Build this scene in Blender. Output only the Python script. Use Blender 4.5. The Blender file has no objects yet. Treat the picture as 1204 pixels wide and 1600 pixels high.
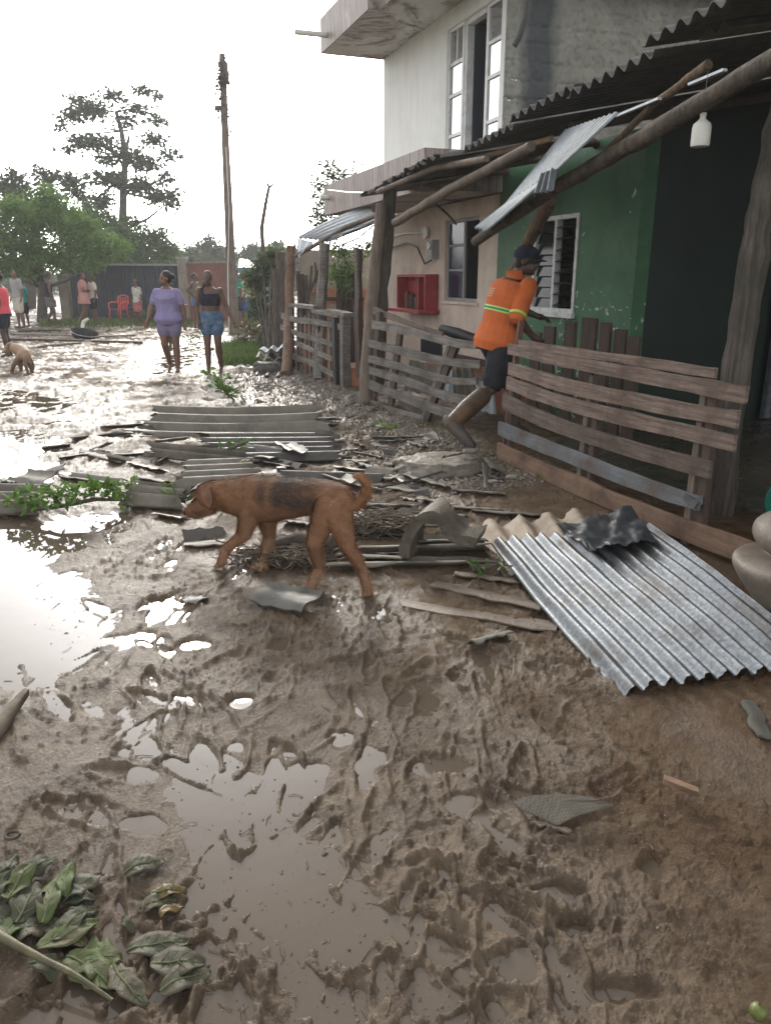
import bpy, bmesh, math, random
import numpy as np
from mathutils import Vector, Matrix, Euler

# ---------------------------------------------------------------- camera, sky, sun, exposure
SC = bpy.context.scene
COL = SC.collection
CAM_H = 1.55
PITCH = math.radians(16.96)
cam = bpy.data.cameras.new('camera')
cam.sensor_fit = 'VERTICAL'; cam.sensor_height = 32.0; cam.lens = 24.0
cam.clip_start = 0.05; cam.clip_end = 3000
camo = bpy.data.objects.new('camera', cam); COL.objects.link(camo)
camo.location = (0, 0, CAM_H); camo.rotation_euler = (math.pi/2 - PITCH, 0, 0)
SC.camera = camo

SUN_EL, SUN_AZ = math.radians(24), math.radians(-13)      # azimuth from +Y towards +X
world = bpy.data.worlds.new('World'); SC.world = world; world.use_nodes = True
nt = world.node_tree; nt.nodes.clear()
sky = nt.nodes.new('ShaderNodeTexSky'); sky.sky_type = 'NISHITA'; sky.sun_disc = False
sky.sun_elevation = SUN_EL; sky.sun_rotation = SUN_AZ
sky.air_density = 1.0; sky.dust_density = 2.0; sky.ozone_density = 1.0
hs = nt.nodes.new('ShaderNodeHueSaturation'); hs.inputs['Saturation'].default_value = 0.06
bg = nt.nodes.new('ShaderNodeBackground'); bg.inputs['Strength'].default_value = 0.15
wo = nt.nodes.new('ShaderNodeOutputWorld')
nt.links.new(sky.outputs[0], hs.inputs['Color']); nt.links.new(hs.outputs[0], bg.inputs['Color'])
nt.links.new(bg.outputs[0], wo.inputs['Surface'])
sl = bpy.data.lights.new('sun', 'SUN'); sl.energy = 0.75; sl.angle = math.radians(13); sl.color = (1, .90, .74)
so = bpy.data.objects.new('sun', sl); COL.objects.link(so); so.location = (-4, 30, 20)
so.rotation_euler = Vector((-math.sin(SUN_AZ)*math.cos(SUN_EL), -math.cos(SUN_AZ)*math.cos(SUN_EL), -math.sin(SUN_EL))).to_track_quat('-Z', 'Y').to_euler()
SC.view_settings.view_transform = 'Standard'; SC.view_settings.look = 'None'
SC.view_settings.gamma = 1.0; SC.view_settings.use_curve_mapping = False
SC.view_settings.exposure = 1.27
SC.cycles.max_bounces = 7; SC.cycles.diffuse_bounces = 4; SC.cycles.glossy_bounces = 3
SC.cycles.transmission_bounces = 4; SC.cycles.caustics_reflective = False; SC.cycles.caustics_refractive = False
SC.cycles.use_denoising = True

# ---------------------------------------------------------------- measuring helpers
random.seed(7); RNG = np.random.default_rng(7)
SP, CP = math.sin(PITCH), math.cos(PITCH)
def ray(px, py):
    u, v = (px-602)/1200, (800-py)/1200
    return Vector((u, CP+v*SP, -SP+v*CP))
def G(px, py, z=0.0):                      # point of the ground seen there
    r = ray(px, py); t = (z-CAM_H)/r.z
    return Vector((r.x*t, r.y*t, z))
def AtY(px, py, Y):                        # point at a given distance
    r = ray(px, py); t = Y/r.y
    return Vector((r.x*t, Y, CAM_H+r.z*t))
def OnP(px, py, P0, n):                    # point on a plane
    r = ray(px, py); o = Vector((0, 0, CAM_H)); t = (Vector(P0)-o).dot(n)/r.dot(n)
    return o+r*t
TH = math.radians(20.5)
D = Vector((-math.sin(TH), math.cos(TH), 0)); E = Vector((math.cos(TH), math.sin(TH), 0)); Z = Vector((0, 0, 1))
def SW(s, w, z=0.0): return D*s+E*w+Z*z    # street coordinates: s along the street, w into the houses
def OnW(px, py, w): return OnP(px, py, E*w, E)
def OnS(px, py, s): return OnP(px, py, D*s, D)
def sstep(a, b, x):
    t = np.clip((x-a)/(b-a), 0, 1); return t*t*(3-2*t)
def gz(x, y):                              # level of the ground without its roughness
    w = x*E.x+y*E.y
    return 0.018+0.04*float(sstep(2.7, 3.5, w))
def Gg(px, py, lift=0.0):
    p = G(px, py, 0.05)
    p = G(px, py, gz(p.x, p.y)); p.z += lift; return p

# ---------------------------------------------------------------- objects
ROOT = {}
def tag(o, label, cat, group=None, kind=None):
    if label: o['label'] = label
    if cat: o['category'] = cat
    if group: o['group'] = group
    if kind: o['kind'] = kind
    elif cat: o['kind'] = 'thing'
    return o
def thing(name, label, cat, loc=(0, 0, 0), group=None):
    o = bpy.data.objects.new(name, None); COL.objects.link(o); o.location = loc
    o.empty_display_size = .1
    ROOT[o.name] = Vector(loc); return tag(o, label, cat, group)
def link_mesh(name, me, mat, parent=None, loc=None):
    if mat is not None: me.materials.append(mat)
    o = bpy.data.objects.new(name, me); COL.objects.link(o)
    if parent is not None:
        o.parent = parent; ROOT[o.name] = ROOT[parent.name]
    else:
        o.location = loc if loc is not None else (0, 0, 0); ROOT[o.name] = Vector(o.location)
    return o
class MB:
    def __init__(s): s.v = []; s.f = []
    def add(s, V, F):
        k = len(s.v); s.v.extend([tuple(p) for p in V]); s.f.extend([tuple(i+k for i in f) for f in F]); return s
    def box(s, c, size, X=Vector((1, 0, 0)), Y=Vector((0, 1, 0)), Zv=Vector((0, 0, 1)), j=0):
        c = Vector(c); a, b, d = [q/2 for q in size]; V = []
        for sx in (-1, 1):
            for sy in (-1, 1):
                for sz in (-1, 1):
                    V.append(c+X*a*sx+Y*b*sy+Zv*d*sz+Vector([random.uniform(-j, j) for _ in range(3)]))
        return s.add(V, [(0, 1, 3, 2), (4, 6, 7, 5), (0, 4, 5, 1), (2, 3, 7, 6), (0, 2, 6, 4), (1, 5, 7, 3)])
    def sw(s, s0, s1, w0, w1, z0, z1):     # box in street coordinates
        return s.box(SW((s0+s1)/2, (w0+w1)/2, (z0+z1)/2), (abs(w1-w0), abs(s1-s0), abs(z1-z0)), E, D, Z)
    def tube(s, P, R, n=8, wob=0, caps=True):
        P = [Vector(p) for p in P]; R = R if hasattr(R, '__len__') else [R]*len(P); V = []; F = []
        t0 = (P[1]-P[0]).normalized(); up = Z if abs(t0.z) < .9 else Vector((1, 0, 0)); nn = (up-t0*up.dot(t0)).normalized()
        for i, p in enumerate(P):
            t = (P[min(i+1, len(P)-1)]-P[max(i-1, 0)]).normalized(); nn = (nn-t*nn.dot(t)).normalized(); b = t.cross(nn)
            for k in range(n):
                a = 2*math.pi*k/n; r = R[i]*(1+random.uniform(-wob, wob)); V.append(p+nn*math.cos(a)*r+b*math.sin(a)*r)
        for i in range(len(P)-1):
            for k in range(n):
                F.append((i*n+k, i*n+(k+1) % n, (i+1)*n+(k+1) % n, (i+1)*n+k))
        if caps: F.append(tuple(reversed(range(n)))); F.append(tuple((len(P)-1)*n+k for k in range(n)))
        return s.add(V, F)
    def strip(s, P, Wd, Td, w, t, j=0.0):  # a plank: cross-section w along Wd, t along Td, along the polyline P
        V = []; F = []; w = w if hasattr(w, '__len__') else [w]*len(P)
        for i, p in enumerate(P):
            p = Vector(p); a = w[i]/2
            for su, st in ((-1, -1), (1, -1), (1, 1), (-1, 1)):
                V.append(p+Wd*(a*su+random.uniform(-j, j))+Td*(t/2*st))
        for i in range(len(P)-1):
            for k in range(4): F.append((i*4+k, i*4+(k+1) % 4, i*4+4+(k+1) % 4, i*4+4+k))
        F.append((3, 2, 1, 0)); q = (len(P)-1)*4; F.append((q, q+1, q+2, q+3))
        return s.add(V, F)
    def build(s, name, mat, parent=None, loc=None, smooth=None):
        o = ROOT[parent.name] if parent is not None else Vector(loc if loc is not None else (0, 0, 0))
        me = bpy.data.meshes.new(name); me.from_pydata([(v[0]-o.x, v[1]-o.y, v[2]-o.z) for v in s.v], [], s.f); me.update()
        bm = bmesh.new(); bm.from_mesh(me); bmesh.ops.recalc_face_normals(bm, faces=bm.faces); bm.to_mesh(me); bm.free()
        if smooth is not None:
            for p in me.polygons: p.use_smooth = True
            me.set_sharp_from_angle(angle=math.radians(smooth))
        return link_mesh(name, me, mat, parent, loc)
def np_mesh(name, V, F, mat, parent=None, loc=None, smooth=False, attr=None):
    """big meshes: V (n,3), F (m,k) numpy"""
    o = ROOT[parent.name] if parent is not None else Vector(loc if loc is not None else (0, 0, 0))
    V = np.asarray(V, np.float32)-np.array([o.x, o.y, o.z], np.float32); F = np.asarray(F, np.int32); k = F.shape[1]
    me = bpy.data.meshes.new(name); me.vertices.add(len(V)); me.vertices.foreach_set('co', V.ravel())
    me.loops.add(F.size); me.loops.foreach_set('vertex_index', F.ravel())
    me.polygons.add(len(F)); me.polygons.foreach_set('loop_start', np.arange(0, F.size, k, dtype=np.int32))
    me.polygons.foreach_set('use_smooth', np.full(len(F), smooth))
    me.update(calc_edges=True)
    if attr:
        for an, av in attr.items():
            a = me.attributes.new(an, 'FLOAT', 'POINT'); a.data.foreach_set('value', np.asarray(av, np.float32))
    return link_mesh(name, me, mat, parent, loc)
def dup(root, loc=None, rotz=None, label=None):
    r = root.copy(); COL.objects.link(r); ROOT[r.name] = Vector(loc if loc is not None else root.location)
    if loc is not None: r.location = loc
    if rotz is not None: r.rotation_euler = (0, 0, rotz)
    if label: r['label'] = label
    for ch in root.children:
        c = ch.copy(); COL.objects.link(c); c.parent = r
        for g in ch.children:
            d = g.copy(); COL.objects.link(d); d.parent = c
    return r

# ---------------------------------------------------------------- numpy noise
def perlin(x, y, seed=0):
    xi = np.floor(x).astype(np.int64); yi = np.floor(y).astype(np.int64); xf = x-xi; yf = y-yi
    u = xf*xf*xf*(xf*(xf*6-15)+10); v = yf*yf*yf*(yf*(yf*6-15)+10)
    def g(ix, iy, dx, dy):
        h = (ix*374761393+iy*668265263+seed*974711) & 0x7fffffff
        h = ((h ^ (h >> 13))*1274126177) & 0x7fffffff; h = h ^ (h >> 16)
        a = (h & 1023)*(2*math.pi/1024); return np.cos(a)*dx+np.sin(a)*dy
    a = g(xi, yi, xf, yf); b = g(xi+1, yi, xf-1, yf); c = g(xi, yi+1, xf, yf-1); d = g(xi+1, yi+1, xf-1, yf-1)
    return ((a+(b-a)*u)*(1-v)+(c+(d-c)*u)*v)*1.5
def fbm(x, y, o=4, seed=0, gain=.5):
    r = 0; a = 1; f = 1
    for i in range(o): r = r+a*perlin(x*f+i*17.3, y*f-i*9.1, seed+i); a *= gain; f *= 2.03
    return r
def ridged(x, y, o=3, seed=0, gain=.5):
    r = 0; a = 1; f = 1
    for i in range(o): r = r+a*(1-np.abs(perlin(x*f+i*7.7, y*f+i*3.1, seed+i))*2); a *= gain; f *= 2.1
    return r

# ---------------------------------------------------------------- materials
def newmat(name):
    m = bpy.data.materials.new(name); m.use_nodes = True; n = m.node_tree; n.nodes.clear()
    out = n.nodes.new('ShaderNodeOutputMaterial'); b = n.nodes.new('ShaderNodeBsdfPrincipled'); n.links.new(b.outputs[0], out.inputs[0])
    return m, n, b, out
def ramp(n, fac, stops):
    r = n.nodes.new('ShaderNodeValToRGB'); e = r.color_ramp.elements
    while len(e) < len(stops): e.new(.5)
    for q, (p, c) in zip(e, stops):
        q.position = p; q.color = (c, c, c, 1) if not hasattr(c, '__len__') else (*c, 1)
    n.links.new(fac, r.inputs[0]); return r.outputs[0]
def noise(n, vec, scale, detail=4, rough=.55, dist=0):
    t = n.nodes.new('ShaderNodeTexNoise'); t.inputs['Scale'].default_value = scale; t.inputs['Detail'].default_value = detail
    t.inputs['Roughness'].default_value = rough; t.inputs['Distortion'].default_value = dist; n.links.new(vec, t.inputs['Vector']); return t.outputs['Fac']
def mixc(n, f, a, b):
    m = n.nodes.new('ShaderNodeMix'); m.data_type = 'RGBA'
    if hasattr(f, 'is_output'): n.links.new(f, m.inputs[0])
    else: m.inputs[0].default_value = f
    for s, q in ((a, m.inputs[6]), (b, m.inputs[7])):
        if hasattr(s, 'is_output'): n.links.new(s, q)
        else: q.default_value = (*s, 1)
    return m.outputs[2]
def coord(n, stretch=(1, 1, 1), kind='Object', rot=(0, 0, 0)):
    t = n.nodes.new('ShaderNodeTexCoord'); mp = n.nodes.new('ShaderNodeMapping'); mp.inputs['Scale'].default_value = stretch
    mp.inputs['Rotation'].default_value = rot
    n.links.new(t.outputs[kind], mp.inputs[0]); return mp.outputs[0]
def pm(name, c1, c2, scale=6, rough=.7, bump=.25, bscale=40, stretch=(1, 1, 1), metal=0, stain=None, sscale=2, samt=.5, spec=.5,
       rvar=.15, rot=(0, 0, 0), vary=0, bdist=.01, sheen=0, trans=0):
    m, n, b, out = newmat(name); v = coord(n, stretch, 'Object', rot); v0 = coord(n)
    f = ramp(n, noise(n, v, scale, 6, .62), [(.3, 0.0), (.7, 1.0)]); c = mixc(n, f, c1, c2)
    if stain:
        sf = ramp(n, noise(n, v0, sscale, 7, .65, .6), [(.62-samt*.35, 0.0), (.72, 1.0)]); c = mixc(n, sf, c, stain)
    if vary:
        oi = n.nodes.new('ShaderNodeObjectInfo'); h = n.nodes.new('ShaderNodeHueSaturation'); mr = n.nodes.new('ShaderNodeMapRange')
        mr.inputs['To Min'].default_value = 1-vary; mr.inputs['To Max'].default_value = 1+vary
        n.links.new(oi.outputs['Random'], mr.inputs['Value']); n.links.new(mr.outputs[0], h.inputs['Value']); n.links.new(c, h.inputs['Color']); c = h.outputs[0]
    n.links.new(c, b.inputs['Base Color'])
    mr = n.nodes.new('ShaderNodeMapRange'); mr.inputs['To Min'].default_value = max(.02, rough-rvar); mr.inputs['To Max'].default_value = min(1, rough+rvar)
    n.links.new(noise(n, v0, scale*1.7, 4), mr.inputs['Value']); n.links.new(mr.outputs[0], b.inputs['Roughness'])
    b.inputs['Metallic'].default_value = metal; b.inputs['Specular IOR Level'].default_value = spec
    if sheen: b.inputs['Sheen Weight'].default_value = sheen
    if bump:
        bp = n.nodes.new('ShaderNodeBump'); bp.inputs['Strength'].default_value = bump; bp.inputs['Distance'].default_value = bdist
        n.links.new(noise(n, v, bscale, 5, .6), bp.inputs['Height']); n.links.new(bp.outputs[0], b.inputs['Normal'])
    return m
def leafmat(name, c1, c2, c3=None, rough=.45, tl=.35, scale=1.5):
    m, n, b, out = newmat(name)
    at = n.nodes.new('ShaderNodeAttribute'); at.attribute_name = 'tone'
    c = mixc(n, at.outputs['Fac'], c1, c2)
    if c3: c = mixc(n, ramp(n, noise(n, coord(n), scale, 3), [(.5, 0.0), (.65, 1.0)]), c, c3)
    n.links.new(c, b.inputs['Base Color']); b.inputs['Roughness'].default_value = rough
    t = n.nodes.new('ShaderNodeBsdfTranslucent'); mx = n.nodes.new('ShaderNodeMixShader'); mx.inputs[0].default_value = tl
    n.links.new(c, t.inputs['Color']); n.links.new(b.outputs[0], mx.inputs[1]); n.links.new(t.outputs[0], mx.inputs[2]); n.links.new(mx.outputs[0], out.inputs[0])
    return m

M = {}
M['old_wood'] = pm('old_wood', (.20, .155, .13), (.33, .28, .245), 3, .8, .6, 14, (1.2, 1.2, 9), stain=(.10, .065, .05), sscale=2.5, samt=.45, vary=.22, rot=(0, 0, 0))
M['pole_wood'] = pm('pole_wood', (.11, .085, .065), (.24, .19, .15), 4, .8, .7, 9, (5, 5, .7), stain=(.06, .045, .035), sscale=1.6, samt=.5, vary=.15)
M['bare_wood'] = pm('bare_wood', (.28, .18, .11), (.42, .29, .19), 4, .7, .4, 9, (5, 5, .9), stain=(.12, .08, .05), sscale=2)
M['dark_wood'] = pm('dark_wood', (.045, .03, .024), (.09, .055, .04), 4, .75, .4, 12, (4, 4, 1), vary=.2)
M['red_wood'] = pm('red_wood', (.11, .04, .03), (.16, .07, .05), 4, .7, .4, 12, (4, 4, 1), vary=.1)
M['cement_sheet'] = pm('cement_sheet', (.135, .118, .095), (.235, .21, .175), 5, .6, .5, 70, stain=(.075, .068, .052), sscale=3.2, samt=.5, vary=.16, bdist=.006)
M['cement_dark'] = pm('cement_dark', (.055, .05, .045), (.12, .11, .10), 5, .5, .5, 60, stain=(.03, .028, .025), sscale=3, vary=.2)
M['tan_sheet'] = pm('tan_sheet', (.30, .235, .17), (.42, .345, .26), 5, .7, .5, 60, stain=(.16, .11, .075), sscale=4, samt=.5)
M['zinc'] = pm('zinc', (.10, .11, .12), (.26, .28, .30), 60, .45, .12, 60, metal=.75, stain=(.085, .07, .06), sscale=3.5, samt=.35, rvar=.1)
M['zinc_pale'] = pm('zinc_pale', (.42, .46, .5), (.62, .66, .7), 30, .5, .1, 60, metal=.35, stain=(.3, .32, .33), sscale=2, samt=.35)
M['zinc_dark'] = pm('zinc_dark', (.05, .06, .07), (.10, .115, .13), 12, .45, .2, 30, metal=.5, stain=(.03, .03, .035), sscale=6)
M['blue_metal'] = pm('blue_metal', (.028, .035, .055), (.05, .06, .085), 3, .5, .1, 20, metal=.2, stain=(.03, .03, .035))
M['white_paint'] = pm('white_paint', (.74, .745, .72), (.84, .845, .82), 2.5, .75, .15, 60, (3, 3, .4), stain=(.68, .68, .65), sscale=.8, samt=.35)
M['cream_paint'] = pm('cream_paint', (.62, .51, .43), (.74, .63, .54), 2.2, .8, .2, 60, (3, 3, .5), stain=(.47, .375, .30), sscale=1.6, samt=.5)
M['white_metal'] = pm('white_metal', (.62, .63, .63), (.75, .76, .75), 6, .45, .05, 60, stain=(.4, .38, .35), sscale=7, samt=.3)
M['grey_metal'] = pm('grey_metal', (.25, .25, .25), (.36, .36, .36), 8, .5, .1, 50)
M['concrete'] = pm('concrete', (.30, .285, .26), (.43, .415, .385), 3, .8, .4, 40, stain=(.15, .14, .125), sscale=2, samt=.4)
M['beige_concrete'] = pm('beige_concrete', (.20, .165, .13), (.31, .265, .22), 4, .5, .5, 40, stain=(.14, .11, .085), sscale=5, samt=.6)
M['lump'] = pm('lump', (.17, .145, .115), (.33, .30, .26), 4, .55, .8, 25, stain=(.14, .11, .08), sscale=5, samt=.5, bdist=.02)
M['red_paint'] = pm('red_paint', (.30, .03, .035), (.42, .06, .06), 5, .5, .15, 40, stain=(.17, .03, .03), sscale=5, samt=.5)
M['red_plastic'] = pm('red_plastic', (.55, .07, .06), (.62, .1, .08), 5, .35, .02)
M['terracotta'] = pm('terracotta', (.34, .13, .075), (.45, .19, .11), 4, .85, .4, 40, stain=(.2, .1, .07), sscale=4)
M['black'] = pm('black', (.012, .012, .014), (.03, .03, .032), 8, .5, .15, 40)
M['white_plastic'] = pm('white_plastic', (.62, .61, .56), (.72, .71, .66), 6, .45, .03)
M['teal_cloth'] = pm('teal_cloth', (.0, .14, .10), (.01, .21, .15), 6, .85, .3, 80)
M['black_rubber'] = pm('rubber', (.03, .027, .024), (.07, .06, .05), 6, .6, .3, 40, stain=(.11, .085, .06), sscale=6)
M['root'] = pm('root_fibre', (.08, .06, .042), (.19, .155, .115), 9, .8, .5, 50)
M['bark'] = pm('bark', (.06, .048, .038), (.13, .105, .085), 6, .85, .6, 20, (4, 4, 1))
M['brick_wall'] = pm('brick_red', (.17, .058, .045), (.25, .10, .075), 3, .85, .3, 40, stain=(.14, .08, .06))
M['pillar'] = pm('pillar', (.25, .215, .17), (.33, .29, .24), 3, .85, .3, 40, stain=(.16, .13, .1))
M['grass'] = leafmat('grass_blade', (.05, .10, .02), (.12, .19, .04), (.16, .17, .06))
# ================================================================ GROUND
def pip(poly, X, Y):                       # signed distance to a polygon (inside positive)
    n = len(poly); ins = np.zeros(X.shape, bool); d = np.full(X.shape, 1e9)
    for i in range(n):
        x0, y0 = poly[i]; x1, y1 = poly[(i+1) % n]
        c = ((y0 > Y) != (y1 > Y)) & (X < (x1-x0)*(Y-y0)/((y1-y0) if y1 != y0 else 1e-9)+x0); ins ^= c
        ex, ey = x1-x0, y1-y0; t = np.clip(((X-x0)*ex+(Y-y0)*ey)/(ex*ex+ey*ey+1e-12), 0, 1)
        d = np.minimum(d, np.hypot(X-x0-t*ex, Y-y0-t*ey))
    return np.where(ins, d, -d)
def gp(*pts): return [tuple(G(x, y)[:2]) for x, y in pts]
PUDDLES = [gp((-260, 790), (0, 800), (70, 812), (140, 796), (190, 806), (150, 850), (95, 872), (150, 905), (120, 935), (185, 960), (150, 1020), (120, 1080), (215, 1100), (250, 1165),
              (330, 1195), (430, 1205), (500, 1300), (560, 1400), (640, 1500), (720, 1620), (640, 1750), (470, 1690), (400, 1500), (360, 1400), (330, 1320),
              (265, 1240), (200, 1190), (140, 1140), (70, 1120), (-10, 1085), (-300, 1080)),
           gp((-120, 680), (20, 668), (90, 672), (128, 690), (100, 715), (110, 738), (55, 752), (-150, 760)),
           gp((-150, 605), (30, 606), (100, 618), (140, 632), (110, 645), (20, 643), (-150, 640)),
           gp((375, 598), (440, 596), (455, 604), (430, 612), (380, 610)), gp((365, 616), (430, 614), (440, 622), (420, 632), (365, 634)),
           gp((250, 540), (330, 528), (345, 545), (300, 580), (230, 590)), gp((60, 640), (170, 650), (160, 668), (70, 662))]
SMALL = [(265, 958, 42, 20), (575, 1190, 26, 30), (470, 1225, 40, 26), (465, 1330, 34, 10), (575, 1450, 55, 24), (820, 1505, 40, 30), (965, 1553, 62, 18), (668, 1095, 22, 26),
         (740, 1270, 40, 22), (610, 955, 14, 12), (695, 1198, 40, 14), (870, 1400, 40, 12), (340, 1570, 30, 26), (790, 1575, 30, 20), (440, 1010, 18, 9), (380, 1100, 22, 12),
         (215, 1000, 40, 14), (300, 1010, 24, 9), (1020, 1355, 22, 20), (435, 1062, 16, 8), (540, 1160, 18, 12), (230, 1290, 25, 12), (655, 1440, 20, 10), (900, 1455, 26, 12)]
def ground_height(X, Y):
    w = X*E.x+Y*E.y; dist = np.hypot(X, Y)
    wx = X+.10*perlin(X*2.2, Y*2.2, 31)+.03*perlin(X*9, Y*9, 33); wy = Y+.10*perlin(X*2.2+9, Y*2.2, 32)+.03*perlin(X*9+4, Y*9, 34)
    bank = sstep(2.7, 3.5, w)
    h = .018+.04*bank+.02*sstep(12, 26, Y)
    churn = .3+.7*sstep(-.25, .35, fbm(X*.55, Y*.55, 2, 40)); smooth_right = 1-.6*sstep(.7, 1.7, X-.10*(Y-2))*(1-sstep(5.5, 7, Y))
    churn = churn*smooth_right*(1-.6*bank)
    r1 = ridged(wx*2.6, wy*2.6, 2, 50); r2 = ridged(wx*7, wy*7, 3, 60)
    h = h+churn*(.005*(r1-.9)+.0042*(r2-1.2))+.009*fbm(wx*1.1, wy*1.1, 3, 70)
    q = perlin(wx*5.2, wy*5.2, 81); h = h+churn*.0055*np.exp(-((q-.12)/.045)**2)*sstep(-.05, .2, fbm(X*2.6, Y*2.6, 2, 82))
    q = perlin(wx*11, wy*11, 83); h = h+churn*.0035*np.exp(-((q-.1)/.07)**2)*sstep(-.1, .2, fbm(X*3.6, Y*3.6, 2, 84))
    near = 1-sstep(7, 14, dist)
    r3 = ridged(wx*15+.5*wy, wy*12, 3, 140); h = h+(.25+.75*churn)*.0028*(r3-1.1)*near
    st_ = ridged(wx*16+wy*5, wy*3.2-wx*2, 2, 150); h = h+churn*.0045*(st_-.9)*(fbm(X*.8, Y*.8, 2, 151) > 0)
    # crumbs: clods lying on the smears in patches
    cr = perlin(wx*30, wy*30, 170)+.6*perlin(X*58, Y*58, 171); h = h+.0042*sstep(.18, .75, cr)*sstep(-.15, .25, fbm(X*1.7, Y*1.7, 3, 172))*near
    fr_ = sstep(5, 9, dist)*(1-.7*bank); h = h+fr_*(.028+.032*(ridged(wx*4.2, wy*2.2, 3, 160)-1.1)+.016*fbm(wx*8, wy*4, 3, 165))
    fine = fbm(X*34, Y*34, 3, 90); h = h+(.0018+.0014*churn)*fine*near+.0011*fbm(X*120, Y*120, 2, 95)*(1-sstep(3, 5, dist))
    # puddles
    wet = np.full(X.shape, -1e3)
    en = .10*fbm(X*2.0, Y*2.0, 4, 100)+.035*fbm(X*9, Y*9, 3, 104)
    for poly in PUDDLES: wet = np.maximum(wet, pip(poly, X, Y)+en*np.clip(dist/4, .6, 1.6))
    k = sstep(-.20, .22, wet); h = h*(1-k)+k*(-.013+.42*np.minimum(h-.012, .05))
    for (px, py, rx, ry) in SMALL:
        c = G(px, py); a = G(px+rx, py)-c; b = G(px, py-ry)-c; A, B = a.length, b.length
        q = np.sqrt(((X-c.x)/A)**2+((Y-c.y)/B)**2)+.6*fbm(X*7, Y*7, 2, 110); k = 1-sstep(.5, 1.6, q)
        h = h*(1-k)+k*np.minimum(h-.02, -.004)+.003*np.exp(-((q-1.4)/.22)**2)*(Y < 6)
    global WETNESS; WETNESS = sstep(-1.3, -.05, wet)
    # footprints and slides
    rs = np.random.default_rng(11)
    for i in range(420):
        y = 1.25+7.5*rs.random()**1.6; x = rs.uniform(-.52, .30)*y+rs.normal(0, .1)
        if x*E.x+y*E.y > 2.6: continue
        sh = 1 if x < .75+.1*(y-2) else .45
        ang = rs.normal(-.25, .6); L = rs.uniform(.10, .17)*(1.5 if rs.random() < .25 else 1); Wd = rs.uniform(.035, .055); dp = rs.uniform(.004, .010)*sh
        m = np.where((np.abs(X-x) < .45) & (np.abs(Y-y) < .45))
        if len(m[0]) == 0: continue
        dx, dy = X[m]-x, Y[m]-y; a = dx*math.cos(ang)-dy*math.sin(ang); b = dx*math.sin(ang)+dy*math.cos(ang)
        wdt = Wd*(1-.25*np.clip(b/L, -1, 1)); q = np.sqrt((a/wdt)**2+(b/L)**2)+.22*perlin(dx*14+i, dy*14, 5)
        h[m] += -dp*(1-sstep(.72, 1.05, q))+(.5*dp+.002)*np.exp(-((q-1.18)/.16)**2)*(1+.8*np.sin(np.arctan2(a, b)+i))
    # narrow drag marks in the shallow water
    for (x0, y0, x1, y1) in [(35, 1040, 78, 1130), (95, 1052, 132, 1140), (178, 1070, 172, 1140), (560, 1500, 600, 1600), (20, 1120, 35, 1190)]:
        p, q2 = G(x0, y0), G(x1, y1); e = q2-p; t = np.clip(((X-p.x)*e.x+(Y-p.y)*e.y)/e.length_squared, 0, 1)
        dd = np.hypot(X-p.x-t*e.x, Y-p.y-t*e.y)+.02*fbm(X*12, Y*12, 2, 120); h = h+.015*np.exp(-(dd/.024)**2)
    # scattered clods standing out of the water
    cl = perlin(X*30, Y*30, 130); h = h+.009*sstep(.36, .7, cl)*sstep(-.1, .3, fbm(X*1.3, Y*1.3, 2, 131)+.1)*(1-sstep(7, 12, dist))
    return h
ys = [0.85]
while ys[-1] < 70: ys.append(ys[-1]+.0042*ys[-1]*(1+ys[-1]/30))
ys = np.array(ys)
us = np.linspace(-.60, .60, 700); us = np.concatenate([np.linspace(-1.5, -.61, 60), us, np.linspace(.61, 1.5, 60)])
GX = us[None, :]*ys[:, None]+0*ys[:, None]; GY = np.repeat(ys[:, None], len(us), 1)
GH = ground_height(GX, GY)
edge = np.minimum(np.minimum(sstep(0, .08, (us+1.5)), sstep(0, .08, 1.5-us))[None, :], (sstep(0, .06, (70-ys)/70))[:, None])
GH = GH*edge-.13*(1-edge)
nr, nc = GX.shape
def grid_faces(nr, nc):
    i = np.arange(nr*nc).reshape(nr, nc); return np.stack([i[:-1, :-1], i[:-1, 1:], i[1:, 1:], i[1:, :-1]], -1).reshape(-1, 4)

m, n, b, out = newmat('mud')
v = coord(n); far = n.nodes.new('ShaderNodeTexCoord')
c = mixc(n, ramp(n, noise(n, v, .9, 5), [(.35, 0.0), (.65, 1.0)]), (.118, .085, .055), (.17, .125, .082))
c = mixc(n, ramp(n, noise(n, v, 7, 6, .65), [(.42, 0.0), (.68, 1.0)]), c, (.062, .040, .026))
c = mixc(n, ramp(n, noise(n, v, 90, 3, .6), [(.55, 0.0), (.72, 1.0)]), c, (.20, .157, .117))
sx = n.nodes.new('ShaderNodeSeparateXYZ'); n.links.new(v, sx.inputs[0])
rd = n.nodes.new('ShaderNodeMapRange'); rd.inputs['From Min'].default_value = .35; rd.inputs['From Max'].default_value = 1.7
n.links.new(sx.outputs['X'], rd.inputs['Value'])
c = mixc(n, rd.outputs[0], c, mixc(n, ramp(n, noise(n, v, 12, 6), [(.35, 0.0), (.7, 1.0)]), (.145, .09, .052), (.078, .048, .029)))
n.links.new(c, b.inputs['Base Color'])
rr = n.nodes.new('ShaderNodeMapRange'); rr.inputs['From Min'].default_value = .3; rr.inputs['From Max'].default_value = .7
rr.inputs['To Min'].default_value = .16; rr.inputs['To Max'].default_value = .5
n.links.new(noise(n, v, 3.5, 6, .7), rr.inputs['Value'])
ra = n.nodes.new('ShaderNodeMath'); ra.operation = 'MULTIPLY_ADD'; n.links.new(rd.outputs[0], ra.inputs[0]); ra.inputs[1].default_value = .12; n.links.new(rr.outputs[0], ra.inputs[2])
sh_ = n.nodes.new('ShaderNodeTexCoord'); mt = ramp(n, noise(n, v, 1.7, 7, .68, .5), [(.42, 0.0), (.58, 1.0)])
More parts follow.
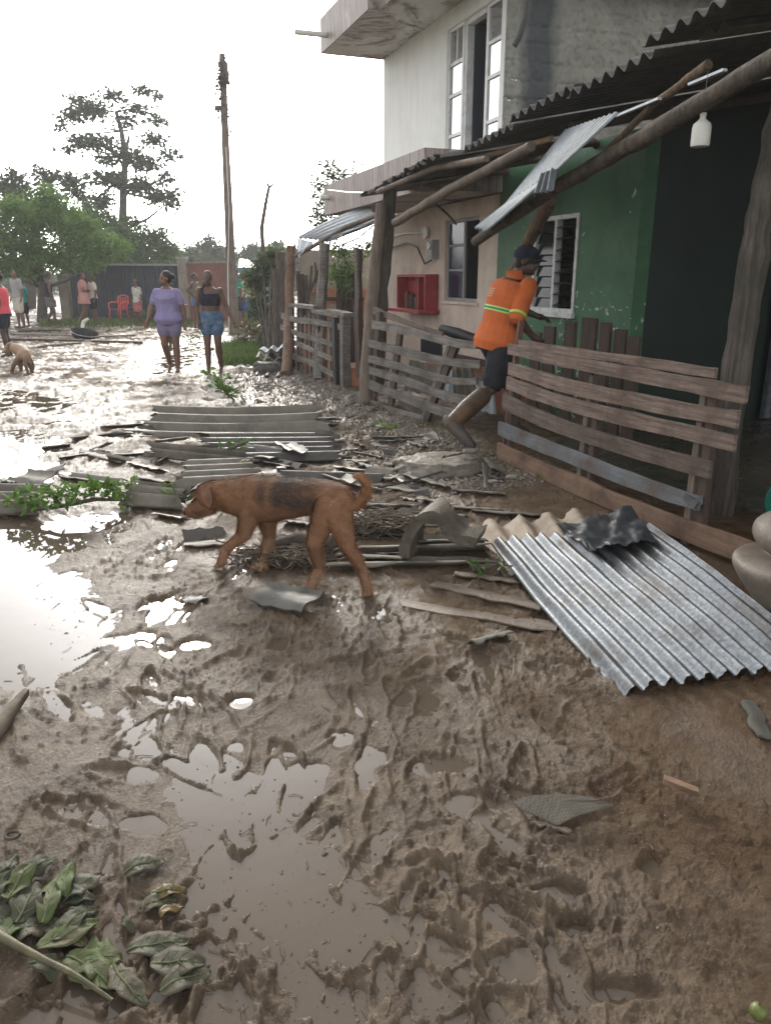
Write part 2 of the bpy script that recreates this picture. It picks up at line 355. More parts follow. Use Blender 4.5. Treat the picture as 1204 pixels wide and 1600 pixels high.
wa = n.nodes.new('ShaderNodeAttribute'); wa.attribute_name = 'wetness'; iv = n.nodes.new('ShaderNodeMath'); iv.operation = 'MULTIPLY_ADD'; n.links.new(wa.outputs['Fac'], iv.inputs[0]); iv.inputs[1].default_value = -.85; iv.inputs[2].default_value = 1; mlt = n.nodes.new('ShaderNodeMath'); mlt.operation = 'MULTIPLY'; n.links.new(mt, mlt.inputs[0]); n.links.new(iv.outputs[0], mlt.inputs[1]); mt = mlt.outputs[0]
mxr = n.nodes.new('ShaderNodeMix'); n.links.new(mt, mxr.inputs[0]); n.links.new(ra.outputs[0], mxr.inputs[2]); mxr.inputs[3].default_value = .85; n.links.new(mxr.outputs[0], b.inputs['Roughness'])
mxs = n.nodes.new('ShaderNodeMapRange'); n.links.new(mt, mxs.inputs['Value']); mxs.inputs['To Min'].default_value = .5; mxs.inputs['To Max'].default_value = .08; n.links.new(mxs.outputs[0], b.inputs['Specular IOR Level']); b.inputs['IOR'].default_value = 1.4
bp = n.nodes.new('ShaderNodeBump'); bp.inputs['Strength'].default_value = 1.0; bp.inputs['Distance'].default_value = .01
n.links.new(noise(n, v, 75, 6, .7), bp.inputs['Height']); n.links.new(bp.outputs[0], b.inputs['Normal'])
M['mud'] = m
mud = np_mesh('muddy_street', np.stack([GX, GY, GH], -1).reshape(-1, 3), grid_faces(nr, nc), M['mud'], smooth=True, attr={'wetness': WETNESS.ravel()}); mud['kind'] = 'structure'
# far ground
mb = MB(); mb.add([(-190, -20, -.16), (160, -20, -.16), (160, 260, -.16), (-190, 260, -.16)], [(0, 1, 2, 3)])
M['earth'] = pm('earth', (.10, .10, .045), (.15, .135, .07), .3, .9, .3, 4, stain=(.07, .1, .03), sscale=.2)
o = mb.build('ground', M['earth']); o['kind'] = 'structure'
# water lying in the ruts
m, n, b, out = newmat('muddy_water'); v = coord(n)
c = mixc(n, ramp(n, noise(n, v, .8, 3), [(.35, 0.0), (.7, 1.0)]), (.10, .077, .056), (.135, .105, .078))
n.links.new(c, b.inputs['Base Color']); b.inputs['Roughness'].default_value = .03; b.inputs['IOR'].default_value = 1.33
bp = n.nodes.new('ShaderNodeBump'); bp.inputs['Strength'].default_value = .08; bp.inputs['Distance'].default_value = .01
n.links.new(noise(n, v, 5, 2), bp.inputs['Height']); n.links.new(bp.outputs[0], b.inputs['Normal'])
M['water'] = m
mb = MB(); mb.add([(-1.35*.9, .9, 0), (1.1, .9, 0), (10, 22, 0), (-22, 22, 0)], [(0, 1, 2, 3)])
o = mb.build('puddle_water', M['water']); o['kind'] = 'structure'
GXf, GYf, GHf = GX, GY, GH
def ground_at(x, y):                       # level of the real mud surface
    i = int(np.clip(np.searchsorted(ys, y), 0, len(ys)-1)); u = x/max(y, .01); j = int(np.clip(np.searchsorted(us, u), 0, len(us)-1))
    return max(float(GHf[i, j]), 0.0)
def ground_mean(x, y, r=.15):
    return sum(ground_at(x+dx*r, y+dy*r) for dx, dy in ((0, 0), (1, 0), (-1, 0), (0, 1), (0, -1)))/5
# gravel along the fence and small clods: loose stones nobody could count
def stones(name, N, sampler, s0, s1, mat, zoff=0):
    oc = np.array([(1, 0, 0), (-1, 0, 0), (0, 1, 0), (0, -1, 0), (0, 0, 1), (0, 0, -1)], float)
    of = np.array([(0, 2, 4), (2, 1, 4), (1, 3, 4), (3, 0, 4), (2, 0, 5), (1, 2, 5), (3, 1, 5), (0, 3, 5)])
    rs = np.random.default_rng(N); V = []; F = []; k = 0
    for _ in range(N):
        x, y = sampler(rs); s = s0+(s1-s0)*rs.random()**3; a = rs.uniform(0, 6.28); ca, sa = math.cos(a), math.sin(a)
        q = oc*np.array([s, s*rs.uniform(.6, 1), s*rs.uniform(.45, .8)])*(1+rs.uniform(-.25, .25, (6, 1)))
        q = np.stack([q[:, 0]*ca-q[:, 1]*sa, q[:, 0]*sa+q[:, 1]*ca, q[:, 2]], 1)+np.array([x, y, ground_at(x, y)+zoff+s*.15]); V.append(q); F.append(of+k); k += 6
    o = np_mesh(name, np.concatenate(V), np.concatenate(F), mat, smooth=False); o['kind'] = 'stuff'
    return o
M['gravel'] = pm('gravel', (.12, .10, .085), (.30, .27, .24), 45, .6, .3, 60)
M['clod'] = pm('clod', (.11, .08, .058), (.19, .15, .115), 20, .5, .4, 60)
def samp_gravel(rs):
    while 1:
        s = rs.uniform(4.9, 13.0); w = 2.95-abs(rs.normal(0, .62)); p = SW(s, w+.35*rs.random())
        if p.y > 3.5: return p.x, p.y
tag(stones('gravel', 12000, samp_gravel, .006, .022, M['gravel']), 'loose grey gravel scattered along the foot of the wooden fence', 'gravel', kind='stuff')
def straw(name, N, mat):
    rs_ = np.random.default_rng(77); V = []; F = []; k = 0
    for _ in range(N):
        y = 1.3+8*rs_.random()**1.5; x = rs_.uniform(-.5, .42)*y; L = rs_.uniform(.015, .07); a = rs_.uniform(0, 6.28); w = rs_.uniform(.0008, .002); dx, dy = math.cos(a), math.sin(a); bx, by = -dy*w, dx*w
        for t in (0, .5, 1):
            px_, py_ = x+dx*L*t+bx*4*math.sin(3*t), y+dy*L*t+by*4*math.sin(3*t); z = ground_at(px_, py_)+.003
            V += [(px_-bx, py_-by, z), (px_+bx, py_+by, z), (px_, py_, z+w*1.2)]
        for q in (0, 3):
            for i in range(3): j = (i+1) % 3; F += [(k+q+i, k+q+j, k+q+3+j), (k+q+i, k+q+3+j, k+q+3+i)]
        k += 9
    o = np_mesh(name, V, F, mat); o['kind'] = 'stuff'; return o
M['straw'] = pm('straw', (.10, .07, .04), (.24, .18, .11), 20, .6, 0)
tag(straw('straw_litter', 260, M['straw']), 'bits of straw and splinters scattered over the mud', 'litter', kind='stuff')
def samp_clod(rs):
    y = 1.2+9*rs.random()**1.7; return rs.uniform(-.5, .5)*y, y
tag(stones('mud_clods', 5000, samp_clod, .0015, .006, M['clod']), 'small crumbs of mud scattered over the wet street', 'mud', kind='stuff')
# ================================================================ BUILDINGS
W0 = 4.9
# ---- white two-storey house
wh = thing('white_house', 'white two storey house with cantilevered balconies and a bare plaster side wall', 'house', SW(9.1, W0, 0))
mb = MB()                                                   # upper street wall round the balcony door
mb.sw(10.73, 13.2, W0, W0+.18, 3.0, 4.95); mb.sw(9.1, 10.73, W0, W0+.18, 4.73, 4.95); mb.sw(9.1, 9.2, W0, W0+.18, 3.0, 4.73)
mb.build('upper_wall', M['white_paint'], wh)
mb = MB(); mb.sw(10.66, 13.2, W0, W0+.18, 0, 2.54); mb.sw(9.08, 9.6, W0, W0+.18, 0, 2.54); mb.sw(9.6, 10.66, W0, W0+.18, 0, 1.23); mb.sw(9.6, 10.66, W0, W0+.18, 2.33, 2.54)
mb.build('lower_wall', M['cream_paint'], wh)
mb = MB(); mb.sw(13.02, 13.2, W0+.18, 9.5, 0, 4.95); mb.sw(9.3, 13.02, 9.3, 9.5, 0, 4.95); mb.build('back_wall', M['white_paint'], wh)
mb = MB(); mb.sw(9.3, 13.02, W0+.18, 9.3, 2.55, 2.95); mb.sw(9.3, 13.02, W0+.18, 9.3, -.05, .02); mb.build('floor_slab', M['concrete'], wh)
# bare plaster side wall of blocks: courses pushed in and out, ragged joints
nS, nZ = 420, 330; ww = np.linspace(W0+.001, 10.5, nS); zz = np.linspace(0, 6.6, nZ); A, B = np.meshgrid(ww, zz)
wz = B+.02*fbm(A*2.5, B*2.5, 3, 5)+.012*perlin(A*9, B*9, 6); row = np.floor(wz/.2); fr = wz/.2-row; off = (row % 2)*.2; fc = (A+off+.012*perlin(A*8, B*8, 8))/.4; fcf = fc-np.floor(fc)
jm = perlin(A*1.5, B*4+row*5.1, 9); jd = np.exp(-((fr-.03)/.07)**2)*sstep(-.25, .25, jm)
jv = np.exp(-((fcf-.02)/.03)**2)*sstep(.1, .4, perlin(np.floor(fc)*3.3, row*7.7, 10))
dd = .012*fbm(A*3, B*5, 4, 11)+.008*fbm(A*14, B*18, 3, 12)-.03*jd-.014*jv+.008*perlin(np.floor(fc)*1.7+.3, row*2.3+.4, 13)
o = SW(9.1, 0, 0); P = np.zeros((nZ, nS, 3)); P += np.array(o)
P += A[..., None]*np.array(E)+B[..., None]*np.array(Z)-(dd[..., None]+.02)*np.array(D)
m, n, b, out = newmat('bare_plaster'); v = coord(n)
c = mixc(n, ramp(n, noise(n, v, 2.5, 6, .6), [(.3, 0.0), (.7, 1.0)]), (.20, .195, .165), (.30, .295, .255))
c = mixc(n, ramp(n, noise(n, v, 14, 5, .6), [(.5, 0.0), (.7, 1.0)]), c, (.155, .15, .125))
t = n.nodes.new('ShaderNodeTexCoord'); dt = n.nodes.new('ShaderNodeVectorMath'); dt.operation = 'DOT_PRODUCT'; dt.inputs[1].default_value = tuple(E)
n.links.new(t.outputs['Object'], dt.inputs[0]); ad = n.nodes.new('ShaderNodeMath'); ad.operation = 'MULTIPLY_ADD'; n.links.new(noise(n, coord(n, (1, 1, .5)), 1.6, 5), ad.inputs[0]); ad.inputs[1].default_value = .5
n.links.new(dt.outputs['Value'], ad.inputs[2])
st = ramp(n, ad.outputs[0], [(.42, 0.0), (.58, 1.0), (.80, 1.0), (1.0, 0.0)])       # a run of black damp down from the eaves
c = mixc(n, st, c, (.065, .072, .075)); n.links.new(c, b.inputs['Base Color']); b.inputs['Roughness'].default_value = .85
M['bare_plaster'] = m
np_mesh('side_wall', P.reshape(-1, 3), grid_faces(nZ, nS), m, wh, smooth=True)
# balconies: slab + striped tile fascia
m, n, b, out = newmat('striped_tile'); v = coord(n, (11, 11, .7))
c = mixc(n, ramp(n, noise(n, v, 2.2, 4, .7), [(.35, 0.0), (.62, 1.0)]), (.13, .09, .078), (.36, .29, .26))
c = mixc(n, ramp(n, noise(n, coord(n), 3, 4), [(.6, 0.0), (.75, 1.0)]), c, (.42, .385, .36)); n.links.new(c, b.inputs['Base Color']); b.inputs['Roughness'].default_value = .55
M['striped_tile'] = m
m = pm('stained_soffit', (.52, .50, .47), (.62, .60, .57), 2, .85, .3, 40); n = m.node_tree; b = n.nodes['Principled BSDF']
c0 = b.inputs['Base Color'].links[0].from_socket; sf = ramp(n, noise(n, coord(n), 1.15, 8, .68, .8), [(.47, 0.0), (.56, 1.0)])
c1 = mixc(n, ramp(n, noise(n, coord(n), 9, 5), [(.4, 0.0), (.65, 1.0)]), (.17, .14, .115), (.34, .31, .27)); n.links.new(mixc(n, sf, c0, c1), b.inputs['Base Color']); M['soffit'] = m
def fascia(parent, s0, s1, w, z0, z1, step=.6):
    s = s0
    while s < s1-.05:
        e = min(s+step, s1); mb = MB(); mb.sw(s+.003, e-.003, w-.02, w, z0-.004+random.uniform(-.003, .003), z1); mb.build('tile_panel', M['striped_tile'], parent); s = e
bal = MB(); bal.sw(9.02, 13.2, 3.87, W0-.002, 2.56, 3.0); bo = bal.build('balcony', M['soffit'], wh)
fascia(bo, 9.0, 13.2, 3.87, 2.55, 3.0)
w_ = 3.87
while w_ < 4.86:
    mb = MB(); e = min(w_+.5, 4.88); mb.sw(9.0, 9.02, w_+.003, e-.003, 2.55, 3.0); mb.build('tile_panel', M['striped_tile'], bo); w_ = e
mb = MB(); mb.sw(13.2, 13.22, 3.85, W0, 2.55, 3.0); mb.build('tile_panel', M['striped_tile'], bo)
up = MB(); up.sw(10.96, 13.2, 3.87, 9.5, 4.95, 5.4); up.sw(8.6, 10.96, 4.02, 9.5, 4.95, 5.4); uo = up.build('roof_slab', M['soffit'], wh)
fascia(uo, 10.96, 13.2, 3.87, 4.94, 5.42); fascia(uo, 8.6, 10.955, 4.02, 4.94, 5.42)
mb = MB(); mb.sw(13.2, 13.22, 3.85, W0, 4.94, 5.42); mb.build('tile_panel', M['striped_tile'], uo)
for s, z in ((12.9, 5.12), (11.02, 5.2)):
    p = SW(s, 3.86, z); mb = MB(); mb.tube([p+E*.1, p-E*.5-Z*.005], .04, 10, caps=False); mb.tube([p-E*.5-Z*.005, p-E*.1], .033, 10, caps=False); mb.build('drain_pipe', M['white_plastic'], wh, smooth=40)
p = SW(12.95, 3.85, 2.8); MB().tube([p+E*.1, p-E*.14], .04, 10).build('drain_pipe', M['white_plastic'], wh, smooth=40)
# balcony door
def frame(parent, s0, s1, z0, z1, w, t=.04, dpt=.05, mat=None, name='door_frame', bars=()):
    mb = MB(); mb.sw(s0, s0+t, w, w+dpt, z0, z1); mb.sw(s1-t, s1, w, w+dpt, z0, z1); mb.sw(s0+t, s1-t, w, w+dpt, z1-t, z1); mb.sw(s0+t, s1-t, w, w+dpt, z0, z0+t)
    for k, q in bars:
        if k == 'h': mb.sw(s0+t, s1-t, w+.004, w+dpt-.004, q-t/2, q+t/2)
        else: mb.sw(q-t/2, q+t/2, w+.008, w+dpt-.008, z0+t, z1-t)
    return mb.build(name, mat or M['white_metal'], parent)
m, n, b, out = newmat('window_glass'); b.inputs['Base Color'].default_value = (.5, .51, .52, 1); b.inputs['Metallic'].default_value = .75; b.inputs['Roughness'].default_value = .06
bp = n.nodes.new('ShaderNodeBump'); bp.inputs['Strength'].default_value = .05; n.links.new(noise(n, coord(n), 2, 2), bp.inputs['Height']); n.links.new(bp.outputs[0], b.inputs['Normal']); M['glass'] = m
def panes(parent, s0, s1, zs, w):
    for a, bz in zip(zs[:-1], zs[1:]):
        MB().sw(s0, s1, w, w+.006, a+.012, bz-.012).build('pane', M['glass'], parent)
f = frame(wh, 10.27, 10.73, 3.0, 4.73, W0+.03, bars=(('h', 3.42), ('h', 3.92), ('h', 4.3)), name='fixed_light'); MB().sw(10.48, 10.505, W0+.035, W0+.075, 4.32, 4.69).build('glazing_bar', M['white_metal'], f)
panes(f, 10.31, 10.69, [3.04, 3.40, 3.90, 4.28, 4.69], W0+.05)
f = frame(wh, 9.2, 9.62, 3.0, 4.73, W0+.03, bars=(('h', 3.42), ('h', 3.92), ('h', 4.3)), name='fixed_light'); panes(f, 9.24, 9.58, [3.04, 3.40, 3.90, 4.28, 4.69], W0+.05)
f = frame(wh, 9.62, 10.27, 3.0, 4.73, W0+.05, t=.06, dpt=.1, name='door_frame')
# an open leaf, swung into the room
lf = MB(); a = SW(10.2, W0+.16, 3.05); lf.box(a+E*.28+Z*.82, (.56, .035, 1.64), E, D, Z); lf.build('open_door_leaf', M['blue_metal'], wh)
# ground floor window
f = frame(wh, 9.6, 10.66, 1.23, 2.33, W0+.04, t=.045, mat=M['grey_metal'], name='window_frame', bars=(('v', 10.13),)); MB().sw(10.16, 10.61, W0+.05, W0+.075, 1.64, 1.67).build('glazing_bar', M['grey_metal'], f)
MB().sw(10.16, 10.61, W0+.05, W0+.075, 1.97, 2.0).build('glazing_bar', M['grey_metal'], f)
MB().sw(9.55, 10.71, W0-.03, W0+.0, 1.19, 1.228).build('window_sill', M['cream_paint'], wh)
m, n, b, out = newmat('blue_pane'); b.inputs['Base Color'].default_value = (.02, .026, .06, 1); b.inputs['Roughness'].default_value = .12; M['blue_glass'] = m
for a, bz in ((1.28, 1.635), (1.675, 1.965), (2.005, 2.28)): MB().sw(10.155, 10.615, W0+.055, W0+.062, a, bz).build('pane', M['blue_glass'], f)
# cables and the meter on the wall
me_ = thing('electricity_meter', 'small grey electricity meter box on the cream wall beside the blue window', 'meter', SW(10.95, W0, 1.95))
MB().box(SW(10.95, W0-.06, 1.95), (.11, .17, .26), E, D, Z).build('meter_box', M['grey_metal'], me_); MB().tube([SW(10.95, W0-.115, 2.0), SW(10.95, W0-.14, 2.0)], .055, 12).build('dial', M['white_plastic'], me_, smooth=40)
MB().tube([SW(11.3, W0-.02, 2.2), SW(11.3, W0-.05, 2.2)], .09, 12).build('conduit_box', M['white_plastic'], me_, smooth=40)
MB().tube([SW(12.9, W0-.02, 2.19), SW(12.2, W0-.02, 2.23), SW(11.3, W0-.03, 2.2)], .014, 6).build('conduit', M['white_plastic'], me_)
MB().tube([SW(13.0, W0-.03, 2.02), SW(12.0, W0-.06, 2.08), SW(11.5, W0-.08, 2.0), SW(11.2, W0-.08, 1.75), SW(11.0, W0-.06, 1.8)], .013, 6).build('cable', M['black'], me_)
# red box shelf
rb = thing('red_cabinet', 'red wooden wall cabinet with a ledge below the meter on the cream wall', 'cabinet', SW(11.6, 4.7, 1.0))
mb = MB(); s0, s1, w0, w1, z0, z1 = 10.85, 12.0, 4.68, 4.885, 1.09, 1.6
mb.sw(s0, s1, w0, w1, z1-.04, z1); mb.sw(s0, s0+.04, w0, w1, z0, z1-.04); mb.sw(s1-.04, s1, w0, w1, z0, z1-.04); mb.build('case', M['red_paint'], rb)
MB().sw(s0+.04, s1-.04, w1-.03, w1, z0, z1-.04).build('back_panel', M['red_paint'], rb)
MB().sw(s0-.06, s1+.06, w0-.14, w1, z0-.05, z0).build('ledge', M['red_paint'], rb)
MB().sw(s0+.3, s0+.34, w0+.02, w1-.03, z0, z1-.04).build('divider', M['red_paint'], rb)
for k in range(3): MB().tube([SW(s0+.5+.2*k, w0+.09, z0), SW(s0+.5+.2*k, w0+.09, z0+.16+.03*k), SW(s0+.5+.2*k, w0+.09, z0+.2+.03*k)], [.05, .05, .02], 10).build('jar', M['dark_wood'] if k % 2 else M['red_wood'], rb, smooth=40)

# ---- green house
m = pm('green_paint', (.05, .155, .072), (.066, .19, .09), 1.3, .6, .1, 50, stain=(.036, .105, .05), sscale=2.2, samt=.6); n = m.node_tree; b = n.nodes['Principled BSDF']
c0 = b.inputs['Base Color'].links[0].from_socket
sx = n.nodes.new('ShaderNodeSeparateXYZ'); n.links.new(coord(n), sx.inputs[0])
low = n.nodes.new('ShaderNodeMapRange'); low.inputs['From Min'].default_value = .6; low.inputs['From Max'].default_value = 1.9; low.inputs['To Min'].default_value = .10; low.inputs['To Max'].default_value = 0; n.links.new(sx.outputs['Z'], low.inputs['Value'])
ad = n.nodes.new('ShaderNodeMath'); n.links.new(noise(n, coord(n), 9, 6, .6, 1.2), ad.inputs[0]); n.links.new(low.outputs[0], ad.inputs[1])
pf = ramp(n, ad.outputs[0], [(.685, 0.0), (.70, 1.0)]); n.links.new(mixc(n, pf, c0, (.5, .55, .5)), b.inputs['Base Color']); M['green_paint'] = m
gh = thing('green_house', 'green painted house with a louvred window behind the wooden gate', 'house', SW(7, W0, 0))
mb = MB(); S0, S1 = 6.34, 9.07; a, bb, z0, z1 = 7.31, 8.2, 1.18, 2.2
mb.sw(bb, S1, W0, W0+.16, 0, 2.86); mb.sw(S0, a, W0, W0+.16, 0, 2.86); mb.sw(a, bb, W0, W0+.16, 0, z0); mb.sw(a, bb, W0, W0+.16, z1, 2.86)
mb.build('front_wall', M['green_paint'], gh)
M['shaded_green_paint'] = pm('shaded_green_paint', (.006, .016, .012), (.010, .026, .018), 1.5, .6, .1, 50)  # green paint with the shade under the roof put into its colour
mb = MB(); mb.v = [tuple(SW(s_, w_, z_)) for s_ in (S0, S0+.16) for w_, z_ in ((W0+.16, 0), (9.0, 0), (9.0, 3.82), (W0+.16, 3.0))]; mb.f = [(0, 1, 2, 3), (7, 6, 5, 4), (0, 4, 5, 1), (1, 5, 6, 2), (2, 6, 7, 3), (3, 7, 4, 0)]; mb.build('side_wall', M['shaded_green_paint'], gh); MB().sw(S0+.16, S1, 8.8, 9.0, 0, 2.8).build('back_wall', M['shaded_green_paint'], gh)
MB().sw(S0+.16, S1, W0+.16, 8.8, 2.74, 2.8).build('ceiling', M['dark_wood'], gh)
MB().sw(S0+.16, S1, W0+.16, 8.8, -.05, .1).build('floor', M['concrete'], gh)
wf = frame(gh, a, bb, z0, z1, W0-.012, t=.045, dpt=.09, name='window_frame', bars=(('v', 7.76),)); MB().sw(a-.03, bb+.03, W0-.05, W0-.002, z0-.05, z0).build('window_sill', M['white_metal'], gh)
m, n, b, out = newmat('louvre_glass'); b.inputs['Base Color'].default_value = (.015, .022, .022, 1); b.inputs['Roughness'].default_value = .1; b.inputs['IOR'].default_value = 1.35; M['louvre'] = m
for s0, s1, tilt in ((7.80, 8.16, .25), (7.35, 7.72, 1.25)):
    for k in range(8):
        z = z0+.06+.117*k+.03; yv = (E*math.sin(tilt)+Z*math.cos(tilt)); nn = (E*math.cos(tilt)-Z*math.sin(tilt))
        MB().box(SW((s0+s1)/2, W0+.035, z), (s1-s0, .11, .006), D, yv, nn).build('louvre', M['louvre'], wf)
MB().sw(7.36, 7.56, W0+.3, W0+.32, 1.95, 2.2).build('red_curtain', M['red_paint'], gh)
# corrugated metal partition deep in the porch, and an unseen wall added to darken it
cw = thing('metal_partition', 'dark grey corrugated metal wall at the back of the dark porch on the right', 'wall', SW(6.3, 6.9, 0))
for k in range(4):
    w0 = 6.62+.82*k; V = []; F = []; n_ = 44
    for i in range(n_+1):
        w = w0+.85*i/n_; q = .012*math.copysign(min(1, abs(math.sin(i*math.pi/5.5))*2), math.sin(i*math.pi/5.5))
        for z in (.1, 3.25+.16*k): V.append(SW(6.26+q-.004*k, w, z))
    for i in range(n_): F.append((2*i, 2*i+2, 2*i+3, 2*i+1))
    MB().add(V, F).build('metal_sheet', M['grey_metal'] if k < 0 else M['zinc_dark'], cw)
pb = thing('unseen_porch_wall', 'unseen wall added on the far side to keep the porch dark', 'wall', SW(3, 9, 0)); MB().sw(-.8, 6.2, 9.0, 9.15, 0, 4.0).build('wall', M['shaded_green_paint'], pb)
M['wet_floor'] = pm('wet_floor', (.06, .05, .035), (.13, .105, .07), 2.2, .3, .3, 30, stain=(.03, .035, .03), sscale=2.5, rvar=.2)
mb = MB(); nS = 24
mb.sw(-.8, 6.24, 3.95, 9.0, -.05, .085); o = mb.build('porch_floor', M['wet_floor']); o['kind'] = 'structure'

# ---- porch roof: corrugated cement sheets on poles, open towards the street
def corr(mb, O, A, B, L, Wd, pitch, amp, th, jag=0.0, jag2=None, nl=8, bend=None, seed=0, side=0.0, per=8, shape=1.0, holes=None):
    """corrugated sheet: ridges along A (length L), waves across B (width Wd), corner O, solid thickness th"""
    rs = np.random.default_rng(seed); N = A.cross(B).normalized(); nb = max(4, int(round(Wd/pitch*per))); jag2 = jag if jag2 is None else jag2
    e0 = np.interp(np.arange(nb+1), np.linspace(0, nb, max(3, nb//2)), rs.random(max(3, nb//2)))*jag; e1 = np.interp(np.arange(nb+1), np.linspace(0, nb, max(3, nb//2)), rs.random(max(3, nb//2)))*jag2
    sw0 = rs.random(nl+1)*side; sw1 = rs.random(nl+1)*side
    T = []
    for i in range(nl+1):
        for j in range(nb+1):
            bl, bh = sw0[i], Wd-sw1[i]
            a = e0[j]+(L-e0[j]-e1[j])*i/nl; bq = bl+(bh-bl)*j/nb; s = math.sin(2*math.pi*bq/pitch+.7); s = math.copysign(abs(s)**shape, s)
            q = amp*s+(bend(a/L, bq/Wd) if bend else 0); T.append(O+A*a+B*bq+N*q)
    V = T+[p-N*th for p in T]; K = len(T); F = []; idx = lambda i, j: i*(nb+1)+j
    for i in range(nl):
        for j in range(nb):
            F.append((idx(i, j), idx(i+1, j), idx(i+1, j+1), idx(i, j+1))); F.append((K+idx(i, j), K+idx(i, j+1), K+idx(i+1, j+1), K+idx(i+1, j)))
    for j in range(nb):
        F.append((idx(0, j), idx(0, j+1), K+idx(0, j+1), K+idx(0, j))); F.append((idx(nl, j+1), idx(nl, j), K+idx(nl, j), K+idx(nl, j+1)))
    for i in range(nl):
        F.append((idx(i+1, 0), idx(i, 0), K+idx(i, 0), K+idx(i+1, 0))); F.append((idx(i, nb), idx(i+1, nb), K+idx(i+1, nb), K+idx(i, nb)))
    return mb.add(V, F)
pr = thing('lean_to', 'sagging corrugated cement roof on rough poles over the porch', 'roof', SW(6, 3.4, 2.6))
def eave_z(s): return 2.64+(6.8-s)*.071 if s < 6.8 else 2.64-(s-6.8)*.03
s = 6.95; k = 0
while s > .2:
    wd = .93; z = eave_z(s-.45)+(.03 if k % 2 else 0); Bv = -D; slope = .20; A = (E+Z*slope).normalized()
    A2 = A; O = SW(s, 3.3+random.uniform(-.05, .05), z+.02*(k % 2))
    Bq = (-D+Z*.06).normalized()
    corr(mb := MB(), O, A, Bq, 2.3, wd, .125, .025, .008, nl=3, seed=k, per=10); mb.build('roof_sheet', M['cement_dark'], pr, smooth=50)
    corr(mb := MB(), O+A*2.0+Z*.009, A, Bq, 2.3, wd, .125, .025, .008, nl=3, seed=k, per=8); mb.build('roof_sheet', M['cement_dark'], pr, smooth=50)
    corr(mb := MB(), O+A*4.0+Z*.018, A, Bq, 2.4, wd, .125, .025, .008, nl=3, seed=k, per=8); mb.build('roof_sheet', M['cement_dark'], pr, smooth=50)
    s -= .86; k += 1
# lower part in front of the white house
for k in range(3):
    s = 9.5-.83*k; O = SW(s, 3.2-.06*k, 2.5+.035*k); A = (E+Z*.16).normalized(); Bq = (-D+Z*.035).normalized()
    corr(mb := MB(), O, A, Bq, 1.62, .9, .125, .02, .008, nl=3, seed=30+k, per=10, jag=.08); mb.build('roof_sheet', M['cement_dark'], pr, smooth=50)
M['log_bark'] = pm('log_bark', (.05, .04, .03), (.19, .15, .115), 5, .85, .9, 14, (4, 4, 1), stain=(.04, .033, .026), sscale=4, samt=.6, bdist=.02)
M['brace_wood'] = pm('brace_wood', (.10, .062, .034), (.23, .15, .085), 5, .85, .9, 12, (7, 7, .7), stain=(.045, .032, .022), sscale=5, samt=.6, bdist=.02)
def pole(name, pts, r, mat, parent, n=9, wob=.06, seg=6):
    P = []; R = []; r = r if hasattr(r, '__len__') else [r]*len(pts)
    for i in range(len(pts)-1):
        for k in range(seg):
            t = k/seg; P.append(Vector(pts[i]).lerp(Vector(pts[i+1]), t)+Vector([random.uniform(-.1, .1)*r[i] for _ in range(3)])); R.append((r[i]*(1-t)+r[i+1]*t)*random.uniform(.94, 1.06))
    P.append(Vector(pts[-1])); R.append(r[-1]); mb = MB(); mb.tube(P, R, n, wob); return mb.build(name, mat, parent, smooth=60)
pole('eave_beam', [OnW(742, 378, 3.12), OnW(868, 292, 3.14), OnW(1000, 218, 3.18), OnW(1204, 95, 3.2), SW(2.0, 3.22, 2.75), SW(.4, 3.2, 2.85)], [.042, .048, .052, .056, .06, .06], M['log_bark'], pr)
pole('peeled_pole', [OnW(935, 248, 3.2), OnW(1019, 165, 3.28), OnW(1107, 100, 3.3)], [.02, .024, .028], M['brace_wood'], pr)
pole('peeled_pole', [OnW(735, 248, 3.5), OnW(800, 233, 3.6), OnW(862, 216, 3.7)], [.022, .025, .022], M['bare_wood'], pr)
pole('side_beam', [OnW(617, 348, 3.3), OnW(700, 298, 3.3), OnW(830, 228, 3.35)], [.045, .045, .042], M['pole_wood'], pr)
pole('side_beam', [OnW(590, 300, 3.15), OnW(680, 262, 3.25), OnW(760, 248, 3.3)], [.028, .03, .028], M['pole_wood'], pr)
for s in (8.9, 8.0, 7.1, 5.9, 4.7, 3.5, 2.3): pole('rafter', [SW(s, 3.8, eave_z(s)+.02), SW(s, 4.86, eave_z(s)+.2), SW(s, 8.9 if s < 6.2 else 4.9, eave_z(s)+(.95 if s < 6.2 else .175))], .04, M['dark_wood'], pr, seg=3)
for (x0, y0, x1, y1, w) in ((962, 182, 1030, 154, 3.24), (1077, 132, 1132, 109, 3.26)): mb = MB(); mb.strip([OnW(x0, y0, w), OnW(x1, y1, w)], Z, E, .014, .03); mb.build('metal_strip', M['zinc_pale'], pr)
corr(mb := MB(), OnW(1090, 58, 3.6), (E+Z*.2).normalized(), -D, .8, .26, .125, .025, .008, seed=77); mb.build('loose_offcut', M['cement_sheet'], pr, smooth=50)
# broken brace below the eave beam
pole('broken_brace', [OnP(795, 440, AtY(795, 440, 7.9), Vector((0, 1, 0))), AtY(858, 312, 7.0)], [.05, .065], M['brace_wood'], pr)
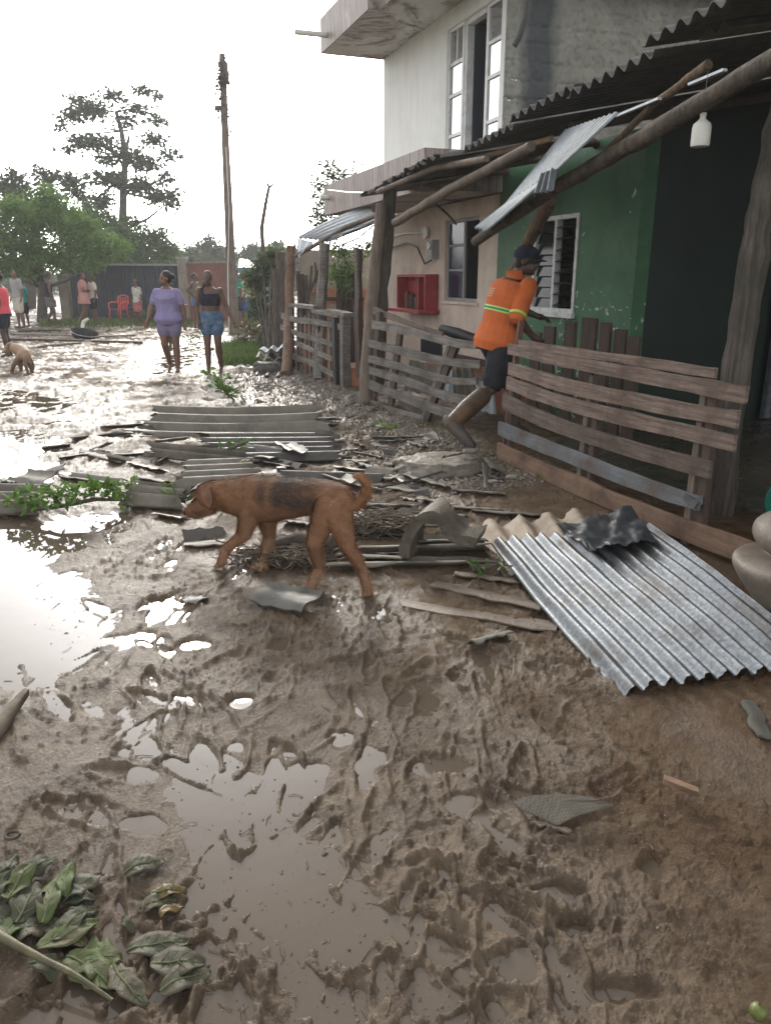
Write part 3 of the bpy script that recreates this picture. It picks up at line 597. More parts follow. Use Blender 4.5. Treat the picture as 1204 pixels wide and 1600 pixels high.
# hanging galvanised sheet
def quad_corr(name, cs, n_across, n_along, waves, amp, th, mat, parent=None, loc=None, tear=0, seed=0, extra=None, sm=50):
    """sheet over four corners (c00,c10,c11,c01): ridges run from c00 to c01, waves from c00 to c10"""
    rs = np.random.default_rng(seed); c00, c10, c11, c01 = [Vector(c) for c in cs]; N = (c10-c00).cross(c01-c00).normalized(); T = []
    j0 = rs.random(n_across+1)*tear; j1 = rs.random(n_across+1)*tear
    for i in range(n_along+1):
        for j in range(n_across+1):
            a, b_ = i/n_along, j/n_across; a2 = j0[j]+(1-j0[j]-j1[j])*a; p = (c00*(1-b_)+c10*b_)*(1-a2)+(c01*(1-b_)+c11*b_)*a2
            ph = math.sin(2*math.pi*waves*b_+.5); q = amp*ph+(extra(a, b_) if extra else 0); T.append(p+N*q)
    V = T+[p-N*th for p in T]; K = len(T); F = []; idx = lambda i, j: i*(n_across+1)+j; A_, B_ = n_along, n_across
    for i in range(A_):
        for j in range(B_):
            F.append((idx(i, j), idx(i+1, j), idx(i+1, j+1), idx(i, j+1))); F.append((K+idx(i, j), K+idx(i, j+1), K+idx(i+1, j+1), K+idx(i+1, j)))
    for j in range(B_): F.append((idx(0, j), idx(0, j+1), K+idx(0, j+1), K+idx(0, j))); F.append((idx(A_, j+1), idx(A_, j), K+idx(A_, j), K+idx(A_, j+1)))
    for i in range(A_): F.append((idx(i+1, 0), idx(i, 0), K+idx(i, 0), K+idx(i+1, 0))); F.append((idx(i, B_), idx(i+1, B_), K+idx(i+1, B_), K+idx(i, B_)))
    return MB().add(V, F).build(name, mat, parent, loc, smooth=sm)
M['zinc_blue'] = pm('zinc_blue', (.13, .15, .165), (.22, .25, .27), 30, .5, .1, 60, metal=.35, stain=(.09, .10, .11), sscale=2, samt=.35)
hs_ = thing('hanging_roof_sheet', 'pale galvanised roof sheet hanging loose over the broken beam', 'roof sheet', AtY(850, 270, 6))
cs = [OnW(882, 204, 3.55), OnW(966, 176, 3.05), OnW(745, 365, 2.92), OnW(790, 322, 3.3)]
quad_corr('sheet', [cs[0], cs[1], OnW(868, 268, 2.96), OnW(787, 322, 3.25)], 96, 5, 12, .011, .004, M['zinc_blue'], hs_, seed=1)
quad_corr('bent_sheet_end', [OnW(787, 322, 3.25), OnW(868, 268, 2.96), OnW(756, 365, 2.9), OnW(741, 357, 3.1)], 96, 8, 12, .010, .004, M['zinc_blue'], hs_, tear=.06, seed=2)
quad_corr('crumpled_flap', [OnW(845, 272, 2.97), OnW(868, 262, 2.93), OnW(862, 300, 2.9), OnW(832, 306, 2.95)], 30, 6, 3, .02, .004, M['zinc_dark'], hs_, tear=.1, seed=3)
# posts
def post(label, pts, r, mat, cat='post', group=None, name='wooden_post', n=10, wob=.07, seg=6):
    P = []; R = []; r = r if hasattr(r, '__len__') else [r]*len(pts)
    for i in range(len(pts)-1):
        for k in range(seg):
            t = k/seg; P.append(Vector(pts[i]).lerp(Vector(pts[i+1]), t)+Vector([random.uniform(-.12, .12)*r[i], random.uniform(-.12, .12)*r[i], 0])); R.append((r[i]*(1-t)+r[i+1]*t)*random.uniform(.93, 1.07))
    P.append(Vector(pts[-1])); R.append(r[-1]); mb = MB(); mb.tube(P, R, n, wob); o = mb.build(name, mat, None, pts[0], smooth=60); tag(o, label, cat, group); return o
b0 = Vector((2.20, 4.86, .05)); M['grey_post'] = pm('grey_post', (.05, .042, .034), (.21, .175, .15), 4, .8, 1.0, 11, (9, 9, .45), stain=(.04, .042, .028), sscale=1.5, samt=.7, bdist=.02)
post('thick weathered grey post with deep cracks at the right end of the gate', [b0, b0+Vector((.0, 0, 1)), b0+Vector((.02, 0, 1.75)), b0+Vector((.05, 0, 2.3)), b0+Vector((.12, 0, 2.95))], [.088, .084, .08, .076, .07], M['grey_post'], n=14, wob=.1)
pA = G(572, 632, .05)
post('pale peeled post beside the dark one at the hinge of the broken gate', [G(570, 630, .04), AtY(580, 480, 9.8), AtY(597, 318, 9.8)], [.085, .08, .075], M['pole_wood'])
post('dark barky post behind the pale one at the hinge of the broken gate', [AtY(590, 600, 9.95), AtY(597, 450, 9.95), AtY(610, 296, 9.95)], [.085, .08, .085], M['bark'])
# ================================================================ FENCES AND GATES
def planar(P0, P1):
    P0, P1 = Vector(P0), Vector(P1); d = (P1-P0).normalized(); n = Vector((-d.y, d.x, 0))
    if n.dot(-P0) < 0: n = -n               # towards the camera
    return P0, d, n
def zpx(pts, ox, oy, sc): return [(ox+x/sc, oy+y/sc) for x, y in pts]
def smooth_poly(P, k=4):
    Q = []; n = len(P)
    for i in range(n-1):
        p0, p1, p2, p3 = P[max(i-1, 0)], P[i], P[i+1], P[min(i+2, n-1)]
        for j in range(k):
            t = j/k; Q.append(.5*((2*p1)+(p2-p0)*t+(2*p0-5*p1+4*p2-p3)*t*t+(3*p1-p0-3*p2+p3)*t**3))
    Q.append(P[-1]); return Q
def plank_on(parent, plane, pts, h, off=.03, th=.024, mat=None, name='plank', jag=.004, label=None):
    P0, d, n = plane; q = Vector(P0)+n*off; W = []
    h = h if hasattr(h, '__len__') else (h, h)
    P = [OnP(x, y, q, n)+n*random.uniform(-.012, .012) for x, y in pts]; P = smooth_poly(P)
    hw = []
    for i, p in enumerate(P):
        t = (p-Vector((0, 0, CAM_H))).dot(Vector((0, CP, -SP))); hh = h[0]+(h[1]-h[0])*i/(len(P)-1)
        hw.append(hh*t/1200*random.uniform(.95, 1.05))
    ax = (P[-1]-P[0]).normalized(); up = n.cross(ax).normalized(); up = up if up.z > 0 else -up
    c = P[0]; mb = MB(); P2 = [p+ax*(random.uniform(-.01, .01) if i in (0, len(P)-1) else 0) for i, p in enumerate(P)]
    mb.strip(P2, up, n, hw, th, jag); 
    # own object space along the plank so that the grain runs with it
    R = Matrix((ax, n, up)).transposed().to_4x4(); o = mb.build(name, mat or M['old_wood'], parent)
    me = o.data; L = Matrix.Translation(c-ROOT[parent.name])@R; me.transform(L.inverted()); o.matrix_local = L
    if label: o['label'] = label
    return o
M['old_wood'] = pm('old_wood', (.075, .05, .037), (.30, .225, .185), 6, .8, .9, 26, (.6, 5, 9), stain=(.10, .066, .05), sscale=3.5, samt=.5, vary=.24, bdist=.008)
M['grey_wood'] = pm('grey_wood', (.095, .083, .073), (.30, .275, .25), 5, .8, .7, 26, (.6, 5, 9), stain=(.09, .075, .06), sscale=3.5, samt=.45, vary=.2, bdist=.008)
M['blue_wood'] = pm('blue_wood', (.12, .135, .15), (.20, .215, .23), 5, .75, .6, 26, (.6, 5, 9), stain=(.10, .07, .05), sscale=4, samt=.6, bdist=.008)
M['brown_wood'] = pm('brown_wood', (.175, .105, .065), (.29, .185, .12), 5, .75, .7, 26, (.6, 5, 9), stain=(.09, .05, .035), sscale=3.5, samt=.5, bdist=.008)
# near gate
pl = planar((1.02, 6.5, 0), (1.95, 3.85, 0)); g1 = thing('wooden_gate', 'wide gate of bowed brown planks nailed to battens in front of the dark porch', 'gate', (1.06, 6.62, .08))
Zf = lambda pts: zpx(pts, 660, 370, 2.213)
for pts, h, off, mt in (([(338, 368), (550, 402), (800, 436), (1012, 472)], (11, 16), .0, 'old_wood'), ([(297, 388), (550, 440), (850, 495), (1119, 547)], (16, 27), .035, 'old_wood'),
        ([(295, 455), (500, 515), (800, 580), (1088, 632)], (19, 26), .035, 'old_wood'), ([(290, 505), (500, 575), (800, 650), (1080, 714)], (20, 26), .035, 'old_wood'),
        ([(275, 568), (480, 655), (750, 745), (997, 808)], (24, 27), .035, 'old_wood'), ([(267, 660), (480, 745), (720, 840), (960, 925)], (23, 24), .04, 'blue_wood'), ([(258, 737), (480, 835), (800, 970), (1127, 1092)], (25, 36), .035, 'brown_wood')):
    plank_on(g1, pl, Zf(pts), h, off, mat=M[mt], label='pale blue painted plank' if mt == 'blue_wood' else None)
def batten_on(parent, plane, x0, y0, x1, y1, w, mat, off=0, th=.04, name='batten'):
    P0, d, n = plane; q = Vector(P0)+n*off; a, b_ = OnP(x0, y0, q, n), OnP(x1, y1, q, n); mb = MB(); mb.strip([a, (a+b_)/2+n*.004, b_], d, n, w, th, .003); return mb.build(name, mat, parent)
for (x0, y0, x1, y1, w, mt) in ((340, 290, 285, 720, .035, 'red_wood'), (318, 440, 300, 730, .07, 'dark_wood'), (590, 480, 535, 910, .05, 'pole_wood'), (610, 560, 575, 880, .05, 'dark_wood'), (978, 540, 905, 1100, .045, 'pole_wood'), (1010, 540, 950, 1110, .06, 'dark_wood')):
    (a, b_), (c, d_) = Zf([(x0, y0), (x1, y1)]); batten_on(g1, pl, a, b_, c, d_, w, M[mt])
M['torn_cloth'] = pm('torn_plastic', (.055, .05, .045), (.16, .17, .18), 9, .6, .3, 40)
o = plank_on(g1, pl, Zf([(905, 905), (940, 920), (966, 908)]), (14, 10), .06, .02, M['torn_cloth'], name='torn_wrapping', jag=.015)
# broken gate
pl2 = planar((-.2, 9.7, 0), (.82, 7.4, 0)); g2 = thing('wooden_gate', 'broken gate of grey planks collapsing to the right beside the peeled posts', 'gate', (-.2, 9.7, .05)); Zb = lambda pts: zpx(pts, 420, 440, 3.168)
for pts, h, off, mt in (([(500, 135), (690, 205), (860, 262)], (12, 6), -.05, 'old_wood'), ([(510, 212), (700, 250), (900, 300), (1030, 315)], (12, 12), .03, 'grey_wood'), ([(498, 305), (700, 355), (900, 398), (1052, 412)], (12.5, 12.5), .03, 'grey_wood'),
        ([(495, 380), (700, 435), (880, 487), (1035, 493)], (12, 11), .03, 'grey_wood'), ([(498, 437), (700, 500), (860, 562), (1000, 590)], (12, 14), .03, 'grey_wood'), ([(490, 505), (700, 585), (860, 642), (938, 655)], (14, 16), .03, 'grey_wood'), ([(480, 603), (620, 650), (765, 692)], (16, 17), .03, 'grey_wood'),
        ([(640, 595), (740, 650), (800, 700)], (8, 8), -.04, 'old_wood')):
    plank_on(g2, pl2, Zb(pts), h, off, mat=M[mt])
for (x0, y0, x1, y1, w, mt) in ((650, 255, 605, 620, .11, 'dark_wood'), (632, 270, 590, 600, .05, 'grey_wood'), (925, 320, 760, 735, .12, 'dark_wood'), (895, 320, 745, 730, .06, 'grey_wood'), (545, 150, 520, 600, .12, 'dark_wood')):
    (a, b_), (c, d_) = Zb([(x0, y0), (x1, y1)]); batten_on(g2, pl2, a, b_, c, d_, w, M[mt])
# far fence
pl3 = planar((-1.86, 13.95, 0), (-.57, 11.1, 0)); g3 = thing('plank_fence', 'low fence of wavy grey planks under the sheet metal awning', 'fence', (-1.86, 13.95, .05)); Zc = lambda pts: zpx(pts, 420, 360, 5.715)
for pts, h in (([(110, 760), (250, 800), (400, 815), (580, 850), (668, 868)], (9, 9)), ([(110, 860), (250, 920), (400, 965), (580, 1020)], (8, 8.5)), ([(145, 990), (290, 1020), (420, 1085), (580, 1152)], (7, 8)), ([(95, 1068), (250, 1138), (400, 1190), (580, 1292)], (9, 9))):
    plank_on(g3, pl3, Zc(pts), h, .03, mat=M['grey_wood'])
for (x0, y0, x1, y1, w, mt) in ((262, 690, 262, 1262, .05, 'old_wood'), (292, 700, 292, 1270, .03, 'grey_wood'), (365, 712, 378, 1325, .07, 'old_wood'), (410, 760, 402, 1355, .05, 'grey_wood'), (480, 800, 482, 1365, .06, 'old_wood'), (210, 700, 215, 1220, .09, 'dark_wood'), (330, 760, 335, 1300, .08, 'brown_wood'), (440, 860, 442, 1370, .09, 'dark_wood'), (545, 800, 548, 1400, .1, 'brown_wood')):
    (a, b_), (c, d_) = Zc([(x0, y0), (x1, y1)]); batten_on(g3, pl3, a, b_, c, d_, w, M[mt], -.01)
for pts in ([(212, 665), (330, 680), (442, 688)], [(425, 718), (540, 745), (655, 762)], [(548, 715), (640, 735), (712, 752)]):
    plank_on(g3, pl3, Zc(pts), (5, 5.5), .0, .16, M['grey_wood'], name='top_board')
(x0, y0), (x1, y1) = Zc([(603, 780), (625, 1455)]); batten_on(g3, pl3, x0, y0, x1, y1, .12, M['black'], .02, .12, 'gate_post')
(x0, y0), (x1, y1) = Zc([(680, 755), (685, 1460)]); batten_on(g3, pl3, x0, y0, x1, y1, .12, M['grey_wood'], .02, .12, 'gate_post')
(x0, y0), (x1, y1) = Zc([(645, 780), (650, 1440)]); batten_on(g3, pl3, x0, y0, x1, y1, .04, M['root'], .05, .03, 'rope')
post('reddish round post left of the plank fence', [G(447, 585, .05), AtY(452, 490, 13.6), AtY(455, 384, 13.6)], [.085, .08, .08], M['brown_wood'])
post('squared grey post in the middle of the plank fence under the awning', [G(498, 592, .05), AtY(502, 480, 12.3), AtY(507, 380, 12.3)], [.085, .08, .075], M['grey_wood'], n=6, wob=.02)
post('thin pale leaning pole behind the gap between the two gates', [G(562, 585, .1), AtY(560, 470, 10.9), AtY(556, 386, 10.9)], [.03, .028, .025], M['grey_wood'], cat='pole', name='leaning_pole', n=7)
post('dark slanted plank leaning in the gap beside the broken gate', [AtY(564, 590, 10.6), AtY(560, 520, 10.7), AtY(560, 390, 11.3)], [.06, .06, .05], M['dark_wood'], cat='plank', name='leaning_plank', n=4, wob=.03)
tb = MB(); c = G(557, 612, .0); tb.box(c+Vector((0, .3, .16)), (.32, .4, .36), j=.02); o = tb.build('clay_block', M['terracotta'], loc=c); tag(o, 'orange clay block at the foot of the broken gate hinge', 'block')
# low clay wall behind the broken gate and behind the far fence
lw = thing('clay_wall', 'low orange clay footing behind the broken gate', 'wall', SW(9, 4.3, 0))
MB().sw(7.6, 9.9, 4.3, 4.55, .05, .5).build('wall', M['terracotta'], lw)
lw2 = thing('clay_footing', 'low orange clay footing behind the far plank fence', 'wall', SW(12, 3.5, 0)); MB().sw(11.2, 14.2, 3.42, 3.6, .03, .32).build('wall', M['terracotta'], lw2)
# dark pickets before the green wall
pk = thing('picket_fence', 'dark brown picket fence of uneven heights against the green wall', 'fence', SW(6.6, 4.15, .12))
for x0, x1, yt in ((378, 410, 330), (423, 459, 310), (495, 531, 293), (555, 604, 280), (619, 653, 297), (667, 706, 320), (716, 752, 345)):
    (a, yt2), (b_, _) = Zf([(x0, yt), (x1, yt)]); p, q = OnW(a, yt2, 4.2), OnW(b_, yt2, 4.2); w = (q-p).length
    mid = (p+q)/2; mb = MB(); mb.strip([Vector((mid.x, mid.y, .1)), Vector((mid.x, mid.y, mid.z*.5)), mid], D, E, w, .03, .002); mb.build('picket', M['dark_wood'], pk)
a, b_ = SW(9.0, 4.24, .6), SW(5.6, 4.24, .6); MB().strip([a, b_], Z, E, .08, .04).build('rail', M['dark_wood'], pk)
# things stored behind the broken gate
st = thing('dark_gutter', 'black curved length of gutter lying over the broken gate', 'gutter', AtY(720, 525, 8.2))
P = [AtY(690, 514, 8.6), AtY(715, 522, 8.4), AtY(750, 534, 8.2)]; mb = MB(); mb.tube(P, [.05, .065, .06], 10); mb.build('gutter_body', M['black'], st, smooth=50); MB().tube([P[2], P[2]+Vector((.02, -.02, -.01))], .075, 10).build('end_cap', M['black'], st, smooth=50)
def stored(label, cs, waves, amp, mat, nm='roof_sheet', cat='roof sheet', th=.006, tear=.05, seed=0, na=None, extra=None, nl=4):
    c = Vector(cs[0]); o = quad_corr(nm, cs, na or max(8, int(waves*8)), nl, waves, amp, th, mat, None, c, tear, seed, extra); return tag(o, label, cat)
stored('grey ribbed roof sheet leaning behind the broken gate', [AtY(700, 575, 8.9), AtY(770, 600, 8.3), AtY(775, 650, 8.0), AtY(690, 625, 8.6)], 7, .018, M['zinc_pale'], seed=4)
stored('upright grey corrugated offcut leaning in the gap of the broken gate', [AtY(706, 575, 8.3), AtY(738, 572, 8.2), AtY(745, 620, 8.0), AtY(708, 622, 8.1)], 3, .02, M['cement_sheet'], seed=5)
stored('tan corrugated sheet lying low behind the broken gate', [AtY(640, 560, 9.6), AtY(755, 590, 8.6), AtY(760, 640, 8.3), AtY(630, 610, 9.4)], 6, .02, M['cement_sheet'], seed=6)
cr = thing('wire_crate', 'small dark wire crate behind the top plank of the broken gate', 'crate', AtY(675, 545, 9.4)); mb = MB(); p = AtY(675, 545, 9.4)
for k in range(6): mb.tube([p+Vector((-.13+.05*k, 0, -.12)), p+Vector((-.13+.05*k, 0, .1))], .006, 5)
for k in range(3): mb.tube([p+Vector((-.13, 0, -.1+.1*k)), p+Vector((.13, 0, -.1+.1*k))], .006, 5)
mb.build('wire_grid', M['black'], cr); MB().box(p+Vector((0, .12, -.1)), (.26, .22, .02)).build('crate_floor', M['black'], cr)
MB().box(p+Vector((0, .235, 0)), (.26, .008, .2)).build('crate_back', M['black'], cr)
# sheet metal awning over the far fence
aw = thing('metal_awning', 'bent pale sheet metal awning over the far plank fence', 'awning', AtY(520, 360, 12.4))
quad_corr('metal_sheet', [AtY(464, 372, 13.4), AtY(515, 380, 12.6), AtY(584, 345, 11.4), AtY(578, 320, 12.4)], 60, 6, 6, .02, .004, M['zinc_pale'], aw, seed=8, extra=lambda a, b_: .04*math.sin(3*a+2*b_))
quad_corr('folded_corner', [AtY(464, 372, 13.4), AtY(490, 378, 12.9), AtY(470, 398, 13.1), AtY(466, 404, 13.2)], 20, 4, 2, .015, .004, M['zinc_pale'], aw, seed=9)
quad_corr('front_strip', [AtY(513, 379, 12.6), AtY(540, 362, 12.0), AtY(586, 346, 11.3), AtY(580, 352, 11.4)], 20, 4, 3, .012, .004, M['zinc_dark'], aw, seed=10)
MB().tube([AtY(462, 400, 13.3), AtY(540, 355, 12.2), AtY(590, 335, 11.2)], .035, 7).build('pole', M['pole_wood'], aw, smooth=60)
MB().tube([AtY(520, 388, 12.4), AtY(560, 372, 11.7), AtY(583, 352, 11.2)], .012, 5).build('vine_rope', M['root'], aw)
# stake fence and brick shed behind
sf = thing('stake_fence', 'dark fence of upright stakes behind the far plank fence', 'fence', AtY(540, 560, 14.2))
for x, yt, w in [(438, 395, .22), (432, 420, .2), (465, 424, .10), (471, 428, .1), (478, 430, .09)]+[(528+3.6*k, 424+random.uniform(-12, 10), .075) for k in range(10)]:
    Y = 14.4 if x < 500 else 13.8; p = AtY(x, yt, Y); q = Vector((p.x+random.uniform(-.04, .04), Y+random.uniform(-.05, .05), .0)); mb = MB(); mb.tube([q, q.lerp(p, .5)+Vector((random.uniform(-.03, .03), 0, 0)), p], [w*.55, w*.5, w*.4], 7, .12); mb.build('stake', M['dark_wood'] if x > 500 else M['bark'], sf, smooth=60)
for z in (.75, 1.2): mb = MB(); a, b_ = AtY(505, 470, 13.7), AtY(568, 470, 13.7); mb.strip([Vector((a.x, 13.7, z)), Vector((b_.x, 13.7, z))], Z, Vector((0, 1, 0)), .06, .03); mb.build('rail', M['dark_wood'], sf)
bs = thing('brick_shed', 'small mud and brick shed under the metal awning', 'shed', AtY(490, 480, 15.2)); p, q = AtY(468, 396, 15.2), AtY(600, 396, 15.2)
MB().box(((p.x+q.x)/2, 15.3, 1.0), (q.x-p.x, .2, 2.1)).build('mud_wall', M['pillar'], bs)
for r_ in range(9):
    for k in range(5):
        if random.random() < .25: continue
        MB().box((p.x+.3+.24*k+(.12 if r_ % 2 else 0), 15.19, .55+.095*r_), (.225, .03, .082), j=.004).build('brick', M['terracotta'], bs)
for a, b_ in (((487, 415), (482, 470)), ((492, 410), (498, 470)), ((500, 418), (480, 465))): mb = MB(); mb.tube([AtY(*a, 14.9), AtY(*b_, 14.9)], .025, 5); mb.build('stick', M['bark'], bs)
# ---- jug, baluster, teal cloth
jg = thing('plastic_jug', 'white plastic jug hanging from the roof of the dark porch', 'jug', AtY(1094, 210, 4.6)); c = AtY(1094, 214, 4.6)
def lathe(mb, c, prof, n=20, sx=1, sy=1):
    V = []; F = []
    for z, r in prof:
        for k in range(n): a = 2*math.pi*k/n; V.append(c+Vector((math.cos(a)*r*sx, math.sin(a)*r*sy, z)))
    m_ = len(prof)
    for i in range(m_-1):
        for k in range(n): F.append((i*n+k, i*n+(k+1) % n, (i+1)*n+(k+1) % n, (i+1)*n+k))
    F.append(tuple(reversed(range(n)))); F.append(tuple((m_-1)*n+k for k in range(n))); return mb.add(V, F)
c = c+Z*.02; lathe(mb := MB(), c, [(-.07, .04), (-.068, .047), (-.055, .05), (.025, .05), (.045, .045), (.06, .026), (.07, .016), (.085, .016)], 20); mb.build('jug_body', M['white_plastic'], jg, smooth=50)
MB().tube([c+Vector((0, 0, .085)), c+Vector((0, 0, .098))], .018, 12).build('neck', M['white_plastic'], jg, smooth=50); MB().tube([c+Vector((0, 0, .095)), c+Vector((.005, .01, .3))], .002, 5).build('string', M['black'], jg)
bc = G(1243, 958, .05)
bl_ = thing('stone_baluster', 'beige turned concrete baluster beside the metal sheet at the right edge', 'baluster', bc)
pr_ = smooth_poly([Vector((r, z, 0)) for z, r in [(-.03, .15), (.02, .165), (.06, .20), (.13, .25), (.19, .29), (.235, .305), (.262, .285), (.275, .235), (.285, .172), (.30, .17), (.32, .205), (.37, .235), (.42, .228), (.455, .19), (.48, .145), (.50, .135), (.53, .152), (.575, .165), (.61, .14), (.635, .08), (.645, .01)]], 3)
lathe(mb := MB(), bc, [(p.y, max(.004, p.x)) for p in pr_], 40); mb.build('shaft', M['beige_concrete'], bl_, smooth=70)
tc = AtY(1194, 838, 4.25); nA, nB = 22, 16; V = []; F = []
for i in range(nB+1):
    for j in range(nA+1):
        z = .8*i/nB; V.append(Vector((tc.x+.02*math.sin(i*1.1)+.35*j/nA, tc.y+.035*math.sin(j*1.3+i*.3)*(1-.5*i/nB), tc.z+z)))
for i in range(nB):
    for j in range(nA): a = i*(nA+1)+j; F.append((a, a+1, a+nA+2, a+nA+1))
o = MB().add(V, F).build('teal_cloth', M['teal_cloth'], loc=tc, smooth=80); tag(o, 'teal green cloth hanging behind the concrete baluster', 'cloth')
o.modifiers.new('thickness', 'SOLIDIFY').thickness = .004

# ================================================================ DEBRIS
def piece(px0, py0, px1, py1, wid, waves, label, amp=.02, lift=.012, roll=0.0, jag=.06, mat='cement_sheet', th=.008, seed=0, cat='roof fragment', nm='sheet_fragment', side=.02, pitch_=0.0, bend=0.0, dz=0.0, nl=7, ph=0, z0=None):
    a, b_ = G(px0, py0, .05), G(px1, py1, .05); zg = (ground_mean(*a[:2])+ground_mean(*b_[:2]))/2+lift
    a, b_ = G(px0, py0, zg), G(px1, py1, zg+dz)
    A = (b_-a); L = A.length; A.normalize(); B = Z.cross(A).normalized(); R = Matrix.Rotation(roll, 3, A); B = R@B
    if B.y < 0 and abs(roll) < 1e-6: pass
    A = (A+Z*pitch_).normalized(); mb = MB()
    corr(mb, a-B*wid/2, A, B, L, wid, wid/max(waves, .01), amp, th, jag, None, nl, (lambda u, w: bend*math.sin(math.pi*u)) if bend else None, seed+1, side, per=10 if waves < 2 else 8)
    o = mb.build(nm, M[mat], None, a, smooth=45); return tag(o, label, cat)
# the pile of sheets across the street
def sheet_px(label, cs, waves, amp=.035, mat='cement_sheet', th=.01, tear=.05, seed=0, nl=8, extra=None, cat='roof sheet'):
    c = Vector(cs[0]); o = quad_corr('roof_sheet', cs, int(waves*10), nl, waves, amp, th, M[mat], None, c, tear, seed, extra); return tag(o, label, cat)
# ridges run along the screen width: c00 -> c01 is that direction
sheet_px('long corrugated cement sheet on top of the pile across the street', [AtY(208, 692, 7.45), AtY(238, 634, 8.45), AtY(505, 633, 8.4), AtY(522, 688, 7.5)], 4.3, .058, seed=21, tear=.10, extra=lambda a, b_: .03*math.sin(3*a))
sheet_px('darker corrugated sheet jutting from under the top sheet of the pile', [AtY(160, 690, 7.5), AtY(235, 652, 8.3), AtY(535, 655, 8.2), AtY(532, 704, 7.35)], 5, .03, mat='cement_dark', seed=22, tear=.12)
sheet_px('lowest black corrugated sheet of the pile across the street', [G(330, 722, .05), G(300, 680, .1), G(520, 680, .12), G(545, 716, .06)], 5, .03, mat='cement_dark', seed=23, tear=.15)
sheet_px('broken corrugated sheet lying before the pile with its wavy end showing', [G(240, 712, .06), G(228, 690, .14), G(380, 704, .16), G(402, 730, .06)], 2.4, .035, seed=24, tear=.04)
sheet_px('cracked corrugated sheet lying flat above the dog', [G(268, 760, .05), G(290, 722, .08), G(400, 718, .1), G(418, 752, .06)], 4, .025, seed=25, tear=.12)
sheet_px('grey corrugated sheet half sunk left of the leafy green branch', [G(-30, 800, .05), G(-20, 760, .1), G(70, 762, .1), G(60, 800, .05)], 3, .035, seed=26, tear=.08)
sheet_px('grey corrugated sheet under the right end of the leafy green branch', [G(180, 785, .05), G(205, 755, .1), G(300, 765, .12), G(285, 792, .06)], 2.5, .035, seed=27, tear=.1)
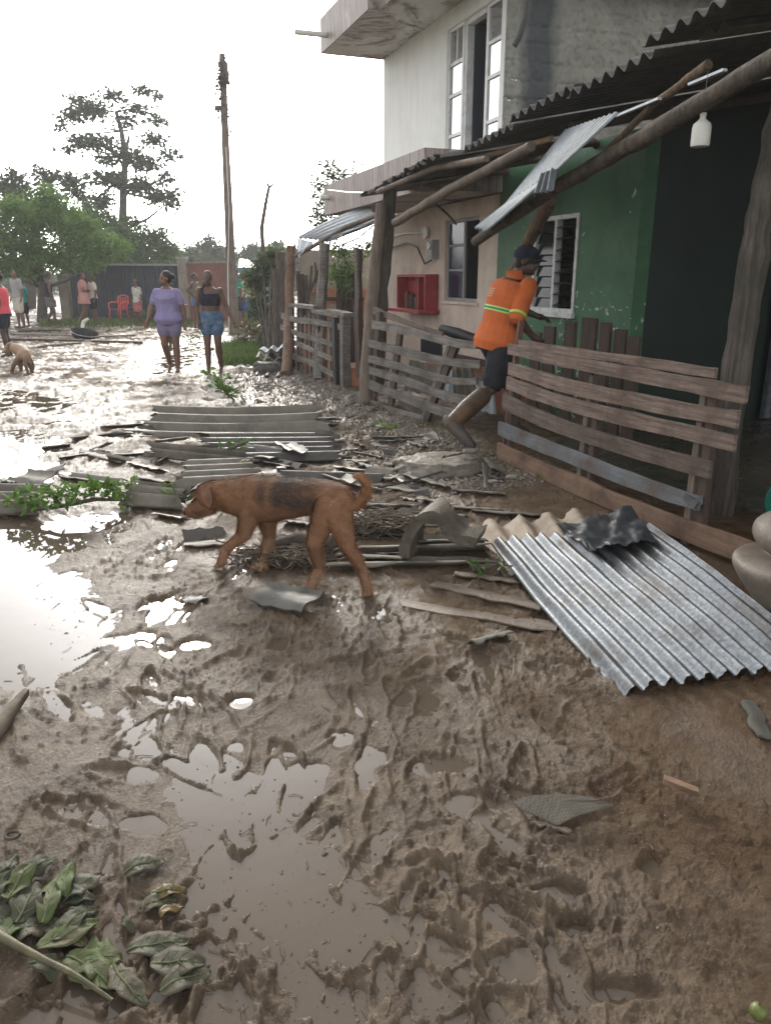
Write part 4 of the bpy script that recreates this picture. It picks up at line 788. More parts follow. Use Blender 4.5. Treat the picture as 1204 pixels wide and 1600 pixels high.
DB = [(30, 742, 80, 748, .16, .8, 'upright grey stub of roofing behind the leafy branch', dict(roll=.9, dz=.05, amp=.03)), (108, 684, 210, 676, .14, 1, 'pale strip of roofing left of the sheet pile', {}), (150, 668, 240, 662, .1, .7, 'narrow strip of roofing touching the far left of the sheet pile', {}),
      (170, 712, 300, 706, .10, .6, 'slim strip lying below the left end of the sheet pile', dict(mat='cement_dark')), (130, 704, 200, 722, .14, 1, 'short tilted fragment between the pile and the leafy branch', dict(roll=.2)), (100, 742, 190, 754, .2, 1.5, 'curved fragment just above the leafy branch', {}),
      (432, 748, 602, 754, .2, 1.3, 'dark gutter shaped strip behind the brown dog', dict(mat='cement_dark', roll=.35, amp=.03)), (400, 716, 470, 730, .2, 1.5, 'short wavy fragment right of the fallen yellow leaf', {}), (470, 716, 545, 700, .12, .8, 'sliver leaning against the right end of the pile', dict(roll=.3)),
      (278, 846, 362, 838, .22, .9, 'dark curled fragment behind the front legs of the brown dog', dict(roll=.55, amp=.04, mat='cement_dark')), (285, 854, 365, 850, .09, .5, 'pale sliver under the dark curled fragment by the dog', {}),
      (500, 882, 775, 878, .17, .9, 'long half round ridge strip behind the hind legs of the dog', dict(amp=.045, roll=.15, jag=.12)), (530, 858, 770, 852, .12, .8, 'second strip lying behind the long ridge strip', dict(amp=.03, lift=.04)), (560, 788, 660, 792, .14, 1, 'grey strip behind the curled tail of the dog', dict(amp=.03, lift=.03)), (582, 812, 662, 800, .16, 1, 'pale fragment behind the curled offcut', dict(roll=.35, lift=.03)),
      (640, 800, 735, 806, .12, .8, 'thin slab between the curled offcut and the tan sheet', {}), (620, 938, 880, 980, .17, .6, 'lowest of three mud covered strips left of the metal sheet', dict(mat='mud_sheet', lift=.004, amp=.012)), (665, 908, 855, 948, .17, .6, 'middle of three mud covered strips left of the metal sheet', dict(mat='mud_sheet', lift=.008, amp=.015)), (698, 892, 815, 908, .12, .6, 'shortest mud covered strip next to the corner of the metal sheet', dict(mat='mud_sheet', lift=.01, amp=.012)),
      (398, 922, 492, 940, .21, .75, 'grey curled shard in front of the dog hind paws', dict(roll=.42, amp=.035, lift=.05, jag=.03, mat='cement_mid')), (724, 1004, 797, 986, .13, .75, 'small curled shard left of the metal sheet', dict(amp=.026, lift=.014, mat='cement_mid', jag=.04)), (630, 742, 712, 764, .16, .9, 'curved roofing shard in front of the concrete lump', dict(amp=.03)), (705, 766, 792, 772, .1, .7, 'thin shard right of the curved roofing shard', {}),
      (697, 790, 790, 796, .13, .8, 'flat shard just above the tan corrugated sheet', dict(amp=.015)), (730, 798, 850, 806, .10, .6, 'long thin shard touching the tan corrugated sheet', {}), (575, 684, 672, 682, .10, .7, 'thin strip on the gravel below the broken gate', {}), (590, 692, 650, 688, .06, .5, 'dark sliver in front of the thin strip on the gravel', dict(mat='cement_dark')), (662, 676, 684, 690, .16, .8, 'pale bent flake at the corner of the broken gate', dict(roll=.5)), (640, 690, 672, 700, .14, .7, 'pale flat flake left of the concrete lump', {}),
      (600, 722, 648, 728, .14, .8, 'dark wedge of roofing left of the concrete lump', dict(mat='cement_dark', roll=.3)), (550, 706, 600, 716, .1, .7, 'small chip right of the sheet pile', {}), (548, 690, 575, 700, .08, .7, 'tiny chip right of the sheet pile beside the gravel', {}), (755, 722, 762, 768, .07, .5, 'thin upright sliver leaning on the near gate corner', dict(dz=-.08, lift=.1)), (762, 716, 778, 735, .12, .6, 'grey shard wedged at the near gate corner', dict(dz=.05)),
      (278, 938, 330, 934, .12, .7, 'small dark tile lying in shallow water before the dog', dict(mat='cement_mid', roll=.25)), (430, 800, 470, 806, .1, .7, 'dark flake under the belly of the dog', dict(mat='cement_dark')), (190, 772, 240, 786, .1, .7, 'pale chip behind the end of the leafy branch', {}), (300, 742, 372, 770, .2, 1.3, 'flat cracked piece between the fallen yellow leaf and the dog head', dict(amp=.02)), (470, 762, 560, 772, .16, .9, 'brownish strip above the back of the dog', dict(amp=.02)), (215, 742, 272, 752, .18, 1, 'pale slab left of the cracked flat sheet', dict(amp=.015)), (440, 690, 470, 706, .2, 1, 'dark flake at the front edge of the sheet pile', dict(mat='cement_dark', lift=.1)),
      (90, 716, 150, 708, .12, .7, 'dark splinter on the white mud left of the pile', dict(mat='cement_dark')), (60, 700, 118, 694, .1, .6, 'grey splinter farthest left of the sheet pile', {}), (0, 748, 40, 756, .18, 1, 'grey slab at the left edge behind the leafy branch', dict(amp=.03)), (205, 722, 262, 735, .16, .9, 'muddy slab below the broken wavy sheet', dict(mat='mud_sheet')), (520, 728, 590, 738, .14, .8, 'muddy strip right of the dark gutter shaped strip', dict(mat='mud_sheet')),
      (610, 742, 640, 756, .1, .6, 'muddy flake left of the curved roofing shard', dict(mat='mud_sheet')), (352, 700, 440, 712, .22, 1.2, 'dark slab leaning on the front of the sheet pile', dict(mat='cement_dark', roll=.25, lift=.06)), (480, 690, 540, 684, .16, 1, 'tilted slab at the right corner of the sheet pile', dict(roll=.3, lift=.04)), (665, 810, 720, 822, .12, .7, 'muddy flake between the curled offcut and the tan sheet', dict(mat='mud_sheet')), (505, 836, 560, 842, .12, .7, 'dark strip in the root tangle behind the dog', dict(mat='cement_dark', lift=.03)),
      (240, 690, 300, 684, .09, .6, 'pale splinter on the left of the broken wavy sheet', dict(lift=.1))]
DB += [(560, 738, 615, 744, .22, 1.2, 'wide grey slab between the dog tail and the concrete lump', dict(roll=.2, lift=.03)), (535, 752, 605, 764, .18, 1, 'flat grey slab just above the curled tail of the dog', {}), (600, 758, 668, 768, .16, .9, 'broken slab left of the flat shard by the tan sheet', dict(roll=.15)),
       (655, 778, 712, 788, .14, .8, 'grey slab in front of the thin dark rod', dict(lift=.03)), (505, 738, 548, 752, .2, 1.1, 'raised slab end left of the wide grey slab', dict(dz=.07)), (620, 776, 660, 784, .12, .7, 'mud stained chip behind the curled offcut', dict(mat='mud_sheet')), (560, 722, 590, 730, .12, .7, 'dark chip above the wide grey slab', dict(mat='cement_dark', roll=.3)),
       (520, 866, 640, 872, .16, .9, 'middle ridge strip between the two long strips behind the dog', dict(amp=.03, lift=.02)), (640, 846, 760, 842, .18, 1, 'strip running under the curled offcut to the tan sheet', dict(amp=.03, lift=.05)), (690, 714, 730, 706, .10, .6, 'splinter lying on top of the concrete lump', dict(lift=.17)), (745, 742, 790, 750, .12, .7, 'shard at the foot of the near gate corner', {}),
       (330, 782, 300, 806, .14, .8, 'mud stained slab in front of the dog muzzle', dict(mat='mud_sheet')), (240, 802, 300, 812, .12, .7, 'thin mud stained strip before the dog muzzle', dict(mat='mud_sheet')), (440, 812, 500, 820, .14, .8, 'grey strip seen below the belly of the dog', dict(lift=.02)), (150, 700, 175, 690, .14, .8, 'standing grey flake left of the sheet pile', dict(dz=.08, roll=.3)), (320, 758, 352, 748, .14, .9, 'standing flake above the dog head', dict(dz=.07, roll=.4))]
M['mud_sheet'] = pm('muddy_sheet', (.14, .105, .078), (.21, .17, .13), 6, .45, .5, 50, stain=(.10, .07, .05), sscale=5)
M['cement_mid'] = pm('cement_mid', (.105, .10, .085), (.165, .16, .14), 8, .5, .6, 110, stain=(.06, .055, .045), sscale=6, bdist=.004)
for k, (a, b_, c, d_, w, wv, lb, kw) in enumerate(DB): piece(a, b_, c, d_, w, wv, lb, seed=100+k, **kw)
# scattered small chips round the pile, each one of its own
rs = np.random.default_rng(5); protos = []
for k in range(4):
    mb = MB(); corr(mb, Vector((-.09, -.05, 0)), Vector((1, 0, 0)), Vector((0, 1, 0)), .18, .10, .16, .012, .007, .06, None, 4, None, 60+k, .03, 8); me = mb.build('roofing_chip', M['cement_sheet'] if k % 2 else M['cement_dark'], None, (0, 0, 0), smooth=45); protos.append(me)
spots = []
for k in range(30):
    px = rs.uniform(60, 620); py = 690+rs.beta(1.2, 1.8)*75
    if px < 220 and rs.random() < .4: px += 260
    spots.append((px, py))
spots += [(rs.uniform(560, 740), rs.uniform(700, 800)) for _ in range(12)]+[(rs.uniform(40, 180), rs.uniform(512, 538)) for _ in range(6)]
MARKS = [(370, 660, 'the sheet pile across the street'), (110, 780, 'the leafy green branch'), (695, 720, 'the concrete lump'), (60, 527, 'the grey boards far left'), (150, 525, 'the black tub'), (560, 740, 'the curled tail of the brown dog'), (235, 745, 'the broken wavy sheet'), (680, 840, 'the curled offcut'), (610, 640, 'the broken gate'), (330, 740, 'the cracked flat sheet')]
byM = {}
for k, (px, py) in enumerate(spots):
    d, mk = min(((math.hypot(px-x, (py-y)*2), lb) for x, y, lb in MARKS)); byM.setdefault((mk, k % 2), []).append((d, k))
names = {}
ORD = ['nearest', 'second nearest', 'third nearest', 'fourth nearest', 'fifth nearest', 'sixth nearest', 'seventh nearest', 'eighth nearest', 'ninth nearest', 'tenth nearest', 'eleventh nearest', 'twelfth nearest']
for (mk, par), L in byM.items():
    for i, (d, k) in enumerate(sorted(L)): names[k] = f"{'grey' if par else 'dark'} roofing chip, {ORD[min(i, 11)]} of its tone to {mk}"
for k, (px, py) in enumerate(spots):
    kk = k % 4
    o = protos[k] if k < 4 else protos[kk].copy()
    if k >= 4: COL.objects.link(o)
    p = G(px, py, .05); s = rs.uniform(.6, 1.7); o.location = (p.x, p.y, ground_mean(p.x, p.y)+.02); o.rotation_euler = (rs.normal(0, .25), rs.normal(0, .2), rs.uniform(0, 6.28)); o.scale = (s, s*rs.uniform(.6, 1.1), s)
    tag(o, names[k], 'roofing chip', 'small roofing chips among the debris')
# woven shard in the foreground, with the flat one below it
V = []; F = []; outl = [(800, 1252), (830, 1243), (868, 1240), (905, 1242), (935, 1250), (958, 1256), (930, 1263), (905, 1270), (884, 1280), (868, 1288), (845, 1274), (820, 1266)]
c = G(875, 1262, .05); zz_ = [.04, .055, .065, .06, .05, .03, .03, .025, .02, .012, .02, .03]
top = [G(x, y, z+.02) for (x, y), z in zip(outl, zz_)]; cc = sum(top, Vector())/12+Vector((0, 0, .02)); V = top+[cc]+[p-Vector((0, 0, .008)) for p in top]+[cc-Vector((0, 0, .008))]
for i in range(12): j = (i+1) % 12; F += [(i, j, 12), (13+j, 13+i, 25), (i, 13+i, 13+j, j)]
m = pm('woven_shard', (.15, .13, .10), (.22, .195, .155), 9, .55, 0, 50); n = m.node_tree; b = n.nodes['Principled BSDF']; wv = n.nodes.new('ShaderNodeTexChecker'); wv.inputs['Scale'].default_value = 130; n.links.new(coord(n, rot=(0, 0, .6)), wv.inputs['Vector'])
bp = n.nodes.new('ShaderNodeBump'); bp.inputs['Strength'].default_value = .8; bp.inputs['Distance'].default_value = .003; n.links.new(wv.outputs['Fac'], bp.inputs['Height']); n.links.new(bp.outputs[0], b.inputs['Normal']); c0 = b.inputs['Base Color'].links[0].from_socket; mm = n.nodes.new('ShaderNodeMix'); mm.data_type = 'RGBA'; mm.blend_type = 'MULTIPLY'; mm.inputs[0].default_value = .45; n.links.new(c0, mm.inputs[6]); n.links.new(wv.outputs['Color'], mm.inputs[7]); wv.inputs['Color1'].default_value = (1, 1, 1, 1); wv.inputs['Color2'].default_value = (.3, .3, .3, 1); n.links.new(mm.outputs[2], b.inputs['Base Color']); M['woven'] = m
o = MB().add(V, F).build('roofing_shard', M['woven'], loc=c, smooth=60); tag(o, 'pointed shard with a woven grain lying in the foreground mud', 'roof fragment')
piece(822, 1282, 898, 1300, .045, .6, 'flat muddy sliver under the pointed woven shard', seed=201, mat='mud_sheet', amp=.006, lift=.012, jag=.03)
piece(1168, 1092, 1196, 1156, .085, .6, 'grey flat shard at the right edge below the metal sheet', seed=202, mat='cement_mid', amp=.01, lift=.015, jag=.04)
p, q = G(1036, 1218, .06), G(1090, 1238, .055); mb = MB(); mb.strip([p, p.lerp(q, .5), q], Vector((.3, .9, 0)).normalized(), Z, .024, .02, .003); o = mb.build('wood_stick', M['brown_wood'], loc=p); tag(o, 'short flat piece of wood lying on the bare mud at right', 'stick')
p, q = G(-12, 1160, .03), G(40, 1082, .06); mb = MB(); mb.tube([p, p.lerp(q, .5)+Vector((0, 0, .01)), q], [.022, .026, .018], 8, .15); o = mb.build('rotten_branch', M['root'], loc=p, smooth=60); tag(o, 'thick rotten branch sticking in from the left edge over the puddle', 'branch')
mb = MB(); c = G(20, 1305, .045); mb.tube([c+Vector((math.cos(t)*.019, math.sin(t)*.016, 0)) for t in np.linspace(0, 6.1, 18)], .0045, 6); o = mb.build('rubber_ring', M['black_rubber'], loc=c, smooth=60); tag(o, 'small dark rubber ring lying in the mud at the left', 'ring')
mb = MB(); p = [G(590, 762, .08), G(640, 752, .12), G(692, 736, .2)]; mb.tube(p, .008, 6); o = mb.build('iron_rod', M['black'], loc=p[0]); tag(o, 'thin dark rod lying over the shards before the concrete lump', 'rod')
# green fruit bottom right
c = G(1184, 1580, .045); fr = thing('green_fruit', 'small green fruit at the bottom right corner', 'fruit', c); lathe(mb := MB(), c, [(-.018, .006), (-.014, .014), (-.004, .019), (.006, .018), (.014, .012), (.017, .003)], 16); M['fruit'] = pm('fruit_skin', (.10, .13, .03), (.17, .19, .05), 30, .45, .1, 50, stain=(.06, .05, .02), sscale=30); mb.build('flesh', M['fruit'], fr, smooth=80)
MB().tube([c+Vector((0, 0, .016)), c+Vector((.002, .002, .024))], .003, 6).build('stalk', M['bark'], fr)
# curled offcut like half a tyre
c = G(632, 874, .04); oc = thing('curled_offcut', 'thick curled offcut of roofing like half a tyre among the strips', 'roof fragment', c); prof = [(0, .0), (.0, .08), (.035, .17), (.085, .235), (.14, .26), (.185, .245), (.22, .20), (.255, .155), (.30, .13), (.35, .125), (.39, .115)]
prof = [(p.x, p.y) for p in smooth_poly([Vector((a, b_, 0)) for a, b_ in prof], 4)]
V = []; F = []; dv = Vector((.33, .94, 0)).normalized(); rx = Vector((.95, -.15, 0)).normalized(); K = len(prof)
for i, (a, h) in enumerate(prof):
    a0, h0 = prof[max(i-1, 0)]; a1, h1 = prof[min(i+1, K-1)]; t = Vector((a1-a0, h1-h0)).normalized(); nx, nz = -t.y, t.x; wdt = .26*(.85+.2*math.sin(i*.5))
    for s_, y_ in ((.03, 0), (.03, wdt), (-.03, wdt), (-.03, 0)): V.append(c+rx*(a+nx*s_)+Z*max(-.01, h+nz*s_)+dv*(y_+random.uniform(-.006, .006)))
for i in range(K-1):
    for k in range(4): F.append((i*4+k, i*4+(k+1) % 4, i*4+4+(k+1) % 4, i*4+4+k))
F += [(3, 2, 1, 0), tuple((K-1)*4+k for k in range(4))]; M['curl'] = pm('curl_sheet', (.075, .06, .045), (.20, .17, .135), 7, .7, .9, 50, stain=(.05, .042, .03), sscale=6, samt=.6); MB().add(V, F).build('curled_strip', M['curl'], oc, smooth=50)
# concrete lump with the metal sheets
def rock(label, c, r, mat, seed=0, nm='concrete_lump', cat='concrete lump', flat=.62, amp=.11):
    bm = bmesh.new(); bmesh.ops.create_icosphere(bm, subdivisions=5, radius=1); P = np.array([v.co[:] for v in bm.verts]); d = 1+amp*fbm(P[:, 0]*1.6+seed, P[:, 1]*1.6+P[:, 2]*1.3, 5, seed)+.06*fbm(P[:, 0]*6, P[:, 1]*6+P[:, 2]*5, 3, seed+9)
    for v, k in zip(bm.verts, d):
        v.co = Vector((v.co.x*r[0]*k, v.co.y*r[1]*k, (min(v.co.z, flat)*r[2])*k))
    me = bpy.data.meshes.new(nm); bm.to_mesh(me); bm.free()
    for p in me.polygons: p.use_smooth = True
    o = link_mesh(nm, me, mat, None, c); return tag(o, label, cat)
rock('rounded lump of old concrete under the boot of the man in orange', G(688, 734, .0), (.42, .34, .16), M['lump'], 3)
for k, (px, py, r_, lb) in enumerate(((735, 704, .07, 'pale flake of stone on the concrete lump'), (800, 745, .05, 'small brown stone under the near gate'), (770, 752, .04, 'tiny brown stone beside the near gate'), (742, 690, .06, 'stone behind the concrete lump'))): rock(lb, G(px, py, .16 if k in (0, 3) else .1), (r_, r_*.7, r_*.4), M['lump'], 10+k, 'stone', 'stone')
# tan sheet, big galvanised sheet, crumpled piece
tn = lambda x, y, z: G(x, y, z)
sheet_px('tan corrugated cement sheet under the top of the galvanised sheet', [tn(732, 822, .05), tn(905, 800, .07), tn(960, 880, .06), tn(790, 900, .03)], 3.9, .034, mat='tan_sheet', seed=41, tear=.05, nl=8)
rsn = np.random.default_rng(9)
def dent(a, b_): return .012*math.sin(4*a+3*b_)+(.05*(1-b_/.12)**2*(.4+a) if b_ < .12 else 0)*(.5)+.006*float(perlin(np.array([a*6.0]), np.array([b_*6.0]), 3)[0])
sheet_px('big galvanised corrugated sheet lying in front of the near gate', [tn(764, 842, .13), tn(1012, 818, .17), tn(1296, 1034, .06), tn(970, 1082, .035)], 11.5, .0185, mat='zinc', th=.003, tear=.008, seed=42, nl=26, extra=dent)
def crumple(a, b_): return .022*float(fbm(np.array([a*2.2]), np.array([b_*2.6]), 3, 12)[0])+.012*abs(math.sin(7*b_+4*a))
o = quad_corr('crumpled_sheet', [tn(866, 818, .16), tn(985, 790, .21), tn(1026, 842, .20), tn(918, 858, .19)], 40, 24, .5, .004, .003, M['zinc_dark'], None, tn(872, 822, .13), .06, 43, crumple, 30); tag(o, 'dark crumpled metal scrap on the top corner of the galvanised sheet', 'metal scrap')
# heap of roots and rags by the dog
def tangle(label, cx, cy, n_, spread, r, seed, hmax, mat='root'):
    rs = np.random.default_rng(seed); c = G(cx, cy, .04); t = thing('root_tangle', label, 'root tangle', c); mb = MB()
    for k in range(n_):
        p = c+Vector((rs.normal(0, spread[0]), rs.normal(0, spread[1]), rs.uniform(0, hmax)*.5)); P = []; a = rs.uniform(0, 6.28)
        for i in range(6): P.append(p.copy()); a += rs.normal(0, .7); p = p+Vector((math.cos(a), math.sin(a)*.6, rs.normal(0, .4)))*.05; p.z = min(max(p.z, .03), hmax+.04)
        mb.tube(P, r*rs.uniform(.35, 1), 5, .2)
    mb.build('fibres', M[mat], t, smooth=70)['kind'] = 'stuff'
    return t, c
t, c = tangle('matted heap of pale roots between the legs of the dog', 455, 868, 300, (.12, .06), .005, 1, .045)
t, c = tangle('tangle of roots and twigs behind the tail of the dog', 590, 826, 240, (.10, .055), .006, 2, .09)
mb = MB(); mb.tube([G(430, 850, .08), G(470, 840, .1), G(520, 848, .12)], [.03, .04, .03], 8, .2); mb.build('root_stump', M['bark'], t, smooth=60)
rock('dark clod at the front of the root heap', G(432, 848, .05), (.07, .06, .07), M['bark'], 23, 'mud_clod', 'clod')
rock('grey stone half hidden behind the dog hind leg', G(505, 845, .05), (.12, .08, .07), M['cement_mid'], 24, 'stone', 'stone')
# planks and tub far left
for k, (x0, y0, x1, y1, w, lb) in enumerate(((20, 522, 112, 524, .22, 'longest grey board left of the black tub'), (15, 530, 130, 532, .14, 'front board lying left of the black tub'), (140, 527, 212, 524, .16, 'dark board right of the black tub'), (145, 533, 222, 535, .12, 'thin board before the black tub at right'), (60, 542, 126, 536, .1, 'pale narrow strip in front of the boards'), (30, 518, 95, 516, .14, 'dark board farthest behind the black tub'))):
    p, q = G(x0, y0, .07), G(x1, y1, .07); mb = MB(); mb.strip([p, (p+q)/2, q], Vector((0, 1, 0)), Z, w, .05, .01); o = mb.build('board', M['grey_wood'] if k % 2 == 0 else M['dark_wood'], loc=p); tag(o, lb, 'board')
c = G(133, 529, .05); tbm = MB(); n_ = 22
lathe(tbm, c, [(0, .28), (.02, .31), (.16, .36), (.18, .38), (.175, .35), (.04, .28)], n_, 1.0, .6); Rm = Matrix.Rotation(-.25, 4, 'Y'); o = tbm.build('black_tub', M['black'], loc=c, smooth=50); tag(o, 'battered black tub tipped among the boards', 'tub'); o.rotation_euler = (.35, .22, 0)
p = [G(128, 515, .05), AtY(131, 504, 24.0), AtY(138, 498, 24.0)]; mb = MB(); mb.tube([p[0], Vector((p[0].x, 24, .2)), p[1]+Vector((0, 0, .02)), p[2]], [.05, .06, .06, .04], 8); o = mb.build('white_strip', M['white_plastic'], loc=p[0], smooth=60); tag(o, 'bent white strip of debris behind the black tub', 'debris')  # bent white strip of debris, modelled as a tube
# stack of sheets by the far fence
for k, (cs, lb, mt) in enumerate((([G(398, 588, .05), G(440, 590, .05), G(446, 572, .08), G(405, 570, .08)], 'dark bottom sheet of the small stack by the far fence', 'cement_dark'), ([AtY(400, 560, 13.2), AtY(442, 562, 13.0), AtY(444, 552, 13.9), AtY(404, 551, 14)], 'grey middle sheet of the small stack by the far fence', 'cement_sheet'), ([AtY(404, 548, 13.3), AtY(446, 545, 13.2), AtY(447, 539, 14), AtY(410, 544, 14.1)], 'pale top sheet of the small stack by the far fence', 'zinc_pale'))):
    sheet_px(lb, cs, 2.5, .03, mat=mt, seed=70+k, nl=4, tear=.05)
rock('dark wet boulder under the stack of sheets by the far fence', G(420, 578, .08), (.26, .2, .2), M['cement_dark'], 31, 'boulder', 'boulder')
piece(382, 566, 420, 563, .12, .7, 'thin pale strip on the grass left of the small stack', seed=301, mat='grey_wood')
# ================================================================ PLANTS
M['leaf_light'] = leafmat('leaf_light', (.08, .17, .025), (.16, .28, .05), None)
M['leaf_mid'] = leafmat('leaf_mid', (.06, .12, .03), (.12, .20, .05), None)
M['leaf_dark'] = leafmat('leaf_dark', (.045, .075, .03), (.085, .125, .045), None)
M['leaf_fresh'] = leafmat('leaf_fresh', (.07, .15, .025), (.16, .27, .06), None, rough=.35)
M['leaf_grey'] = leafmat('leaf_grey', (.07, .10, .045), (.13, .165, .08), None)
M['flower'] = leafmat('flower', (.5, .52, .3), (.6, .62, .4), None)
def leaf_arrays(clumps, dens, size, aspect=.45, seed=0, droop=.0, shell=.55, sizes=None, up=.6):
    rs = np.random.default_rng(seed); Vs = []; Ts = []
    for c, r in clumps:
        n_ = max(6, int(dens*max(r[0]*r[1]*r[2], 1e-6)**(2/3)))
        d = rs.normal(size=(n_, 3)); d /= np.linalg.norm(d, axis=1)[:, None]; q = d*(rs.random(n_)[:, None]**shell)*np.array(r)*(1+.25*rs.normal(size=(n_, 1)))+np.array(c)
        ax = rs.normal(size=(n_, 3)); ax[:, 2] = ax[:, 2]*.5-droop; ax += .5*d; ax /= np.linalg.norm(ax, axis=1)[:, None]
        nn = rs.normal(size=(n_, 3))*.6; nn[:, 2] += up; sd = np.cross(ax, nn); sd /= np.linalg.norm(sd, axis=1)[:, None]+1e-9
        s = size*(.6+.8*rs.random((n_, 1))); nz = np.cross(sd, ax)*s*.12
        Vs.append(np.stack([q, q+ax*s*.5+sd*s*aspect*.5+nz, q+ax*s, q+ax*s*.5-sd*s*aspect*.5+nz], 1)); Ts.append(np.repeat(rs.random(n_), 4))
    V = np.concatenate(Vs).reshape(-1, 3); k = np.arange(len(V)//4)*4
    F = np.concatenate([np.stack([k, k+1, k+2], 1), np.stack([k, k+2, k+3], 1)]); return V, F, np.concatenate(Ts)
def leaf_obj(name, clumps, dens, size, mat, parent=None, loc=None, **kw):
    V, F, T = leaf_arrays(clumps, dens, size, **kw); return np_mesh(name, V, F, mat, parent, loc, attr={'tone': T})
def pxclump(x, y, rx, ry, Y, dpt=None, sc=1, ox=0, oy=0):
    c = AtY(ox+x/sc, oy+y/sc, Y); k = Y*1.0/1200/sc; return (tuple(c), (rx*k, dpt if dpt else rx*k*.8, ry*k))
def tree(name, label, cat, trunk, r, clumps, dens, size, mat, group=None, branch=True, tmat='bark', **kw):
    t = thing(name, label, cat, trunk[0], group); R = [r*(1-.65*i/(len(trunk)-1)) for i in range(len(trunk))]
    MB().tube(trunk, R, 9, .08).build('trunk', M[tmat], t, smooth=70)
    if branch:
        for c, rr in clumps[::1]:
            c = Vector(c); k = min(range(len(trunk)), key=lambda i: (Vector(trunk[i])-c).length+max(0, trunk[i].z-c.z)*2); a = Vector(trunk[k]); m_ = a.lerp(c, .5)+Vector((0, 0, -.06*(c-a).length))
            MB().tube([a, m_, c], [max(.012, R[k]*.4), max(.01, R[k]*.28), max(.006, R[k]*.1)], 5).build('branch', M[tmat], t)
    leaf_obj('crown', clumps, dens, size, mat, t, **kw); return t
zc = lambda L, Y, sc=2.857, dpt=None: [pxclump(x, y, rx, ry, Y, dpt, sc) for x, y, rx, ry in L]
# tall tiered tree
L = [(400, 490, 100, 40), (320, 520, 60, 22), (340, 445, 45, 14), (285, 575, 35, 14), (510, 430, 60, 20), (640, 405, 45, 18), (700, 430, 40, 9), (620, 490, 70, 16), (560, 540, 50, 18), (700, 540, 60, 14), (430, 640, 120, 26), (340, 630, 55, 14), (580, 700, 90, 26), (650, 735, 80, 25), (690, 625, 60, 22),
     (760, 690, 50, 24), (480, 722, 50, 14), (480, 800, 90, 34), (620, 830, 120, 34), (745, 790, 40, 20), (770, 890, 50, 38), (440, 900, 70, 34), (700, 880, 70, 28), (400, 960, 80, 40), (600, 1000, 50, 26), (300, 665, 50, 8)]
T0 = AtY(193, 500, 46); tr = [Vector((T0.x, 46, 0)), AtY(192, 360, 46), AtY(193, 300, 46), AtY(196, 245, 46), AtY(190, 205, 46), AtY(182, 175, 46)]
tree('almond_tree', 'tall tree with tiered open branches standing against the white sky', 'tree', tr, .28, zc(L, 46), 800, .29, M['leaf_dark'], aspect=.5, seed=1, up=1.2)
MB().tube([AtY(193, 240, 46), AtY(200, 222, 46), AtY(203, 207, 46)], [.12, .09, .03], 6).build('bare_branch', M['bark'], bpy.data.objects['almond_tree'])
L = [(30, 830, 90, 45), (100, 860, 60, 40), (60, 790, 40, 25), (200, 790, 70, 26), (300, 800, 60, 30), (170, 750, 26, 14), (340, 850, 60, 50), (120, 930, 130, 60), (-90, 850, 90, 70), (-120, 960, 120, 80)]
tree('dark_tree', 'dark leafy tree behind the light green tree at the left edge', 'tree', [Vector((AtY(50, 500, 40).x, 40, 0)), AtY(50, 400, 40), AtY(60, 330, 40), AtY(80, 290, 40)], .3, zc(L, 40), 900, .26, M['leaf_dark'], seed=2)
L = [(420, 1000, 90, 60), (520, 1040, 90, 60), (380, 1090, 110, 60), (620, 1080, 90, 55), (700, 1060, 60, 40), (740, 1120, 70, 50), (560, 1140, 160, 50), (300, 1000, 90, 60)]
tree('bushy_tree', 'mid green bushy tree filling the gap behind the dark metal wall', 'tree', [Vector((AtY(200, 500, 42).x, 42, 0)), AtY(195, 420, 42), AtY(190, 380, 42)], .25, zc(L, 42), 1300, .24, M['leaf_mid'], seed=3)
L = [(100, 1000, 150, 80), (230, 900, 60, 60), (250, 960, 110, 70), (330, 1010, 90, 60), (60, 930, 90, 50), (420, 1060, 90, 40), (500, 1100, 80, 36), (440, 1130, 100, 40), (330, 1110, 110, 50), (150, 1110, 120, 70), (30, 1090, 100, 70), (250, 1170, 80, 50), (100, 1200, 110, 50), (-60, 1030, 110, 90), (-150, 1120, 120, 90), (-40, 1180, 90, 60), (380, 1000, 60, 30), (210, 860, 30, 20), (400, 1190, 34, 30)]
tree('light_tree', 'light green feathery tree hanging over the people at the left', 'tree', [Vector((AtY(66, 500, 28.5).x, 28.5, 0)), AtY(67, 450, 28.5), AtY(60, 405, 28.5), AtY(60, 360, 28.5)], .2, zc(L, 28, dpt=1.1), 2300, .15, M['leaf_light'], seed=4, aspect=.4)
far_trees = [(298, 405, 26, 16, 0), (325, 392, 24, 22, 0), (350, 402, 22, 16, 1), (395, 398, 20, 18, 0), (432, 395, 24, 18, 1), (455, 402, 20, 14, 0), (270, 405, 24, 18, 1)]
for k, (x, y, rx, ry, q) in enumerate(far_trees):
    Y = 62+3*k % 7; c = [pxclump(x, y, rx, ry*.7, Y), pxclump(x-rx*.5, y+6, rx*.6, ry*.6, Y), pxclump(x+rx*.5, y+5, rx*.6, ry*.5, Y), pxclump(x+rx*.1, y-ry*.6, rx*.4, ry*.5, Y), pxclump(x, y+18, rx*.9, 12, Y)]
    tree('far_tree', ['leftmost far tree low behind the reddish wall', 'tallest far tree left of the utility pole', 'far tree touching the left of the utility pole', 'far tree between the utility pole and the forked dead stem', 'far tree right of the forked dead stem', 'far tree next to the metal awning', 'far tree above the right end of the dark metal wall'][k], 'tree',
         [Vector((AtY(x, 500, Y).x, Y, 0)), AtY(x, 420, Y), AtY(x, 395, Y)], .2, c, 800, .34, M['leaf_mid'] if q else M['leaf_grey'], 'far trees behind the walls', branch=False, seed=20+k)
